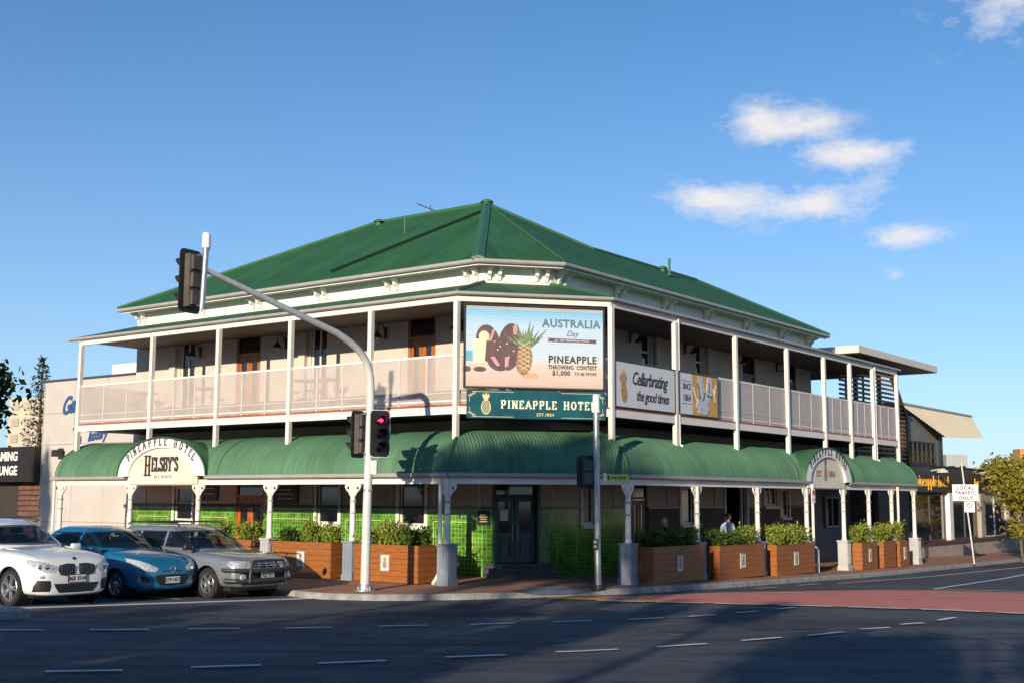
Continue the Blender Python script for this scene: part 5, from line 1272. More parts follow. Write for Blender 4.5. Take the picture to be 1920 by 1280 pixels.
mb = MB(); mb.box(lambda x, y, z: PC+Vector((x-.07, y-.085, z)), -.055, .055, -.04, .02, .88, 1.12); mb.build('push_button_box', BLACKM, s2)
mb = MB(); mb.lathe(PC+Vector((-.07, -.125, 1.05)), [(.035, 0), (.035, .015), (.01, .02)], 12, (0, -1, 0)); mb.lathe(PC+Vector((-.07, -.125, .95)), [(.03, 0), (.03, .015), (.01, .02)], 12, (0, -1, 0)); mb.build('push_button', GALVL, s2)
mb = MB(); mb.box(lambda x, y, z: PC+Vector((x-.02, y-.078, z)), -.035, .035, -.004, .004, 1.2, 1.48); mb.build('notice_plate', WHITE, s2)
# parking and traffic signs
def plate_sign(name, label, base, top, plates, cat='road sign'):
    t = thing(name, label, cat, base); mb = MB(); mb.tube([base, top], .03, 10); mb.build('post', GALVL, t, smooth=True)
    return t
SB, ST = Vector((17.57, 47.23, -.36)), Vector((17.22, 47.2, 3.47))
ls = plate_sign('traffic_sign', 'leaning white local traffic only sign on a thin post before the annex', SB, ST, None)
fd = Vector((-.18, -.98, 0)).normalized(); fs = Vector((-fd.y, fd.x, 0)); cL = SB.lerp(ST, .70)
Lp = lambda x, y, z: cL+fs*x+fd*y+Vector((0, 0, z))
mb = MB(); mb.box(Lp, -.47, .47, .032, .045, -.31, .31); pl = mb.build('plate', mat('white_sign_sheet', (.82, .82, .80), .4, var=.03), ls)
mb = MB()
for k, w_ in enumerate(('LOCAL', 'TRAFFIC', 'ONLY')): font_text(mb, w_, lambda x, y, dd: Lp(x, .0455+dd, .12-k*.19+y), .13, bold=.035, space=1.15)
mb.build('lettering', BLACKLET, pl)
cS = SB.lerp(ST, .56); Lq = lambda x, y, z: cS+fs*x+fd*y+Vector((0, 0, z))
mb = MB(); mb.box(Lq, -.1, .27, .032, .045, -.20, .2); pl = mb.build('small_plate', MATS['white_sign_sheet'], ls)
REDS = mat('sign_red', (.60, .03, .03), .4, var=0)
mb = MB(); ring = lambda r, yy: [Lq(.08+r*math.cos(2*math.pi*k/20), yy, .06+r*math.sin(2*math.pi*k/20)) for k in range(20)]
mb.loft([ring(.065, .046), ring(.095, .046), ring(.095, .049), ring(.065, .049), ring(.065, .046)]); mb.hexa([Lq(.02, .046, .11), Lq(.035, .046, .125), Lq(.14, .046, .02), Lq(.125, .046, .005), Lq(.02, .05, .11), Lq(.035, .05, .125), Lq(.14, .05, .02), Lq(.125, .05, .005)])
mb.build('no_parking_symbol', REDS, pl)
np_ = thing('parking_sign', 'small red and white parking plate on the column left of the side-street arch', 'road sign', FB(10.66, .76, 1.95))
mb = MB(); mb.box(FB, 10.54, 10.78, .77, .78, 1.93, 2.36); mb.build('plate', MATS['white_sign_sheet'], np_)
mb = MB(); mb.box(FB, 10.57, 10.75, .781, .785, 2.18, 2.32); mb.box(FB, 10.57, 10.75, .781, .785, 2.02, 2.05); mb.build('no_stopping_mark', REDS, np_)
# ------------------------------------------------------------------ neighbour on the main street: precast panel wall with blue script
NB_ = -2.62
nbw = thing('panel_wall_building', 'pale precast concrete panel building with blue script left of the hotel', 'building', FA(19, NB_, 0))
PAN = mat('precast_panel', (.52, .485, .445), .75, var=.08, scale=.9, bump=.12, bscale=40)
mb = MB(); mb.box(FA, 15.86, 21.42, NB_-9, NB_-.06, -.5, 6.1); mb.build('backing_wall', mat('panel_joint', (.33, .30, .27), .9), nbw)
ts = [15.87, 17.7, 19.55, 21.42]; zs = [-.4, 1.15, 2.55, 3.86, 4.98, 6.12]
for i in range(3):
    for j in range(5):
        mb = MB(); mb.box(FA, ts[i]+.006, ts[i+1]-.006, NB_-.055, NB_+.002*((i+j) % 2), zs[j]+.006, zs[j+1]-.006); mb.build('panel', PAN, nbw)
mb = MB(); mb.box(FA, 21.425, 21.47, NB_-9, NB_+.01, -.4, 6.12); mb.build('corner_panel', PAN, nbw)
mb = MB(); mb.box(FA, 15.8, 21.52, NB_-.12, NB_+.04, 6.125, 6.2); mb.build('parapet_cap', mat('charcoal_capping', (.06, .06, .065), .5), nbw)
mb = MB(); mb.box(FA, 16.1, 18.2, NB_-1.5, NB_-.5, 6.2, 6.62); mb.build('roof_plant', WHITE, nbw)
BLUE = mat('blue_script_paint', (.035, .10, .27), .5, var=.15, scale=6)
mb = MB(); font_text(mb, 'Ga', lambda x, y, d: FA(19.95-x, NB_+.012+d, 4.95+y+x*.12), .62, shear=.4, wx=.78, bold=.03, thick=.02); mb.build('lettering', BLUE, nbw)
mb = MB(); font_text(mb, 'luxury', lambda x, y, d: FA(18.15-x, NB_+.012+d, 3.99+y+x*.10), .36, shear=.4, wx=.85, bold=.03, thick=.02); mb.build('lettering', BLUE, nbw); mb = MB(); font_text(mb, '&', lambda x, y, d: FA(19.2-x, NB_+.012+d, 3.88+y), .26, shear=.3, bold=.03, thick=.02); mb.build('lettering', BLUE, nbw)
mb = MB(); o = FA(20.25, NB_, 3.6); mb.box(FA, 20.1, 20.3, NB_+.01, NB_+.12, 3.5, 3.72); mb.box(FA, 20.0, 20.35, NB_+.12, NB_+.34, 3.42, 3.66); mb.build('flood_lamp', BLACKM, nbw)
# dark gaming lounge front at the far left
gl = thing('gaming_lounge', 'black fascia gaming lounge front at the far left edge', 'building', FA(24, NB_+.3, 0))
mb = MB(); mb.box(FA, 21.5, 30, NB_-8, NB_+.25, 2.55, 3.82); mb.build('fascia', mat('black_fascia', (.016, .015, .015), .6, var=.2), gl)
mb = MB(); mb.box(FA, 21.5, 30, NB_-8, NB_-.4, -.4, 2.55); mb.build('wall', mat('brown_recess', (.10, .06, .045), .8), gl)
for k in range(14):
    mb = MB(); mb.box(FA, 21.55, 23.3, NB_-.36, NB_-.30, -.2+k*.19, -.2+k*.19+.14); mb.build('slat', mat('brown_slat', (.17, .085, .055), .7, var=.3, scale=4), gl)
mb = MB(); mb.box(FA, 23.35, 25.6, NB_-.4, NB_-.33, -.3, 2.5); mb.build('doorway', mat('dark_interior', (.02, .02, .02), .8), gl)
for k, w_ in enumerate(('GAMING', 'LOUNGE')):
    mb = MB(); font_text(mb, w_, lambda x, y, d: FA(22.55-x, NB_+.254+d, 3.32-k*.52+y), .33, wx=.95, bold=.025, align='RIGHT', thick=.02); mb.build('lettering', WHITE, gl)

# ------------------------------------------------------------------ modern annex on the side street
AN = -1.2
an = thing('annex', 'dark modern annex with timber slats, cream hood and yellow letters beyond the hotel', 'building', FB(30, AN, -.5))
DKF = mat('dark_brown_fascia', (.055, .042, .036), .55, var=.15, scale=1.5)
mb = MB(); mb.box(FB, 25.5, 44, AN-8, AN, 2.36, 3.48); mb.build('fascia', DKF, an)
mb = MB(); mb.box(FB, 25.4, 44.1, AN-8, AN+.04, 3.485, 3.54); mb.build('parapet_cap', BLACKM, an)
mb = MB()
font_text(mb, 'pineapple hotel', lambda x, y, d: FB(30.55+x, AN+.005+d, 2.62+y), .50, wx=1.0, align='RIGHT', bold=.0, space=1.02, thick=.03); mb.build('lettering', mat('amber_letters', (.80, .44, .045), .4, var=.05), an)
mb = MB(); font_text(mb, 'bar', lambda x, y, d: FB(35.2+x, AN+.005+d, 2.66+y), .42, wx=.9, align='RIGHT', bold=0, thick=.03); mb.build('lettering', MATS['amber_letters'], an)
for t in (28.2, 34.9):
    mb = MB(); mb.tube([FB(t, AN, 3.3), FB(t, AN+.5, 3.38)], .025, 6); mb.lathe(FB(t, AN+.5, 3.22), [(.26, 0), (.24, .05), (.1, .16), (.04, .18)], 14); mb.build('sign_lamp', GALVL, an)
LW = mat('warm_grey_wall', (.37, .31, .265), .8, var=.1, scale=1.5, bump=.1)
mb = MB(); mb.box(FB, 21.95, 44, AN-.25, AN, -.9, .14); mb.build('low_wall', LW, an)
mb = MB(); mb.box(FB, 21.95, 44, AN-.35, AN+.12, .142, .25); mb.build('ledge', DARKWOOD, an)
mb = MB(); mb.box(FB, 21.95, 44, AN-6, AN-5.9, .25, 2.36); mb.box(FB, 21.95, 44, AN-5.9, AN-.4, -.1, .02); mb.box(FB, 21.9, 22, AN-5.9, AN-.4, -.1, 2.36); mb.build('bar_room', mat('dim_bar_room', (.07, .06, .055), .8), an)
mb = MB(); mb.box(FB, 21.95, 25.5, AN-.3, AN-.1, .26, 2.36); mb.build('dark_wall', DKF, an)
for a, b in ((26.3, 28.3), (28.3, 30.4), (31.4, 33.3), (33.3, 35.2), (36.2, 38.2), (38.2, 40.2), (40.4, 42.4)):
    mb = MB(); frame_bars(mb, FB, a, b, .26, 2.3, AN-.22, AN-.14, .06); wv = mb.build('window', mat('bronze_frame', (.08, .065, .055), .5) if a < 36 else CREAM, an)
    mb = MB(); mb.box(FB, a+.05, b-.05, AN-.19, AN-.175, .3, 2.25); mb.build('pane', GLASS, wv)
for t, w_ in ((30.55, .5), (35.35, .7), (40.2, .25), (42.5, .8)):
    mb = MB(); mb.box(FB, t, t+w_, AN-.3, AN+.02, .26, 2.355); mb.build('pier', WHITE if t < 31 else LW, an)
# upper storey behind: glazed band, panel, dark column
mb = MB(); mb.box(FB, 25.9, 30.2, AN-6, AN-.3, 3.54, 5.6); mb.build('upper_storey', mat('grey_cladding', (.20, .19, .185), .7, var=.1), an)
for k in range(6):
    a = 26.2+k*.58; mb = MB(); frame_bars(mb, FB, a, a+.57, 3.58, 4.56, AN-.3, AN-.24, .05); wv = mb.build('window', BLACKM, an); mb = MB(); mb.box(FB, a+.04, a+.53, AN-.285, AN-.27, 3.62, 4.52); mb.build('pane', GLASS, wv)
mb = MB(); mb.box(FB, 30.2, 30.75, AN-.8, AN-.25, 3.54, 4.95); mb.build('dark_column', mat('blue_black_cladding', (.03, .038, .045), .4), an)
# corrugated hood: sloping face with sheet ribs
HC = mat('cream_corrugated_sheet', (.70, .60, .42), .5, var=.06, scale=1)
mb = MB(); rows = ([], [])
for k in range(161):
    t = 25.45+9.95*k/160; zb = 4.80+.0*(t-29.65) if t > 29.65 else 6.02-(t-25.45)*(6.02-4.80)/4.2
    dn = .03 if (k//2) % 2 else 0
    rows[0].append(FB(t, AN-.30+dn, 6.03)); rows[1].append(FB(t, AN-.30+(6.03-zb)*.45+dn, min(zb+(max(0, t-29.65))*.035, 6.0)))
mb.loft([rows[0], rows[1]], close=False); mb.build('hood', HC, an, fix=False)
mb = MB(); mb.box(FB, 25.4, 35.5, AN-3.5, AN-.25, 6.04, 6.13); mb.build('hood_roof', GREYPAINT, an)
mb = MB(); mb.prism([FB(35.42, AN-.28, 6.03), FB(35.42, AN+.2, 5.02), FB(35.42, AN-3.4, 5.2), FB(35.42, AN-3.4, 6.03)], uB*.05); mb.build('hood_end', GREYPAINT, an)
# thin cantilevered roof
mb = MB(); mb.box(FB, 20.1, 29.6, AN-7, AN, 7.70, 7.98); mb.build('cantilever_roof', mat('cream_roof_edge', (.74, .66, .55), .5, var=.06), an)
mb = MB(); mb.box(FB, 20.14, 29.56, AN-6.9, AN-.04, 7.68, 7.699); mb.build('roof_lining', mat('brown_lining', (.22, .165, .13), .7), an)
for t in (22.5, 25.2): mb = MB(); mb.box(FB, t, t+.15, AN-1.2, AN-1.05, 3.5, 7.68); mb.build('steel_column', BLACKM, an)
# timber slat screen, each slat its own board
SLAT = mat('cedar_slat', (.36, .15, .06), .6, var=.4, scale=3, stretch=(1, 1, 6))
z = 3.0; k = 0
while z < 7.3:
    tr = 25.85 if z < 5.4 else 25.85-(z-5.4)*(25.85-24.15)/1.8
    mb = MB(); mb.box(FB, 18.6, tr, AN-.26, AN-.2, z, z+.085); mb.build('slat', SLAT, an); z += .175; k += 1
mb = MB(); mb.hexa([FB(25.78, AN-.32, 2.9), FB(25.95, AN-.32, 2.9), FB(25.95, AN-.14, 2.9), FB(25.78, AN-.14, 2.9), FB(25.78, AN-.32, 5.45), FB(25.95, AN-.32, 5.45), FB(25.95, AN-.14, 5.45), FB(25.78, AN-.14, 5.45)])
mb.hexa([FB(25.78, AN-.32, 5.45), FB(25.95, AN-.32, 5.45), FB(25.95, AN-.14, 5.45), FB(25.78, AN-.14, 5.45), FB(24.08, AN-.32, 7.3), FB(24.25, AN-.32, 7.3), FB(24.25, AN-.14, 7.3), FB(24.08, AN-.14, 7.3)])
mb.build('screen_frame', mat('dark_frame', (.06, .04, .03), .6), an)
for t in (19.4, 21.2, 23.0):
    mb = MB(); mb.box(FB, t, t+.07, AN-.34, AN-.27, 2.9, 7.3); mb.build('screen_stud', MATS['dark_frame'], an)

# ------------------------------------------------------------------ far buildings
def far_block(label, x0, x1, y, z1, m, floors, cols, mw, name='far_building', dz=-1, yd=12):
    t = thing(name, label, 'building', Vector(((x0+x1)/2, y, dz))); mb = MB(); mb.box(FW, x0, x1, y, y+yd, dz, z1); mb.build('wall', m, t)
    for i in range(cols):
        for j in range(floors):
            a = x0+(x1-x0)*(i+.22)/cols; b = x0+(x1-x0)*(i+.78)/cols; c = (z1-2)*(j+.25)/floors+2; d = (z1-2)*(j+.75)/floors+2
            mb = MB(); mb.box(FW, a, b, y-.08, y-.02, c, d); mb.build('window', mw, t)
    return t
far_block('orange ribbed apartment tower far off at the right edge', 82.6, 96, 200, 10.3, mat('orange_cladding', (.62, .25, .07), .6, var=.1), 4, 7, mat('ochre_blade', (.60, .38, .10), .6), yd=3)
far_block('small grey rooftop block just right of the annex column', 63.5, 66.6, 180, 8.6, mat('grey_block', (.38, .38, .37), .7), 1, 2, GLASS)
far_block('cream apartment block hidden behind the tall pine', -51.2, -47.4, 125, 11.9, mat('cream_block', (.62, .52, .38), .7), 6, 3, mat('warm_window', (.24, .19, .13), .4))

# ------------------------------------------------------------------ trees
def grow(rnd, mb, base, d, L_, r, depth, tips, spread=.6, up=.15):
    pts = [base]; p = base; dd = d
    for k in range(3):
        dd = (dd+Vector((rnd.gauss(0, .12), rnd.gauss(0, .12), rnd.gauss(0, .06)+up*.2))).normalized(); p = p+dd*L_/3; pts.append(p)
    mb.tube(pts, [r, r*.86, r*.74, r*.62], 6)
    if depth == 0: tips.append(p); return
    n = rnd.choice((2, 3, 3))
    for k in range(n):
        q = Matrix.Rotation(k*2*math.pi/n+rnd.uniform(-.5, .5), 3, dd) @ dd.orthogonal().normalized()
        grow(rnd, mb, p, (dd+q*spread*rnd.uniform(.7, 1.2)+Vector((0, 0, up))).normalized(), L_*rnd.uniform(.62, .82), r*.6, depth-1, tips, spread, up)
    tips.append(p)
def tree_meshes(seed, h, trunk, depth, n, lsize, m, clump, spread=.6, up=.15):
    rnd = random.Random(seed); mb = MB(); tips = []
    grow(rnd, mb, Vector((0, 0, -.2)), Vector((.03, .02, 1)), h, trunk, depth, tips, spread, up)
    pts = []
    for k in range(n):
        c = rnd.choice(tips); pts.append((c+Vector((rnd.gauss(0, clump), rnd.gauss(0, clump), rnd.gauss(0, clump*.75))), 1))
    return mb.mesh('trunk', BARK, smooth=True), leaves_mesh('crown', pts, lsize, m, rnd, up=.5, asp=.6)
def put_tree(name, label, loc, rz, sc, me, group=None, cat='tree'):
    t = thing(name, label, cat, loc, rz, group)
    for nm, m in zip(('trunk', 'crown'), me): o = link(nm, m, t); o.scale = sc
    return t
put_tree('street_tree', 'small olive-gold street tree at the right edge before the annex', Vector((21.5, 52.2, -.42)), .4, (1, 1, 1), tree_meshes(11, 1.55, .07, 3, 4200, .19, TREEL, .30, .85, .22))
put_tree('street_tree', 'second small street tree beyond the right edge of the annex', Vector((26.5, 60.5, -.5)), 2.0, (1.15, 1.15, 1.1), tree_meshes(12, 1.6, .07, 3, 3600, .2, TREEL, .32, .8, .2))
put_tree('background_tree', 'dark rounded tree below the orange tower', Vector((56.5, 140, -1)), 0, (1, 1, 1), tree_meshes(13, 2.6, .2, 3, 2600, .5, TREED, .6))
put_tree('background_tree', 'dark leafy tree cut by the left edge above the gaming lounge', Vector((-28.1, 60, -1)), .7, (1, 1, 1.12), tree_meshes(14, 3.5, .28, 3, 5200, .38, TREED, .62, .7, .25))
lowt = tree_meshes(15, 2.2, .2, 3, 2600, .45, leaf_material('olive_tree_leaves', (.11, .11, .045), (.05, .055, .022)), .6, .8, .1)
put_tree('background_tree', 'low olive trees behind the gaming lounge roof, left one', Vector((-37.5, 84, -.6)), 0, (.9, .9, .95), lowt)
put_tree('background_tree', 'low olive tree right behind the base of the tall pine', Vector((-33.0, 86, -.6)), 2, (.7, .7, .88), lowt)
# tall tiered araucaria
def araucaria():
    rnd = random.Random(5); mb = MB(); H = 13.2
    mb.tube([(0, 0, -.3), (.05, 0, H*.5), (0, 0, H)], [.24, .15, .02], 8); pts = []
    z = 3.2
    while z < H-.1:
        f = (H-z)/(H-3.2); L_ = (.32+1.6*f**.9) if f > .12 else .12+f*2.6; n = 6
        for k in range(n):
            a = k*2*math.pi/n+z*1.7; d = Vector((math.cos(a), math.sin(a), .18)); l2 = L_*rnd.uniform(.65, 1.1)
            mb.tube([(0, 0, z), tuple(Vector((0, 0, z))+d*l2)], [.03, .01], 4, False)
            for q in range(int(8+l2*6)):
                u_ = rnd.uniform(.25, 1.05); pts.append((Vector((0, 0, z))+d*l2*u_+Vector((rnd.gauss(0, .07), rnd.gauss(0, .07), rnd.gauss(.08, .10))), 1))
        z += .42+.12*f
    return mb.mesh('trunk', BARK, smooth=True), leaves_mesh('crown', pts, .30, PINEL, rnd, up=.9, asp=.35)
put_tree('pine_tree', 'tall tiered dark pine rising left of the panel wall', Vector((-34.6, 90, -1)), 0, (1, 1, 1), araucaria())
# street trees and a parapet on the opposite side of the junction, behind the viewpoint: they shade the crossing
e_r = Vector((sun_h.y, -sun_h.x, 0))
def behind(w, s): return e_r*w+sun_h*s
def unit_crown(seed):
    rnd = random.Random(seed); cs = []
    while len(cs) < 18:
        c = Vector((rnd.uniform(-1, 1), rnd.uniform(-1, 1), rnd.uniform(-1, 1)))
        if c.length < .82: cs.append(c)
    pts = []
    for k in range(2300): c = rnd.choice(cs); pts.append((c+Vector((rnd.gauss(0, .15), rnd.gauss(0, .15), rnd.gauss(0, .13))), 1))
    return leaves_mesh('crown', pts, .17, TREED, rnd, up=.4, asp=.6)
CROWNS = [unit_crown(s) for s in (31, 32, 33)]
SH = -12.0
for k, (w_, v_, rw, rv, s_) in enumerate([(-11.35, 8.3, 1.5, 2.2, 0), (-8.9, 8.7, 1.9, 2.3, -1.5), (-10.1, 8.6, 1.6, 1.9, -.6), (-7.55, 7.6, .8, 1.9, -2.2), (-14.3, 3.3, 1.9, 1.8, 0), (-17.2, 2.1, 1.9, 1.5, .5), (-10.2, 3.4, 3.1, 2.3, 1.5), (-6.4, 4.5, 1.05, 2.0, .8), (-4.5, 5.55, .75, .75, -1), (-1.5, 3.5, 1.75, 1.75, 0), (-3.9, 2.6, .6, .7, 1.0), (2.2, 3.6, 2.5, 2.0, .4), (6.4, 3.4, 2.4, 2.0, 0), (-32.0, 10.6, .6, 1.9, 17)]):
    s_ += SH; zc = v_-math.tan(SUN_EL)*s_; b_ = behind(w_, s_); b_.z = zroad(b_)
    t = thing('street_tree', f'street tree behind the viewpoint shading the crossing, {("first", "second", "third", "fourth", "fifth", "sixth", "seventh", "eighth", "ninth", "tenth", "eleventh", "twelfth", "thirteenth", "last and farthest")[k]} from the tall pair', 'tree', b_, 0, 'trees across the junction behind the viewpoint')
    rnd = random.Random(60+k); mb = MB(); h = zc-b_.z
    mb.tube([b_-Vector((0, 0, .2)), b_+Vector((.1, .05, h*.5)), b_+Vector((0, 0, h))], [.2, .15, .06], 8)
    for q in range(6):
        a = q*1.05; mb.tube([b_+Vector((0, 0, h*(.62+.05*q))), b_+Vector((math.cos(a)*rw*.6, math.sin(a)*rw*.6, h*(.62+.05*q)+rv*.4))], [.06, .015], 5)
    mb.build('trunk', BARK, t, smooth=True)
    o = link('crown', CROWNS[k % 3], t); o.location = (0, 0, h); o.scale = (rw, rw, rv); o.rotation_euler = (0, 0, k*1.3)

# unseen shops added to block low sky light; reflected in glass and car paint
SHC = ((.42, .36, .30), (.55, .50, .44), (.33, .20, .15), (.50, .47, .45), (.40, .33, .24), (.58, .55, .50))
for k in range(6):
    w0 = -66+k*22; h_ = (12.5, 10.5, 13.5, 11.0, 13.0, 9.5)[k]; s_ = -46
    FS = lambda a, b_, c, w0=w0: behind(w0+a, s_+b_)+Vector((0, 0, c))
    t = thing('added_shop', f'{("cream", "pale", "brick red", "grey", "tan", "white")[k]} unseen shop building added behind the viewpoint to block low sky', 'building', FS(10, 0, -.5), 0, 'added shops behind the viewpoint')
    mb = MB(); mb.box(FS, .2, 21.6, -9, 0, -1, h_); mb.build('wall', mat('added_shop_wall_%d' % k, SHC[k], .85), t)
    mb = MB(); mb.box(FS, .1, 21.7, -.1, .25, h_-.6, h_+.3); mb.build('parapet', WHITE, t)
    mb = MB(); mb.box(FS, .2, 21.6, .01, 2.4, 3.3, 3.6); mb.build('awning', GREYPAINT, t)
    for i in range(6):
        for j in range(2):
            mb = MB(); mb.box(FS, 1.5+i*3.4, 3.1+i*3.4, .01, .06, 4.6+j*3.2, 6.6+j*3.2); mb.build('window', GLASS, t)

# the streets go on: more houses and trees outside the frame to either side
for k, (x, y, w_, h_, c_) in enumerate(((62, 92, 16, 7.5, (.46, .40, .33)), (84, 104, 18, 10, (.36, .24, .18)), (60, 62, 14, 6.5, (.55, .52, .47)), (82, 60, 16, 8, (.40, .38, .36)), (-66, 76, 16, 7, (.50, .46, .40)), (-88, 92, 18, 9, (.40, .30, .24)), (-64, 50, 15, 6.5, (.45, .43, .40)))):
    far_block(f'{("tan", "brick", "pale", "grey", "cream", "red brown", "stone")[k]} street building outside the {"right" if x > 0 else "left"} of the frame', x-w_/2, x+w_/2, y, h_, mat('street_wall_%d' % k, c_, .85), 2, 5, GLASS, name='street_building')
for k, (x, y, s_) in enumerate(((46, 88, 1.5), (53, 74, 1.3), (72, 88, 1.7), (74, 48, 1.5), (-54, 66, 1.5), (-78, 80, 1.7), (-52, 44, 1.3), (-45, 96, 1.4))):
    put_tree('street_tree', f'broad tree among the houses outside the frame, {("first", "second", "third", "fourth")[k % 4]} to the {"right" if x > 0 else "left"}', Vector((x, y, -.9)), k*1.1, (s_, s_, s_), lowt, 'trees along the streets beyond the frame')
# ------------------------------------------------------------------ waiting cars
TYRE = mat('tyre_rubber', (.018, .018, .018), .8, var=.15, scale=20)
RIM = mat('alloy_rim', (.55, .56, .57), .28, metal=.85, var=.05)
CARGLASS = mat('car_glass', (.010, .018, .024), .02, var=0, spec=.9)
_N, _L, _b = add_nodes(CARGLASS); _tr = _N.new('ShaderNodeBsdfTransparent'); _tr.inputs[0].default_value = (.62, .70, .70, 1); _mx = _N.new('ShaderNodeMixShader'); _mx.inputs[0].default_value = .42
_L.new(_tr.outputs[0], _mx.inputs[1]); _L.new(_b.outputs[0], _mx.inputs[2]); _L.new(_mx.outputs[0], _N['Material Output'].inputs['Surface'])
TRIM = mat('car_interior_trim', (.035, .036, .04), .8, var=.2, scale=6)
CHROME = mat('chrome', (.75, .75, .76), .12, metal=1.0, var=0)
LAMPG = mat('headlamp_lens', (.80, .81, .82), .08, metal=.2, var=.5, scale=22, col2=(.22, .22, .23))
PLASTIC = mat('unpainted_bumper_plastic', (.030, .031, .033), .6, var=.15, scale=8)
PLATE = mat('number_plate_white', (.78, .77, .74), .4, var=.03)
MAROON = mat('plate_maroon', (.10, .012, .02), .5, var=0)
def paint(name, col, metal=.0):
    return mat(name, col, .28, metal=metal, var=.03, scale=2, coat=.9)
def evaluated(mb, name, mods):
    me = mb.mesh(name, []); o = bpy.data.objects.new(name, me); COL.objects.link(o); extra = []
    for typ, kw in mods:
        m = o.modifiers.new(typ, typ)
        for k, v in kw.items():
            if k == 'cut':
                c = bpy.data.objects.new('cut', v.mesh('cut', [])); COL.objects.link(c); m.object = c; m.operation = 'DIFFERENCE'; m.solver = 'EXACT'; extra.append(c)
            else: setattr(m, k, v)
    bpy.context.view_layer.update()
    out = bpy.data.meshes.new_from_object(o.evaluated_get(bpy.context.evaluated_depsgraph_get()))
    for q in [o]+extra: bpy.data.objects.remove(q)
    return out
def car(name, label, P):
    t = thing(name, label, 'car', P['loc'], P['rz'])
    w = P['w']; rc = P['rw']+.055
    # lower body: stations (x, half width, z bottom, z shoulder, z centre top)
    mb = MB(); rings = []
    for x, hw, zb, zs, zt in P['st']:
        zm = (zb+zs)/2
        half = [(0, zb), (hw*.72, zb), (hw*.93, zb+.035), (hw*.985, zb+.16), (hw, zm+.03), (hw*.985, zs-.09), (hw*.93, zs-.012), (hw*.80, zs+(zt-zs)*.55), (hw*.45, zs+(zt-zs)*.93), (0, zt)]
        rings.append([Vector((x, y, z)) for y, z in half]+[Vector((x, -y, z)) for y, z in reversed(half[1:-1])])
    mb.loft(rings, caps=True)
    cut = MB()
    for x in (0, -P['wb']):
        for s in (-1, 1): cut.lathe((x, s*(w+.06), P['rw']), [(rc, 0), (rc, .36)], 28, (0, -s, 0))
    body = evaluated(mb, 'body', [('SUBSURF', dict(levels=2, render_levels=2)), ('BOOLEAN', dict(cut=cut))])
    low_bvh = BVHTree.FromPolygons([v.co.copy() for v in body.vertices], [tuple(p.vertices) for p in body.polygons])
    # cabin: rings by height
    gm = MB(); rings = []
    for z, xf, xr, hw, bow in P['cab']:
        pts = []
        for k in range(6): f = k/5; pts.append((xf-bow*(2*abs(f-.5))**2.4, hw*(1-2*f)*.97))
        side = [(xf-(xf-xr)*q, -hw) for q in (.12, .35, .6, .86)]
        back_ = [(xr+.06*(2*abs(k/3-.5))**2, -hw*.95+2*hw*.95*k/3) for k in range(4)]
        ring = [Vector((x, y, z)) for x, y in pts]+[Vector((x, y, z)) for x, y in side]+[Vector((x, y, z)) for x, y in back_]+[Vector((x, -y, z)) for x, y in reversed(side)]
        rings.append(ring)
    gm.loft(rings, caps=True)
    cab = evaluated(gm, 'cabin', [('SUBSURF', dict(levels=3, render_levels=3))])
    cab_bvh = BVHTree.FromPolygons([v.co.copy() for v in cab.vertices], [tuple(p.vertices) for p in cab.polygons])
    # open the cabin behind each window, black surround at the edge
    def within(rows, a, c, m):
        zs = [sum(p[1] for p in r)/len(r) for r in rows]
        sg = 1 if zs[-1] > zs[0] else -1
        if not (min(zs)+m <= c <= max(zs)-m): return False
        for r0, r1, z0, z1 in zip(rows, rows[1:], zs, zs[1:]):
            if min(z0, z1)-1e-6 <= c <= max(z0, z1)+1e-6:
                f = (c-z0)/(z1-z0); lo = r0[0][0]*(1-f)+r1[0][0]*f; hi = r0[-1][0]*(1-f)+r1[-1][0]*f
                return min(lo, hi)+m <= a <= max(lo, hi)-m
        return False
    bm = bmesh.new(); bm.from_mesh(cab); kill = []; black = set(); bm.faces.ensure_lookup_table()
    for f in bm.faces:
        c = f.calc_center_median(); n = f.normal
        for nm, m, rows, which, view in P['patches']:
            if which != 'c': continue
            if view == 'front': ok = n.x > .15; a = c.y
            else: ok = abs(n.y) > .35; a = c.x
            if not ok: continue
            if within(rows, a, c.z, .028): kill.append(f); break
            if within(rows, a, c.z, -.02): black.add(f.index)
    for f in bm.faces: f.material_index = 1 if f.index in black else 0
    bmesh.ops.delete(bm, geom=kill, context='FACES'); bm.to_mesh(cab); bm.free()
    zf = max(s_[4] for s_ in P['st'] if P['cab'][0][2] < s_[0] < P['cab'][0][1])+.006; xf, xr, hwc = P['cab'][0][1]-.52, P['cab'][0][2]+.1, P['cab'][0][3]-.06
    mbi = MB(); mbi.box(FW, xr, xf, -hwc, hwc, zf-.02, zf); mbi.box(FW, xf-.3, xf-.02, -hwc+.16, hwc-.16, zf, zf+.03); it = mbi.build('interior_shelf', TRIM, t, local=True)
    for sx, sy, sw in ((xf-.75, .36, .22), (xf-.75, -.36, .22), (xf-1.65, .38, .2), (xf-1.65, -.38, .2)):
        g = MB(); g.box(FW, sx-.12, sx+.0, sy-sw, sy+sw, zf, zf+.16); g.box(FW, sx-.12, sx-.02, sy-.12, sy+.12, zf+.19, zf+.33); g.box(FW, sx-.08, sx-.06, sy-.04, sy+.04, zf+.16, zf+.19)
        me = evaluated(g, 'seat', [('BEVEL', dict(width=.03, segments=2))]); me.materials.clear(); me.materials.append(TRIM); link('seat', me, t)
    g = MB(); sc_ = Vector((xf-.3, -.36, zf+.05)); g.tube([sc_+Vector((.06*math.sin(a*math.pi/10), .18*math.cos(a*math.pi/10), .16*math.sin(a*math.pi/10))) for a in range(21)], .014, 6, False); g.build('steering_wheel', BLACK, t, local=True)
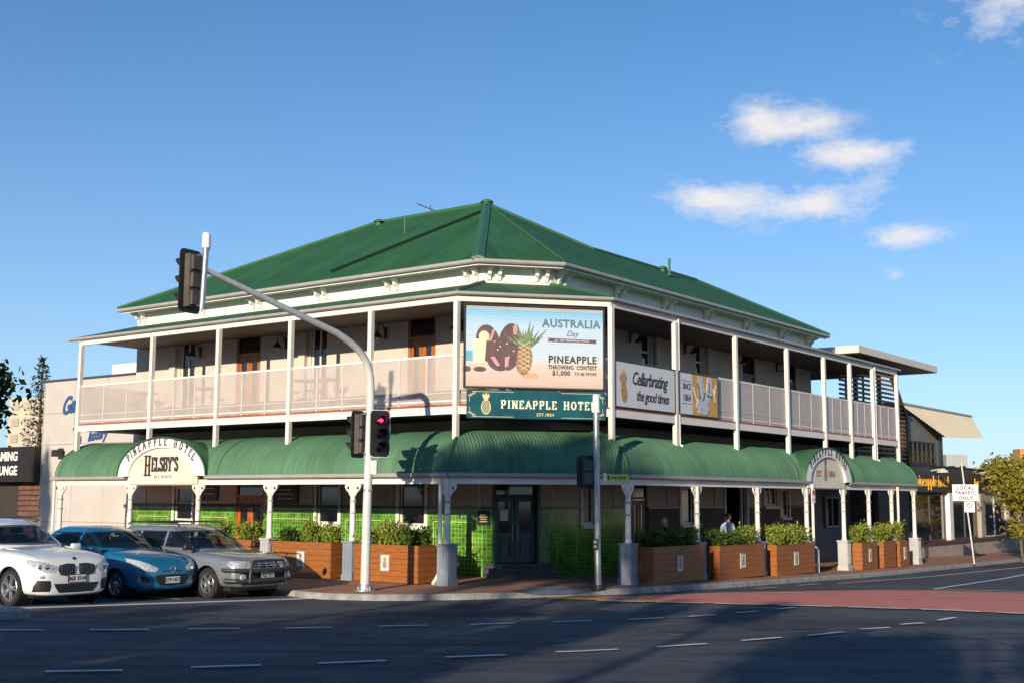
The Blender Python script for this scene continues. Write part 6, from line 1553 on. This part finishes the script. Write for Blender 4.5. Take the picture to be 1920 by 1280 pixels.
    for me, nm in ((body, 'body'), (cab, 'cabin')):
        me.materials.clear(); me.materials.append(P['paint']); me.materials.append(BLACK); me.polygons.foreach_set('use_smooth', [True]*len(me.polygons)); me.set_sharp_from_angle(angle=R(42)); o = link(nm, me, t)
    def proj(bvh, o, d):
        h = bvh.ray_cast(Vector(o), Vector(d), 6)
        return (h[0], h[1]) if h[0] is not None else (None, None)
    def patch(nm, m, rows, bvh, view, off=.006, thick=.014, nx=10, parent=None):
        # rows: list of polylines (same count); view('front') -> (y,z); 'side+1'/'side-1' -> (x,z); 'top' -> (x,y)
        M_ = len(rows); grid = []
        for j in range((M_-1)*4+1):
            a, f = divmod(j, 4); f /= 4; a2 = min(a+1, M_-1); line = []
            for i in range(nx+1):
                def at(r):
                    u = i/nx*(len(r)-1); k = min(int(u), len(r)-2); g = u-k; return (r[k][0]*(1-g)+r[k+1][0]*g, r[k][1]*(1-g)+r[k+1][1]*g)
                p, q = at(rows[a]), at(rows[a2]); line.append((p[0]*(1-f)+q[0]*f, p[1]*(1-f)+q[1]*f))
            grid.append(line)
        mbp = MB(); idx = {}
        for j, line in enumerate(grid):
            for i, (a, c) in enumerate(line):
                if view == 'front': o, d = (3, a, c), (-1, 0, 0)
                elif view == 'back': o, d = (-8, a, c), (1, 0, 0)
                elif view == 'top': o, d = (a, c, 4), (0, 0, -1)
                else: s = view; o, d = (a, s*3, c), (0, -s, 0)
                h, n = proj(bvh, o, d)
                if h is None: continue
                if n.dot(Vector(d)) > 0: n = -n
                n = (n-Vector(d)).normalized(); idx[j, i] = len(mbp.v); mbp.v += [h+n*off, h-n*thick]
        J, I = len(grid), nx+1
        for j in range(J-1):
            for i in range(I-1):
                ks = [(j, i), (j, i+1), (j+1, i+1), (j+1, i)]
                if all(k in idx for k in ks): mbp.f.append(tuple(idx[k] for k in ks)); mbp.m.append(0)
        border = [(0, i) for i in range(I)]+[(j, I-1) for j in range(1, J)]+[(J-1, i) for i in range(I-2, -1, -1)]+[(j, 0) for j in range(J-2, 0, -1)]
        for k, q in zip(border, border[1:]+border[:1]):
            if k in idx and q in idx: mbp.f.append((idx[k], idx[q], idx[q]+1, idx[k]+1)); mbp.m.append(0)
        o = mbp.build(nm, m, parent or t, local=True, fix=False)
        me = o.data; bm = bmesh.new(); bm.from_mesh(me); bmesh.ops.recalc_face_normals(bm, faces=bm.faces); bm.to_mesh(me); bm.free()
        me.polygons.foreach_set('use_smooth', [True]*len(me.polygons)); me.set_sharp_from_angle(angle=R(50)); return o
    for nm, m, rows, which, view in P['patches']:
        sides = (view,) if view != 'both' else (1, -1)
        for s in sides:
            if isinstance(view, str) and view == 'front2':
                for sg in (1, -1): patch(nm, m, [[(y*sg, z) for y, z in r] for r in rows], low_bvh, 'front')
                break
            patch(nm, m, rows, cab_bvh if which == 'c' else low_bvh, s)
    # shut lines and door handles
    sm = mat('shut_line', (.015, .015, .016), .7)
    d0, d1, d2 = P['doors']; zlo, zhi = .40, P['cab'][0][0]-.0
    for s in (-1, 1):
        for x in (d0, d1, d2):
            patch('door_seam', sm, [[(x, zlo), (x-.008, zlo)], [(x, (zlo+zhi)/2), (x-.008, (zlo+zhi)/2)], [(x, zhi), (x-.008, zhi)]], low_bvh, s, off=.0025, thick=.004, nx=1)
        patch('door_seam', sm, [[(d0, zlo), (d2, zlo)], [(d0, zlo+.008), (d2, zlo+.008)]], low_bvh, s, off=.0025, thick=.004, nx=14)
        for x in (d1+.2, d2+.2): patch('door_handle', P['paint'], [[(x-.09, zhi-.13), (x+.09, zhi-.13)], [(x-.09, zhi-.105), (x+.09, zhi-.105)]], low_bvh, s, off=.022, thick=.0, nx=4)
    bx0, bx1 = P['bonnet']
    for s in (-1, 1): patch('bonnet_seam', sm, [[(bx0, s*.66), (bx1, s*.74)], [(bx0, s*.667), (bx1, s*.747)]], low_bvh, 'top', off=.0025, thick=.004, nx=12)
    # wheels
    rw = P['rw']; tw = .205
    for x in (0, -P['wb']):
        for s in (-1, 1):
            c = Vector((x, s*(w-.02), rw)); ax = Vector((0, s, 0)); tr = rw*P.get('prof', .70)
            mb = MB(); mb.lathe(c-ax*tw, [(tr, 0), (rw-.03, .0), (rw-.008, .025), (rw, .06), (rw, tw-.06), (rw-.008, tw-.025), (rw-.03, tw-.004), (tr, tw-.012)], 36, ax, cap=False)
            wh = mb.build('wheel', TYRE, t, smooth=True, local=True)
            mb = MB(); mb.lathe(c-ax*tw, [(tr*1.005, tw-.014), (tr*.97, tw-.008), (tr*.90, tw-.03), (tr*.88, .03)], 36, ax, cap=False)
            nsp = P.get('spokes', 5)
            for q in range(nsp):
                for dq in P.get('pair', (0,)):
                    a = 2*math.pi*q/nsp+dq; u = Vector((math.cos(a), 0, math.sin(a))); v = Vector((-math.sin(a), 0, math.cos(a))); h1, h2 = P.get('spw', (.045, .028)); yo, yi = tw-.016, tw-.06
                    i0 = c+u*.04-ax*tw; i1 = c+u*tr*.93-ax*tw
                    mb.hexa([i0-v*h1+ax*yi, i0+v*h1+ax*yi, i1+v*h2+ax*yi, i1-v*h2+ax*yi, i0-v*h1+ax*(yo-.012), i0+v*h1+ax*(yo-.012), i1+v*h2+ax*yo, i1-v*h2+ax*yo])
            mb.lathe(c-ax*tw, [(.075, tw-.06), (.075, tw-.02), (.05, tw-.01)], 14, ax)
            mb.build('rim', P.get('rimm', RIM), wh, smooth=False, local=True)
            mb = MB(); mb.lathe(c-ax*tw, [(tr*.86, .05), (tr*.86, .06), (.05, .065)], 24, ax); mb.build('brake_disc', BLACKM, wh, local=True)
            mb = MB(); mb.lathe((x, s*(w-.33), rw), [(rc-.012, 0), (rc-.012, .30)], 28, (0, s, 0), cap=False); mb.lathe((x, s*(w-.34), rw), [(rc, 0), (rc, .01)], 28, (0, s, 0)); mb.build('wheel_arch_liner', BLACK, t, local=True, fix=False)
    # underbody
    mb = MB(); mb.box(FW, -P['wb']-.5, P['st'][0][0]-.3, -w*.78, w*.78, .17, .36); mb.build('underbody', BLACK, t, local=True)
    # mirrors
    mx, my, mz = P['mirror']
    for s in (-1, 1):
        g = MB(); L = lambda x, y, z: Vector((mx+x, s*(my+y), mz+z)); g.box(L, -.06, .05, 0, .2, -.055, .07)
        me = evaluated(g, 'mirror', [('BEVEL', dict(width=.03, segments=3))]); me.materials.clear(); me.materials.append(P.get('mirror_mat', P['paint'])); me.polygons.foreach_set('use_smooth', [True]*len(me.polygons)); mo = link('mirror', me, t)
        g = MB(); g.box(L, -.02, .03, -.09, .02, -.05, -.02); g.build('mirror_arm', BLACK, mo, local=True)
    # number plate
    px, pz, txt, tilt = P['plate']; mb = MB(); mb.box(FW, px-.012, px, -.186, .186, pz-.067, pz+.067); pl = mb.build('number_plate', PLATE, t, local=True)
    mb = MB(); font_text(mb, txt, lambda x, y, d: Vector((px+.001+d, x, pz-.04+y)), .085, wx=.85, thick=.003, bold=.01); mb.build('lettering', MAROON, pl, local=True)
    mb = MB(); frame_bars(mb, lambda y, x, z: Vector((x, y, z)), -.195, .195, pz-.076, pz+.076, px-.014, px+.002, .012); mb.build('plate_frame', BLACK, pl, local=True)
    return t, patch, low_bvh, cab_bvh
def hd(loc_axle_left, w, tr=0):
    # car origin from the ground point under the outer front wheel; cars face down the street
    return None
RZ_ = math.atan2(-uA.y, -uA.x)
def car_loc(tA_, nA_, dz=0): P = FA(tA_, nA_, 0); P.z = zroad(P); return P

# ---- white crossover, nearest
W1 = paint('white_car_paint', (.80, .79, .76))
w = .90
bmw = dict(loc=car_loc(2.76, 9.80-.84), rz=RZ_, w=w, wb=2.67, rw=.345, spokes=5, pair=(-.17, .17), spw=(.022, .016), prof=.74, paint=W1, doors=(-.55, -1.72, -2.75), bonnet=(.62, -.5), mirror=(-.72, .90, 1.03),
    st=[(.845, .44, .26, .60, .66), (.82, .62, .22, .74, .79), (.74, .75, .20, .83, .885), (.58, .845, .20, .90, .95), (.30, .885, .20, .955, 1.0), (-.1, w, .21, .985, 1.045), (-.60, w, .22, 1.0, 1.085), (-1.2, w, .22, 1.01, 1.09), (-2.2, w, .22, 1.03, 1.1), (-3.0, .89, .24, 1.04, 1.1), (-3.45, .84, .30, 1.0, 1.08), (-3.58, .74, .36, .92, 1.0)],
    cab=[(.98, -.50, -3.50, .83, .20), (1.10, -.66, -3.44, .815, .22), (1.30, -1.0, -3.28, .75, .24), (1.47, -1.30, -3.12, .68, .24), (1.555, -1.52, -3.0, .60, .22), (1.595, -1.9, -2.75, .42, .18)],
    plate=(.862, .515, '868 XHA', 0),
    patches=[('windscreen', CARGLASS, [[(-.66, 1.115), (0, 1.09), (.66, 1.115)], [(-.60, 1.30), (0, 1.30), (.60, 1.30)], [(-.54, 1.46), (0, 1.475), (.54, 1.46)]], 'c', 'front'),
        ('side_window', CARGLASS, [[(-.98, 1.11), (-1.75, 1.12)], [(-1.18, 1.27), (-1.75, 1.3)], [(-1.42, 1.43), (-1.75, 1.45)]], 'c', 'both'),
        ('side_window', CARGLASS, [[(-1.82, 1.12), (-3.1, 1.17)], [(-1.82, 1.3), (-3.0, 1.3)], [(-1.82, 1.45), (-2.85, 1.42)]], 'c', 'both'),
        ('headlight', LAMPG, [[(.42, .755), (.62, .83), (.82, .875)], [(.42, .70), (.64, .745), (.84, .815)], [(.48, .635), (.66, .65), (.80, .74)]], 'b', 'front2'),
        ('kidney_grille', BLACK, [[(.05, .785), (.2, .795), (.37, .765)], [(.035, .68), (.2, .68), (.40, .68)], [(.055, .575), (.2, .56), (.35, .59)]], 'b', 'front2'),
        ('lower_grille', BLACK, [[(-.48, .43), (0, .425), (.48, .43)], [(-.42, .33), (0, .325), (.42, .33)], [(-.36, .262), (0, .258), (.36, .262)]], 'b', 'front'),
        ('side_intake', BLACK, [[(.55, .49), (.75, .50)], [(.53, .39), (.785, .39)], [(.55, .29), (.78, .29)]], 'b', 'front2'),
        ('fog_lamp', GALV, [[(.655, .58), (.715, .58)], [(.645, .555), (.725, .555)], [(.655, .53), (.715, .53)]], 'b', 'front2'),
        ('sill_cladding', PLASTIC, [[(-.42, .36), (-2.25, .36)], [(-.42, .25), (-2.25, .25)]], 'b', 'both')])
tb_, patch, lb, cb = car('white_suv', 'white crossover with twin upright grilles waiting nearest the camera', bmw)
for s in (-1, 1):
    for k in range(7):
        y = s*(.075+.043*k); h = lb.ray_cast(Vector((3, y, .68)), Vector((-1, 0, 0)))
        if h[0] is None: continue
        x = h[0].x; mb = MB(); mb.box(FW, x-.01, x+.022, y-.006, y+.006, .59, .765-.004*abs(k-3)); mb.build('grille_bar', CHROME, tb_, local=True)
    for yy, r in ((.60, .052), (.71, .045)):
        h = lb.ray_cast(Vector((3, s*yy, .735)), Vector((-1, 0, 0)))
        if h[0] is not None: mb = MB(); mb.lathe(h[0]-Vector((.01, 0, 0)), [(r, 0), (r, .022), (r*.75, .026), (r*.7, .018)], 18, (1, 0, 0)); mb.lathe(h[0]-Vector((.01, 0, 0)), [(r*.66, 0), (r*.6, .03), (.005, .034)], 14, (1, 0, 0)); mb.build('headlamp_ring', CHROME, tb_, local=True)
h = lb.ray_cast(Vector((3, 0, .80)), Vector((-1, 0, 0)))[0] or Vector((.8, 0, .8))
mb = MB(); mb.lathe(Vector((.72, 0, .865)), [(.041, 0), (.041, .02), (.03, .024)], 20, (1, 0, .9)); mb.build('bonnet_badge', BLACKM, tb_, local=True)
for s in (-1, 1):
    mb = MB(); mb.tube([Vector((.55, s*.52, .905)), Vector((0, s*.60, 1.005)), Vector((-.55, s*.64, 1.06))], .008, 5); mb.build('bonnet_crease', W1, tb_, local=True)
    mb = MB(); mb.tube([Vector((-1.45, s*.60, 1.555)), Vector((-1.7, s*.61, 1.60)), Vector((-2.6, s*.60, 1.60)), Vector((-2.85, s*.58, 1.55))], .016, 6); mb.build('roof_rail', BLACKM, tb_, local=True)

# ---- blue hatchback
W2 = paint('metallic_blue_paint', (.010, .165, .315), .2)
w = .845
maz = dict(loc=car_loc(3.13, 7.2-.78), rz=RZ_, w=w, wb=2.49, rw=.295, spokes=7, pair=(0,), spw=(.034, .026), prof=.69, paint=W2, doors=(-.42, -1.42, -2.3), bonnet=(.5, -.2), mirror=(-.50, .84, .98),
    st=[(.80, .34, .27, .54, .58), (.77, .56, .22, .64, .70), (.66, .70, .19, .74, .80), (.50, .785, .18, .81, .885), (.25, .83, .18, .875, .95), (-.1, w, .18, .91, .99), (-.5, w, .19, .925, 1.02), (-1.2, w, .19, .95, 1.03), (-2.1, w, .19, .98, 1.05), (-2.7, .835, .22, 1.0, 1.06), (-3.0, .78, .30, .98, 1.04), (-3.1, .66, .36, .9, .96)],
    cab=[(.92, -.18, -3.0, .79, .28), (1.02, -.36, -2.97, .78, .30), (1.20, -.74, -2.85, .70, .30), (1.35, -1.08, -2.68, .62, .28), (1.43, -1.35, -2.5, .53, .24), (1.47, -1.65, -2.3, .36, .18)],
    plate=(.815, .40, '579 HFZ', 0),
    patches=[('windscreen', CARGLASS, [[(-.66, 1.035), (0, .985), (.66, 1.035)], [(-.59, 1.19), (0, 1.18), (.59, 1.19)], [(-.51, 1.345), (0, 1.36), (.51, 1.345)]], 'c', 'front'),
        ('side_window', CARGLASS, [[(-.62, 1.03), (-1.40, 1.045)], [(-.88, 1.18), (-1.40, 1.2)], [(-1.18, 1.325), (-1.40, 1.35)]], 'c', 'both'),
        ('side_window', CARGLASS, [[(-1.47, 1.05), (-2.45, 1.10)], [(-1.47, 1.2), (-2.40, 1.2)], [(-1.47, 1.35), (-2.2, 1.31)]], 'c', 'both'),
        ('headlight', LAMPG, [[(.34, .64), (.56, .755), (.77, .845)], [(.38, .595), (.60, .67), (.79, .775)], [(.45, .565), (.62, .60), (.75, .69)]], 'b', 'front2'),
        ('lower_grille', BLACK, [[(-.42, .50), (0, .515), (.42, .50)], [(-.40, .40), (0, .40), (.40, .40)], [(-.30, .30), (0, .285), (.30, .30)]], 'b', 'front'),
        ('fog_recess', BLACK, [[(.52, .46), (.68, .50)], [(.51, .40), (.69, .42)], [(.56, .36), (.66, .37)]], 'b', 'front2'),
        ('upper_grille', BLACK, [[(-.26, .585), (0, .60), (.26, .585)], [(-.24, .565), (0, .575), (.24, .565)]], 'b', 'front')])
tb_, patch, lb, cb = car('blue_hatchback', 'small metallic blue hatchback waiting between the white and silver cars', maz)
ring_c = Vector((.80, 0, .615)); mb = MB(); mb.tube([ring_c+Vector((0, .07*math.cos(a*math.pi/8), .05*math.sin(a*math.pi/8))) for a in range(17)], .010, 6, False); mb.tube([ring_c+Vector((.004, -.05, .02)), ring_c+Vector((.006, 0, -.01)), ring_c+Vector((.004, .05, .02))], .008, 5); mb.build('bonnet_badge', CHROME, tb_, local=True)

# ---- silver wagon with bull bar
W3 = paint('silver_paint', (.33, .35, .38), .55)
w = .865
sub = dict(loc=car_loc(2.19, 5.6-.80), rz=RZ_, w=w, wb=2.525, rw=.325, spokes=6, pair=(0,), spw=(.036, .03), prof=.64, paint=W3, doors=(-.45, -1.52, -2.45), bonnet=(.66, -.3), mirror=(-.52, .86, 1.06), mirror_mat=BLACK,
    st=[(.86, .56, .30, .66, .70), (.84, .72, .26, .76, .80), (.76, .80, .24, .82, .875), (.58, .84, .24, .865, .93), (.25, .86, .24, .90, .965), (-.1, w, .25, .92, .99), (-.55, w, .26, .935, 1.01), (-1.2, w, .26, .95, 1.02), (-2.2, w, .26, .98, 1.03), (-2.95, .86, .28, 1.0, 1.04), (-3.4, .83, .34, 1.0, 1.04), (-3.5, .76, .40, .94, .98)],
    cab=[(.92, -.28, -3.45, .80, .14), (1.02, -.45, -3.43, .79, .16), (1.22, -.80, -3.36, .73, .18), (1.40, -1.10, -3.27, .67, .18), (1.485, -1.30, -3.2, .61, .17), (1.525, -1.6, -3.0, .46, .14)],
    plate=(.955, .50, 'AJ2 E51', 0),
    patches=[('windscreen', CARGLASS, [[(-.70, 1.035), (0, 1.01), (.70, 1.035)], [(-.65, 1.22), (0, 1.22), (.65, 1.22)], [(-.59, 1.39), (0, 1.40), (.59, 1.39)]], 'c', 'front'),
        ('side_window', CARGLASS, [[(-.66, 1.03), (-1.5, 1.045)], [(-.92, 1.22), (-1.5, 1.22)], [(-1.16, 1.385), (-1.5, 1.39)]], 'c', 'both'),
        ('side_window', CARGLASS, [[(-1.57, 1.045), (-2.42, 1.06)], [(-1.57, 1.22), (-2.42, 1.22)], [(-1.57, 1.39), (-2.42, 1.39)]], 'c', 'both'),
        ('side_window', CARGLASS, [[(-2.5, 1.06), (-3.25, 1.09)], [(-2.5, 1.22), (-3.22, 1.22)], [(-2.5, 1.385), (-3.12, 1.37)]], 'c', 'both'),
        ('headlight', LAMPG, [[(.40, .795), (.60, .80), (.79, .80)], [(.40, .72), (.60, .72), (.815, .73)], [(.43, .655), (.62, .655), (.80, .67)]], 'b', 'front2'),
        ('grille', BLACK, [[(-.35, .79), (0, .80), (.35, .79)], [(-.34, .72), (0, .72), (.34, .72)], [(-.30, .655), (0, .65), (.30, .655)]], 'b', 'front'),
        ('bumper', PLASTIC, [[(-.80, .60), (0, .60), (.80, .60)], [(-.82, .44), (0, .44), (.82, .44)], [(-.74, .30), (0, .30), (.74, .30)]], 'b', 'front'),
        ('side_cladding', PLASTIC, [[(-.40, .55), (-2.13, .56)], [(-.40, .42), (-2.13, .42)], [(-.42, .29), (-2.11, .29)]], 'b', 'both')])
tb_, patch, lb, cb = car('silver_wagon', 'silver wagon with dark bull bar and roof rails waiting beside the footpath', sub)
for z in (.70, .745):
    mb = MB(); mb.tube([Vector((.885, -.32, z)), Vector((.905, 0, z)), Vector((.885, .32, z))], .011, 6); mb.build('grille_bar', CHROME, tb_, local=True)
for y in (-.2, 0, .2): mb = MB(); mb.box(FW, .87, .915, y-.02, y+.02, .66, .79); mb.build('grille_bar', CHROME, tb_, local=True)
mb = MB(); mb.tube([Vector((.55, -.90, .62)), Vector((.84, -.80, .62)), Vector((.985, -.45, .60)), Vector((1.0, 0, .60)), Vector((.985, .45, .60)), Vector((.84, .80, .62)), Vector((.55, .90, .62))], .042, 10); mb.tube([Vector((.6, -.88, .40)), Vector((.84, -.78, .40)), Vector((.96, -.4, .40)), Vector((.97, .4, .40)), Vector((.84, .78, .40)), Vector((.6, .88, .40))], .05, 10)
for y in (-.5, .5): mb.tube([Vector((.97, y, .36)), Vector((.985, y, .62)), Vector((.955, y*.84, .80)), Vector((.95, 0, .915)), ][:3], .032, 8)
mb.tube([Vector((.955, -.42, .80)), Vector((.965, 0, .81)), Vector((.955, .42, .80))], .026, 8); mb.build('bull_bar', mat('bull_bar_grey', (.035, .035, .037), .45), tb_, local=True, smooth=True)
for s in (-1, 1):
    mb = MB(); mb.lathe(Vector((.86, s*.62, .46)), [(.075, 0), (.075, .05), (.05, .055)], 16, (1, 0, 0)); mb.build('fog_lamp', LAMPG, tb_, local=True)
    mb = MB(); mb.tube([Vector((-1.25, s*.60, 1.49)), Vector((-1.35, s*.60, 1.565)), Vector((-2.95, s*.60, 1.575)), Vector((-3.1, s*.59, 1.51))], .018, 6)
    mb.build('roof_rail', BLACKM, tb_, local=True)
for x in (-1.75, -2.6): mb = MB(); mb.tube([Vector((x, -.60, 1.575)), Vector((x, .60, 1.575))], .016, 6); mb.build('roof_bar', BLACKM, tb_, local=True)
# ------------------------------------------------------------------ verandah furniture seen through the screens
def stool(loc, rz, label):
    t = thing('stool', label, 'stool', loc, rz, 'stools and chairs on the verandah'); mb = MB(); mb.lathe((0, 0, .72), [(.16, 0), (.18, .015), (.17, .05)], 14); mb.build('seat', WHITE, t, local=True)
    for k in range(4):
        a = k*math.pi/2+.785; mb = MB(); mb.tube([(.10*math.cos(a), .10*math.sin(a), .72), (.2*math.cos(a), .2*math.sin(a), 0)], .014, 6); mb.build('leg', WHITE, t, local=True)
    mb = MB(); mb.tube([(.165*math.cos(k*math.pi/8), .165*math.sin(k*math.pi/8), .25) for k in range(17)], .01, 5, False); mb.build('foot_ring', WHITE, t, local=True)
    mb = MB(); mb.tube([(-.15, -.12, .74), (-.18, -.12, 1.0), (-.18, .12, 1.0), (-.15, .12, .74)], .014, 6); mb.build('back_rail', WHITE, t, local=True)
    return t
def high_table(loc, label):
    t = thing('bar_table', label, 'table', loc, 0, 'bar tables on the verandah'); mb = MB(); mb.lathe((0, 0, 1.0), [(.36, 0), (.38, .01), (.38, .035)], 20); mb.build('tabletop', WHITE, t, local=True)
    mb = MB(); mb.lathe((0, 0, 0), [(.24, 0), (.24, .02), (.035, .03), (.03, 1.0)], 14); mb.build('pedestal', WHITE, t, local=True)
ORD = ('first', 'second', 'third', 'fourth')
for k, t_ in enumerate((13.1, 10.3, 6.0, 5.2)):
    high_table(FA(t_, -.75, 4.2), f'white bar table behind the main-street balcony screen, {ORD[k]} from the left end')
    for q, (dt, dn) in enumerate(((-.55, .05), (.55, -.05), (0, -.55))): stool(FA(t_+dt, -.75+dn, 4.2), random.uniform(0, 6), f'white stool at the {ORD[k]} balcony table from the left, {("right side", "left side", "wall side")[q]}')
for k, t_ in enumerate((8.6, 11.8)):
    high_table(FB(t_, -.8, 4.2), f'white bar table behind the side-street balcony screen, {ORD[k]} from the corner')
    for q, (dt, dn) in enumerate(((-.55, .05), (.55, -.05))): stool(FB(t_+dt, -.8+dn, 4.2), random.uniform(0, 6), f'white stool at the {ORD[k]} side-street balcony table, {("corner side", "far side")[q]}')

# ------------------------------------------------------------------ people
def skin_mesh(name, verts, edges, radii, m, levels=2):
    me = bpy.data.meshes.new(name); me.from_pydata(verts, edges, []); o = bpy.data.objects.new(name, me); COL.objects.link(o)
    sk = o.modifiers.new('skin', 'SKIN'); sv = me.skin_vertices[0].data if me.skin_vertices else None
    if sv is None: me.skin_vertices.new() if hasattr(me.skin_vertices, 'new') else None; sv = me.skin_vertices[0].data
    for k, r in enumerate(radii): sv[k].radius = r if isinstance(r, tuple) else (r, r)
    sv[0].use_root = True; ss = o.modifiers.new('sub', 'SUBSURF'); ss.levels = levels; ss.render_levels = levels
    bpy.context.view_layer.update(); out = bpy.data.meshes.new_from_object(o.evaluated_get(bpy.context.evaluated_depsgraph_get()))
    bpy.data.objects.remove(o); out.materials.clear(); out.materials.append(m); out.polygons.foreach_set('use_smooth', [True]*len(out.polygons)); return out
SKIN = mat('skin', (.52, .30, .21), .5, var=.06, scale=8)
def person(loc, rz, h, label, shirt, legs_m, hair_m, lean=0.0, arm='down', bare=False):
    t = thing('person', label, 'person', loc, rz); k = h/1.75
    # faces +x. body: one continuous figure from pelvis to head, arms and legs
    V = [(0, 0, .95), (.01, 0, 1.12), (.0+lean*.4, 0, 1.30), (.0+lean*.8, 0, 1.44), (.01+lean, 0, 1.52), (.025+lean*1.15, 0, 1.60)]
    E_ = [(0, 1), (1, 2), (2, 3), (3, 4), (4, 5)]; Rr = [(.15, .115), (.14, .11), (.155, .12), (.11, .09), (.055, .055), (.055, .06)]
    for s in (1, -1):
        i = len(V); V += [(0, s*.10, .88), (.02, s*.105, .50), (-.01, s*.105, .09), (.13, s*.12, .04)]; E_ += [(0, i), (i, i+1), (i+1, i+2), (i+2, i+3)]; Rr += [.09, .06, .042, .035]
        i = len(V)
        el = (.0+lean, s*.25, 1.13) if arm == 'down' else (.10+lean, s*.24, 1.12); wr = (.08+lean, s*.26, .88) if arm == 'down' else (.30+lean, s*.16, 1.05); hn = (.11+lean, s*.25, .80) if arm == 'down' else (.38+lean, s*.12, 1.06)
        V += [(lean*.8, s*.17, 1.41), el, wr, hn]; E_ += [(3, i), (i, i+1), (i+1, i+2), (i+2, i+3)]; Rr += [.065, .045, .032, .03]
        # fingers and thumb
        hv = Vector(hn); dv = (hv-Vector(wr)).normalized(); sv = Vector((0, 1, 0)) if abs(dv.y) < .8 else Vector((1, 0, 0)); sv = (sv-dv*sv.dot(dv)).normalized(); sv = Vector((1, 0, 0))-dv*dv.x if arm == 'down' else sv; sv = sv.normalized()
        for f, (o_, L_) in enumerate(((-.03, .075), (-.01, .085), (.01, .08), (.03, .065))):
            j = len(V); p = hv+sv*o_+dv*.03; q = p+dv*L_*.6; V += [tuple(p), tuple(q), tuple(q+dv*L_*.35-Vector((0, s*.015, 0)))]; E_ += [(i+3, j), (j, j+1), (j+1, j+2)]; Rr += [.010, .009, .008]
        j = len(V); p = hv+sv*.035-dv*.01; V += [tuple(p), tuple(p+sv*.03+dv*.03)]; E_ += [(i+3, j), (j, j+1)]; Rr += [.011, .009]
    V = [tuple(c*k for c in v) for v in V]
    body = skin_mesh('body', V, E_, [tuple(c*k for c in r) if isinstance(r, tuple) else r*k for r in Rr], SKIN)
    for m in (shirt, legs_m): body.materials.append(m)
    for p in body.polygons:
        c = p.center/k
        if c.z < .10: p.material_index = 2
        elif c.z < .98 and abs(c.y) < .20: p.material_index = 2
        elif c.z < 1.50 and not (abs(c.y) > .19 and c.z < (1.32 if bare else 1.16)): p.material_index = 1
    link('body', body, t)
    # head: shaped ball with nose, brow, ears, eyes and mouth
    hc = Vector((.045+lean*1.25, 0, 1.655))*k; mb = MB(); rings = []
    for a in range(13):
        ph = math.pi*a/12; z = math.cos(ph)*.115; r = math.sin(ph)
        ring = []
        for b in range(20):
            th = 2*math.pi*b/20; x, y = .095*r*math.cos(th), .074*r*math.sin(th)
            if z < -.03: x *= 1-.25*((-.03-z)/.085); y *= 1-.38*((-.03-z)/.085); x += .012*((-.03-z)/.085)
            if abs(math.sin(th)) < .18 and math.cos(th) > 0 and -.05 < z < .02: x += .016*(1-abs(z+.018)/.04) if abs(z+.018) < .04 else 0
            ring.append(hc+Vector((x, y, z))*k)
        rings.append(ring)
    mb.loft(rings); hd2 = mb.build('head', SKIN, t, local=True, smooth=True, angle=80)
    for s in (1, -1):
        mb = MB(); mb.lathe(hc+Vector((.078, s*.030, .012))*k, [(.012*k, 0), (.009*k, .006*k), (.001, .008*k)], 10, (1, s*.25, 0)); mb.build('eye', mat('eye_dark', (.03, .02, .015), .2), hd2, local=True)
        mb = MB(); mb.lathe(hc+Vector((-.002, s*.070, -.005))*k, [(.024*k, 0), (.027*k, .008*k), (.012*k, .012*k)], 10, (-.3, s, 0)); mb.build('ear', SKIN, hd2, local=True)
    mb = MB(); mb.box(lambda x, y, z: hc+Vector((x, y, z))*k, .072, .088, -.022, .022, -.064, -.054); mb.build('mouth', mat('lips', (.36, .13, .11), .5), hd2, local=True)
    mb = MB(); rings = []
    for a in range(8):
        ph = math.pi*.56*a/7; ring = []
        for b in range(20):
            th = 2*math.pi*b/20; cut = 1.0 if math.cos(th) < .35 else .62; p_ = ph*cut; r = math.sin(p_); ring.append(hc+Vector((-.006+.103*r*math.cos(th), .083*r*math.sin(th), .124*math.cos(p_)))*k)
        rings.append(ring)
    mb.loft(rings); mb.build('hair', hair_m, t, local=True, smooth=True, angle=80)
    return t
pm = FB(7.1, -.4, zfoot(7)); dirm = math.atan2(-.8, -.5)
person(pm, math.atan2(nB.y, nB.x)-.5, 1.76, 'man in pale blue shirt standing behind the second side-street planter', mat('pale_blue_shirt', (.44, .50, .62), .8), mat('dark_trousers', (.04, .04, .05), .8), mat('brown_hair', (.06, .035, .02), .7))
person(FB(3.35, -.3, zfoot(3)), math.atan2(uA.y, uA.x)+.5, 1.56, 'person in black sleeveless top behind the first side-street planter', mat('black_top', (.02, .02, .02), .8), mat('dark_trousers', (.04, .04, .05), .8), mat('grey_hair', (.45, .42, .38), .7), lean=.04, arm='up', bare=True)
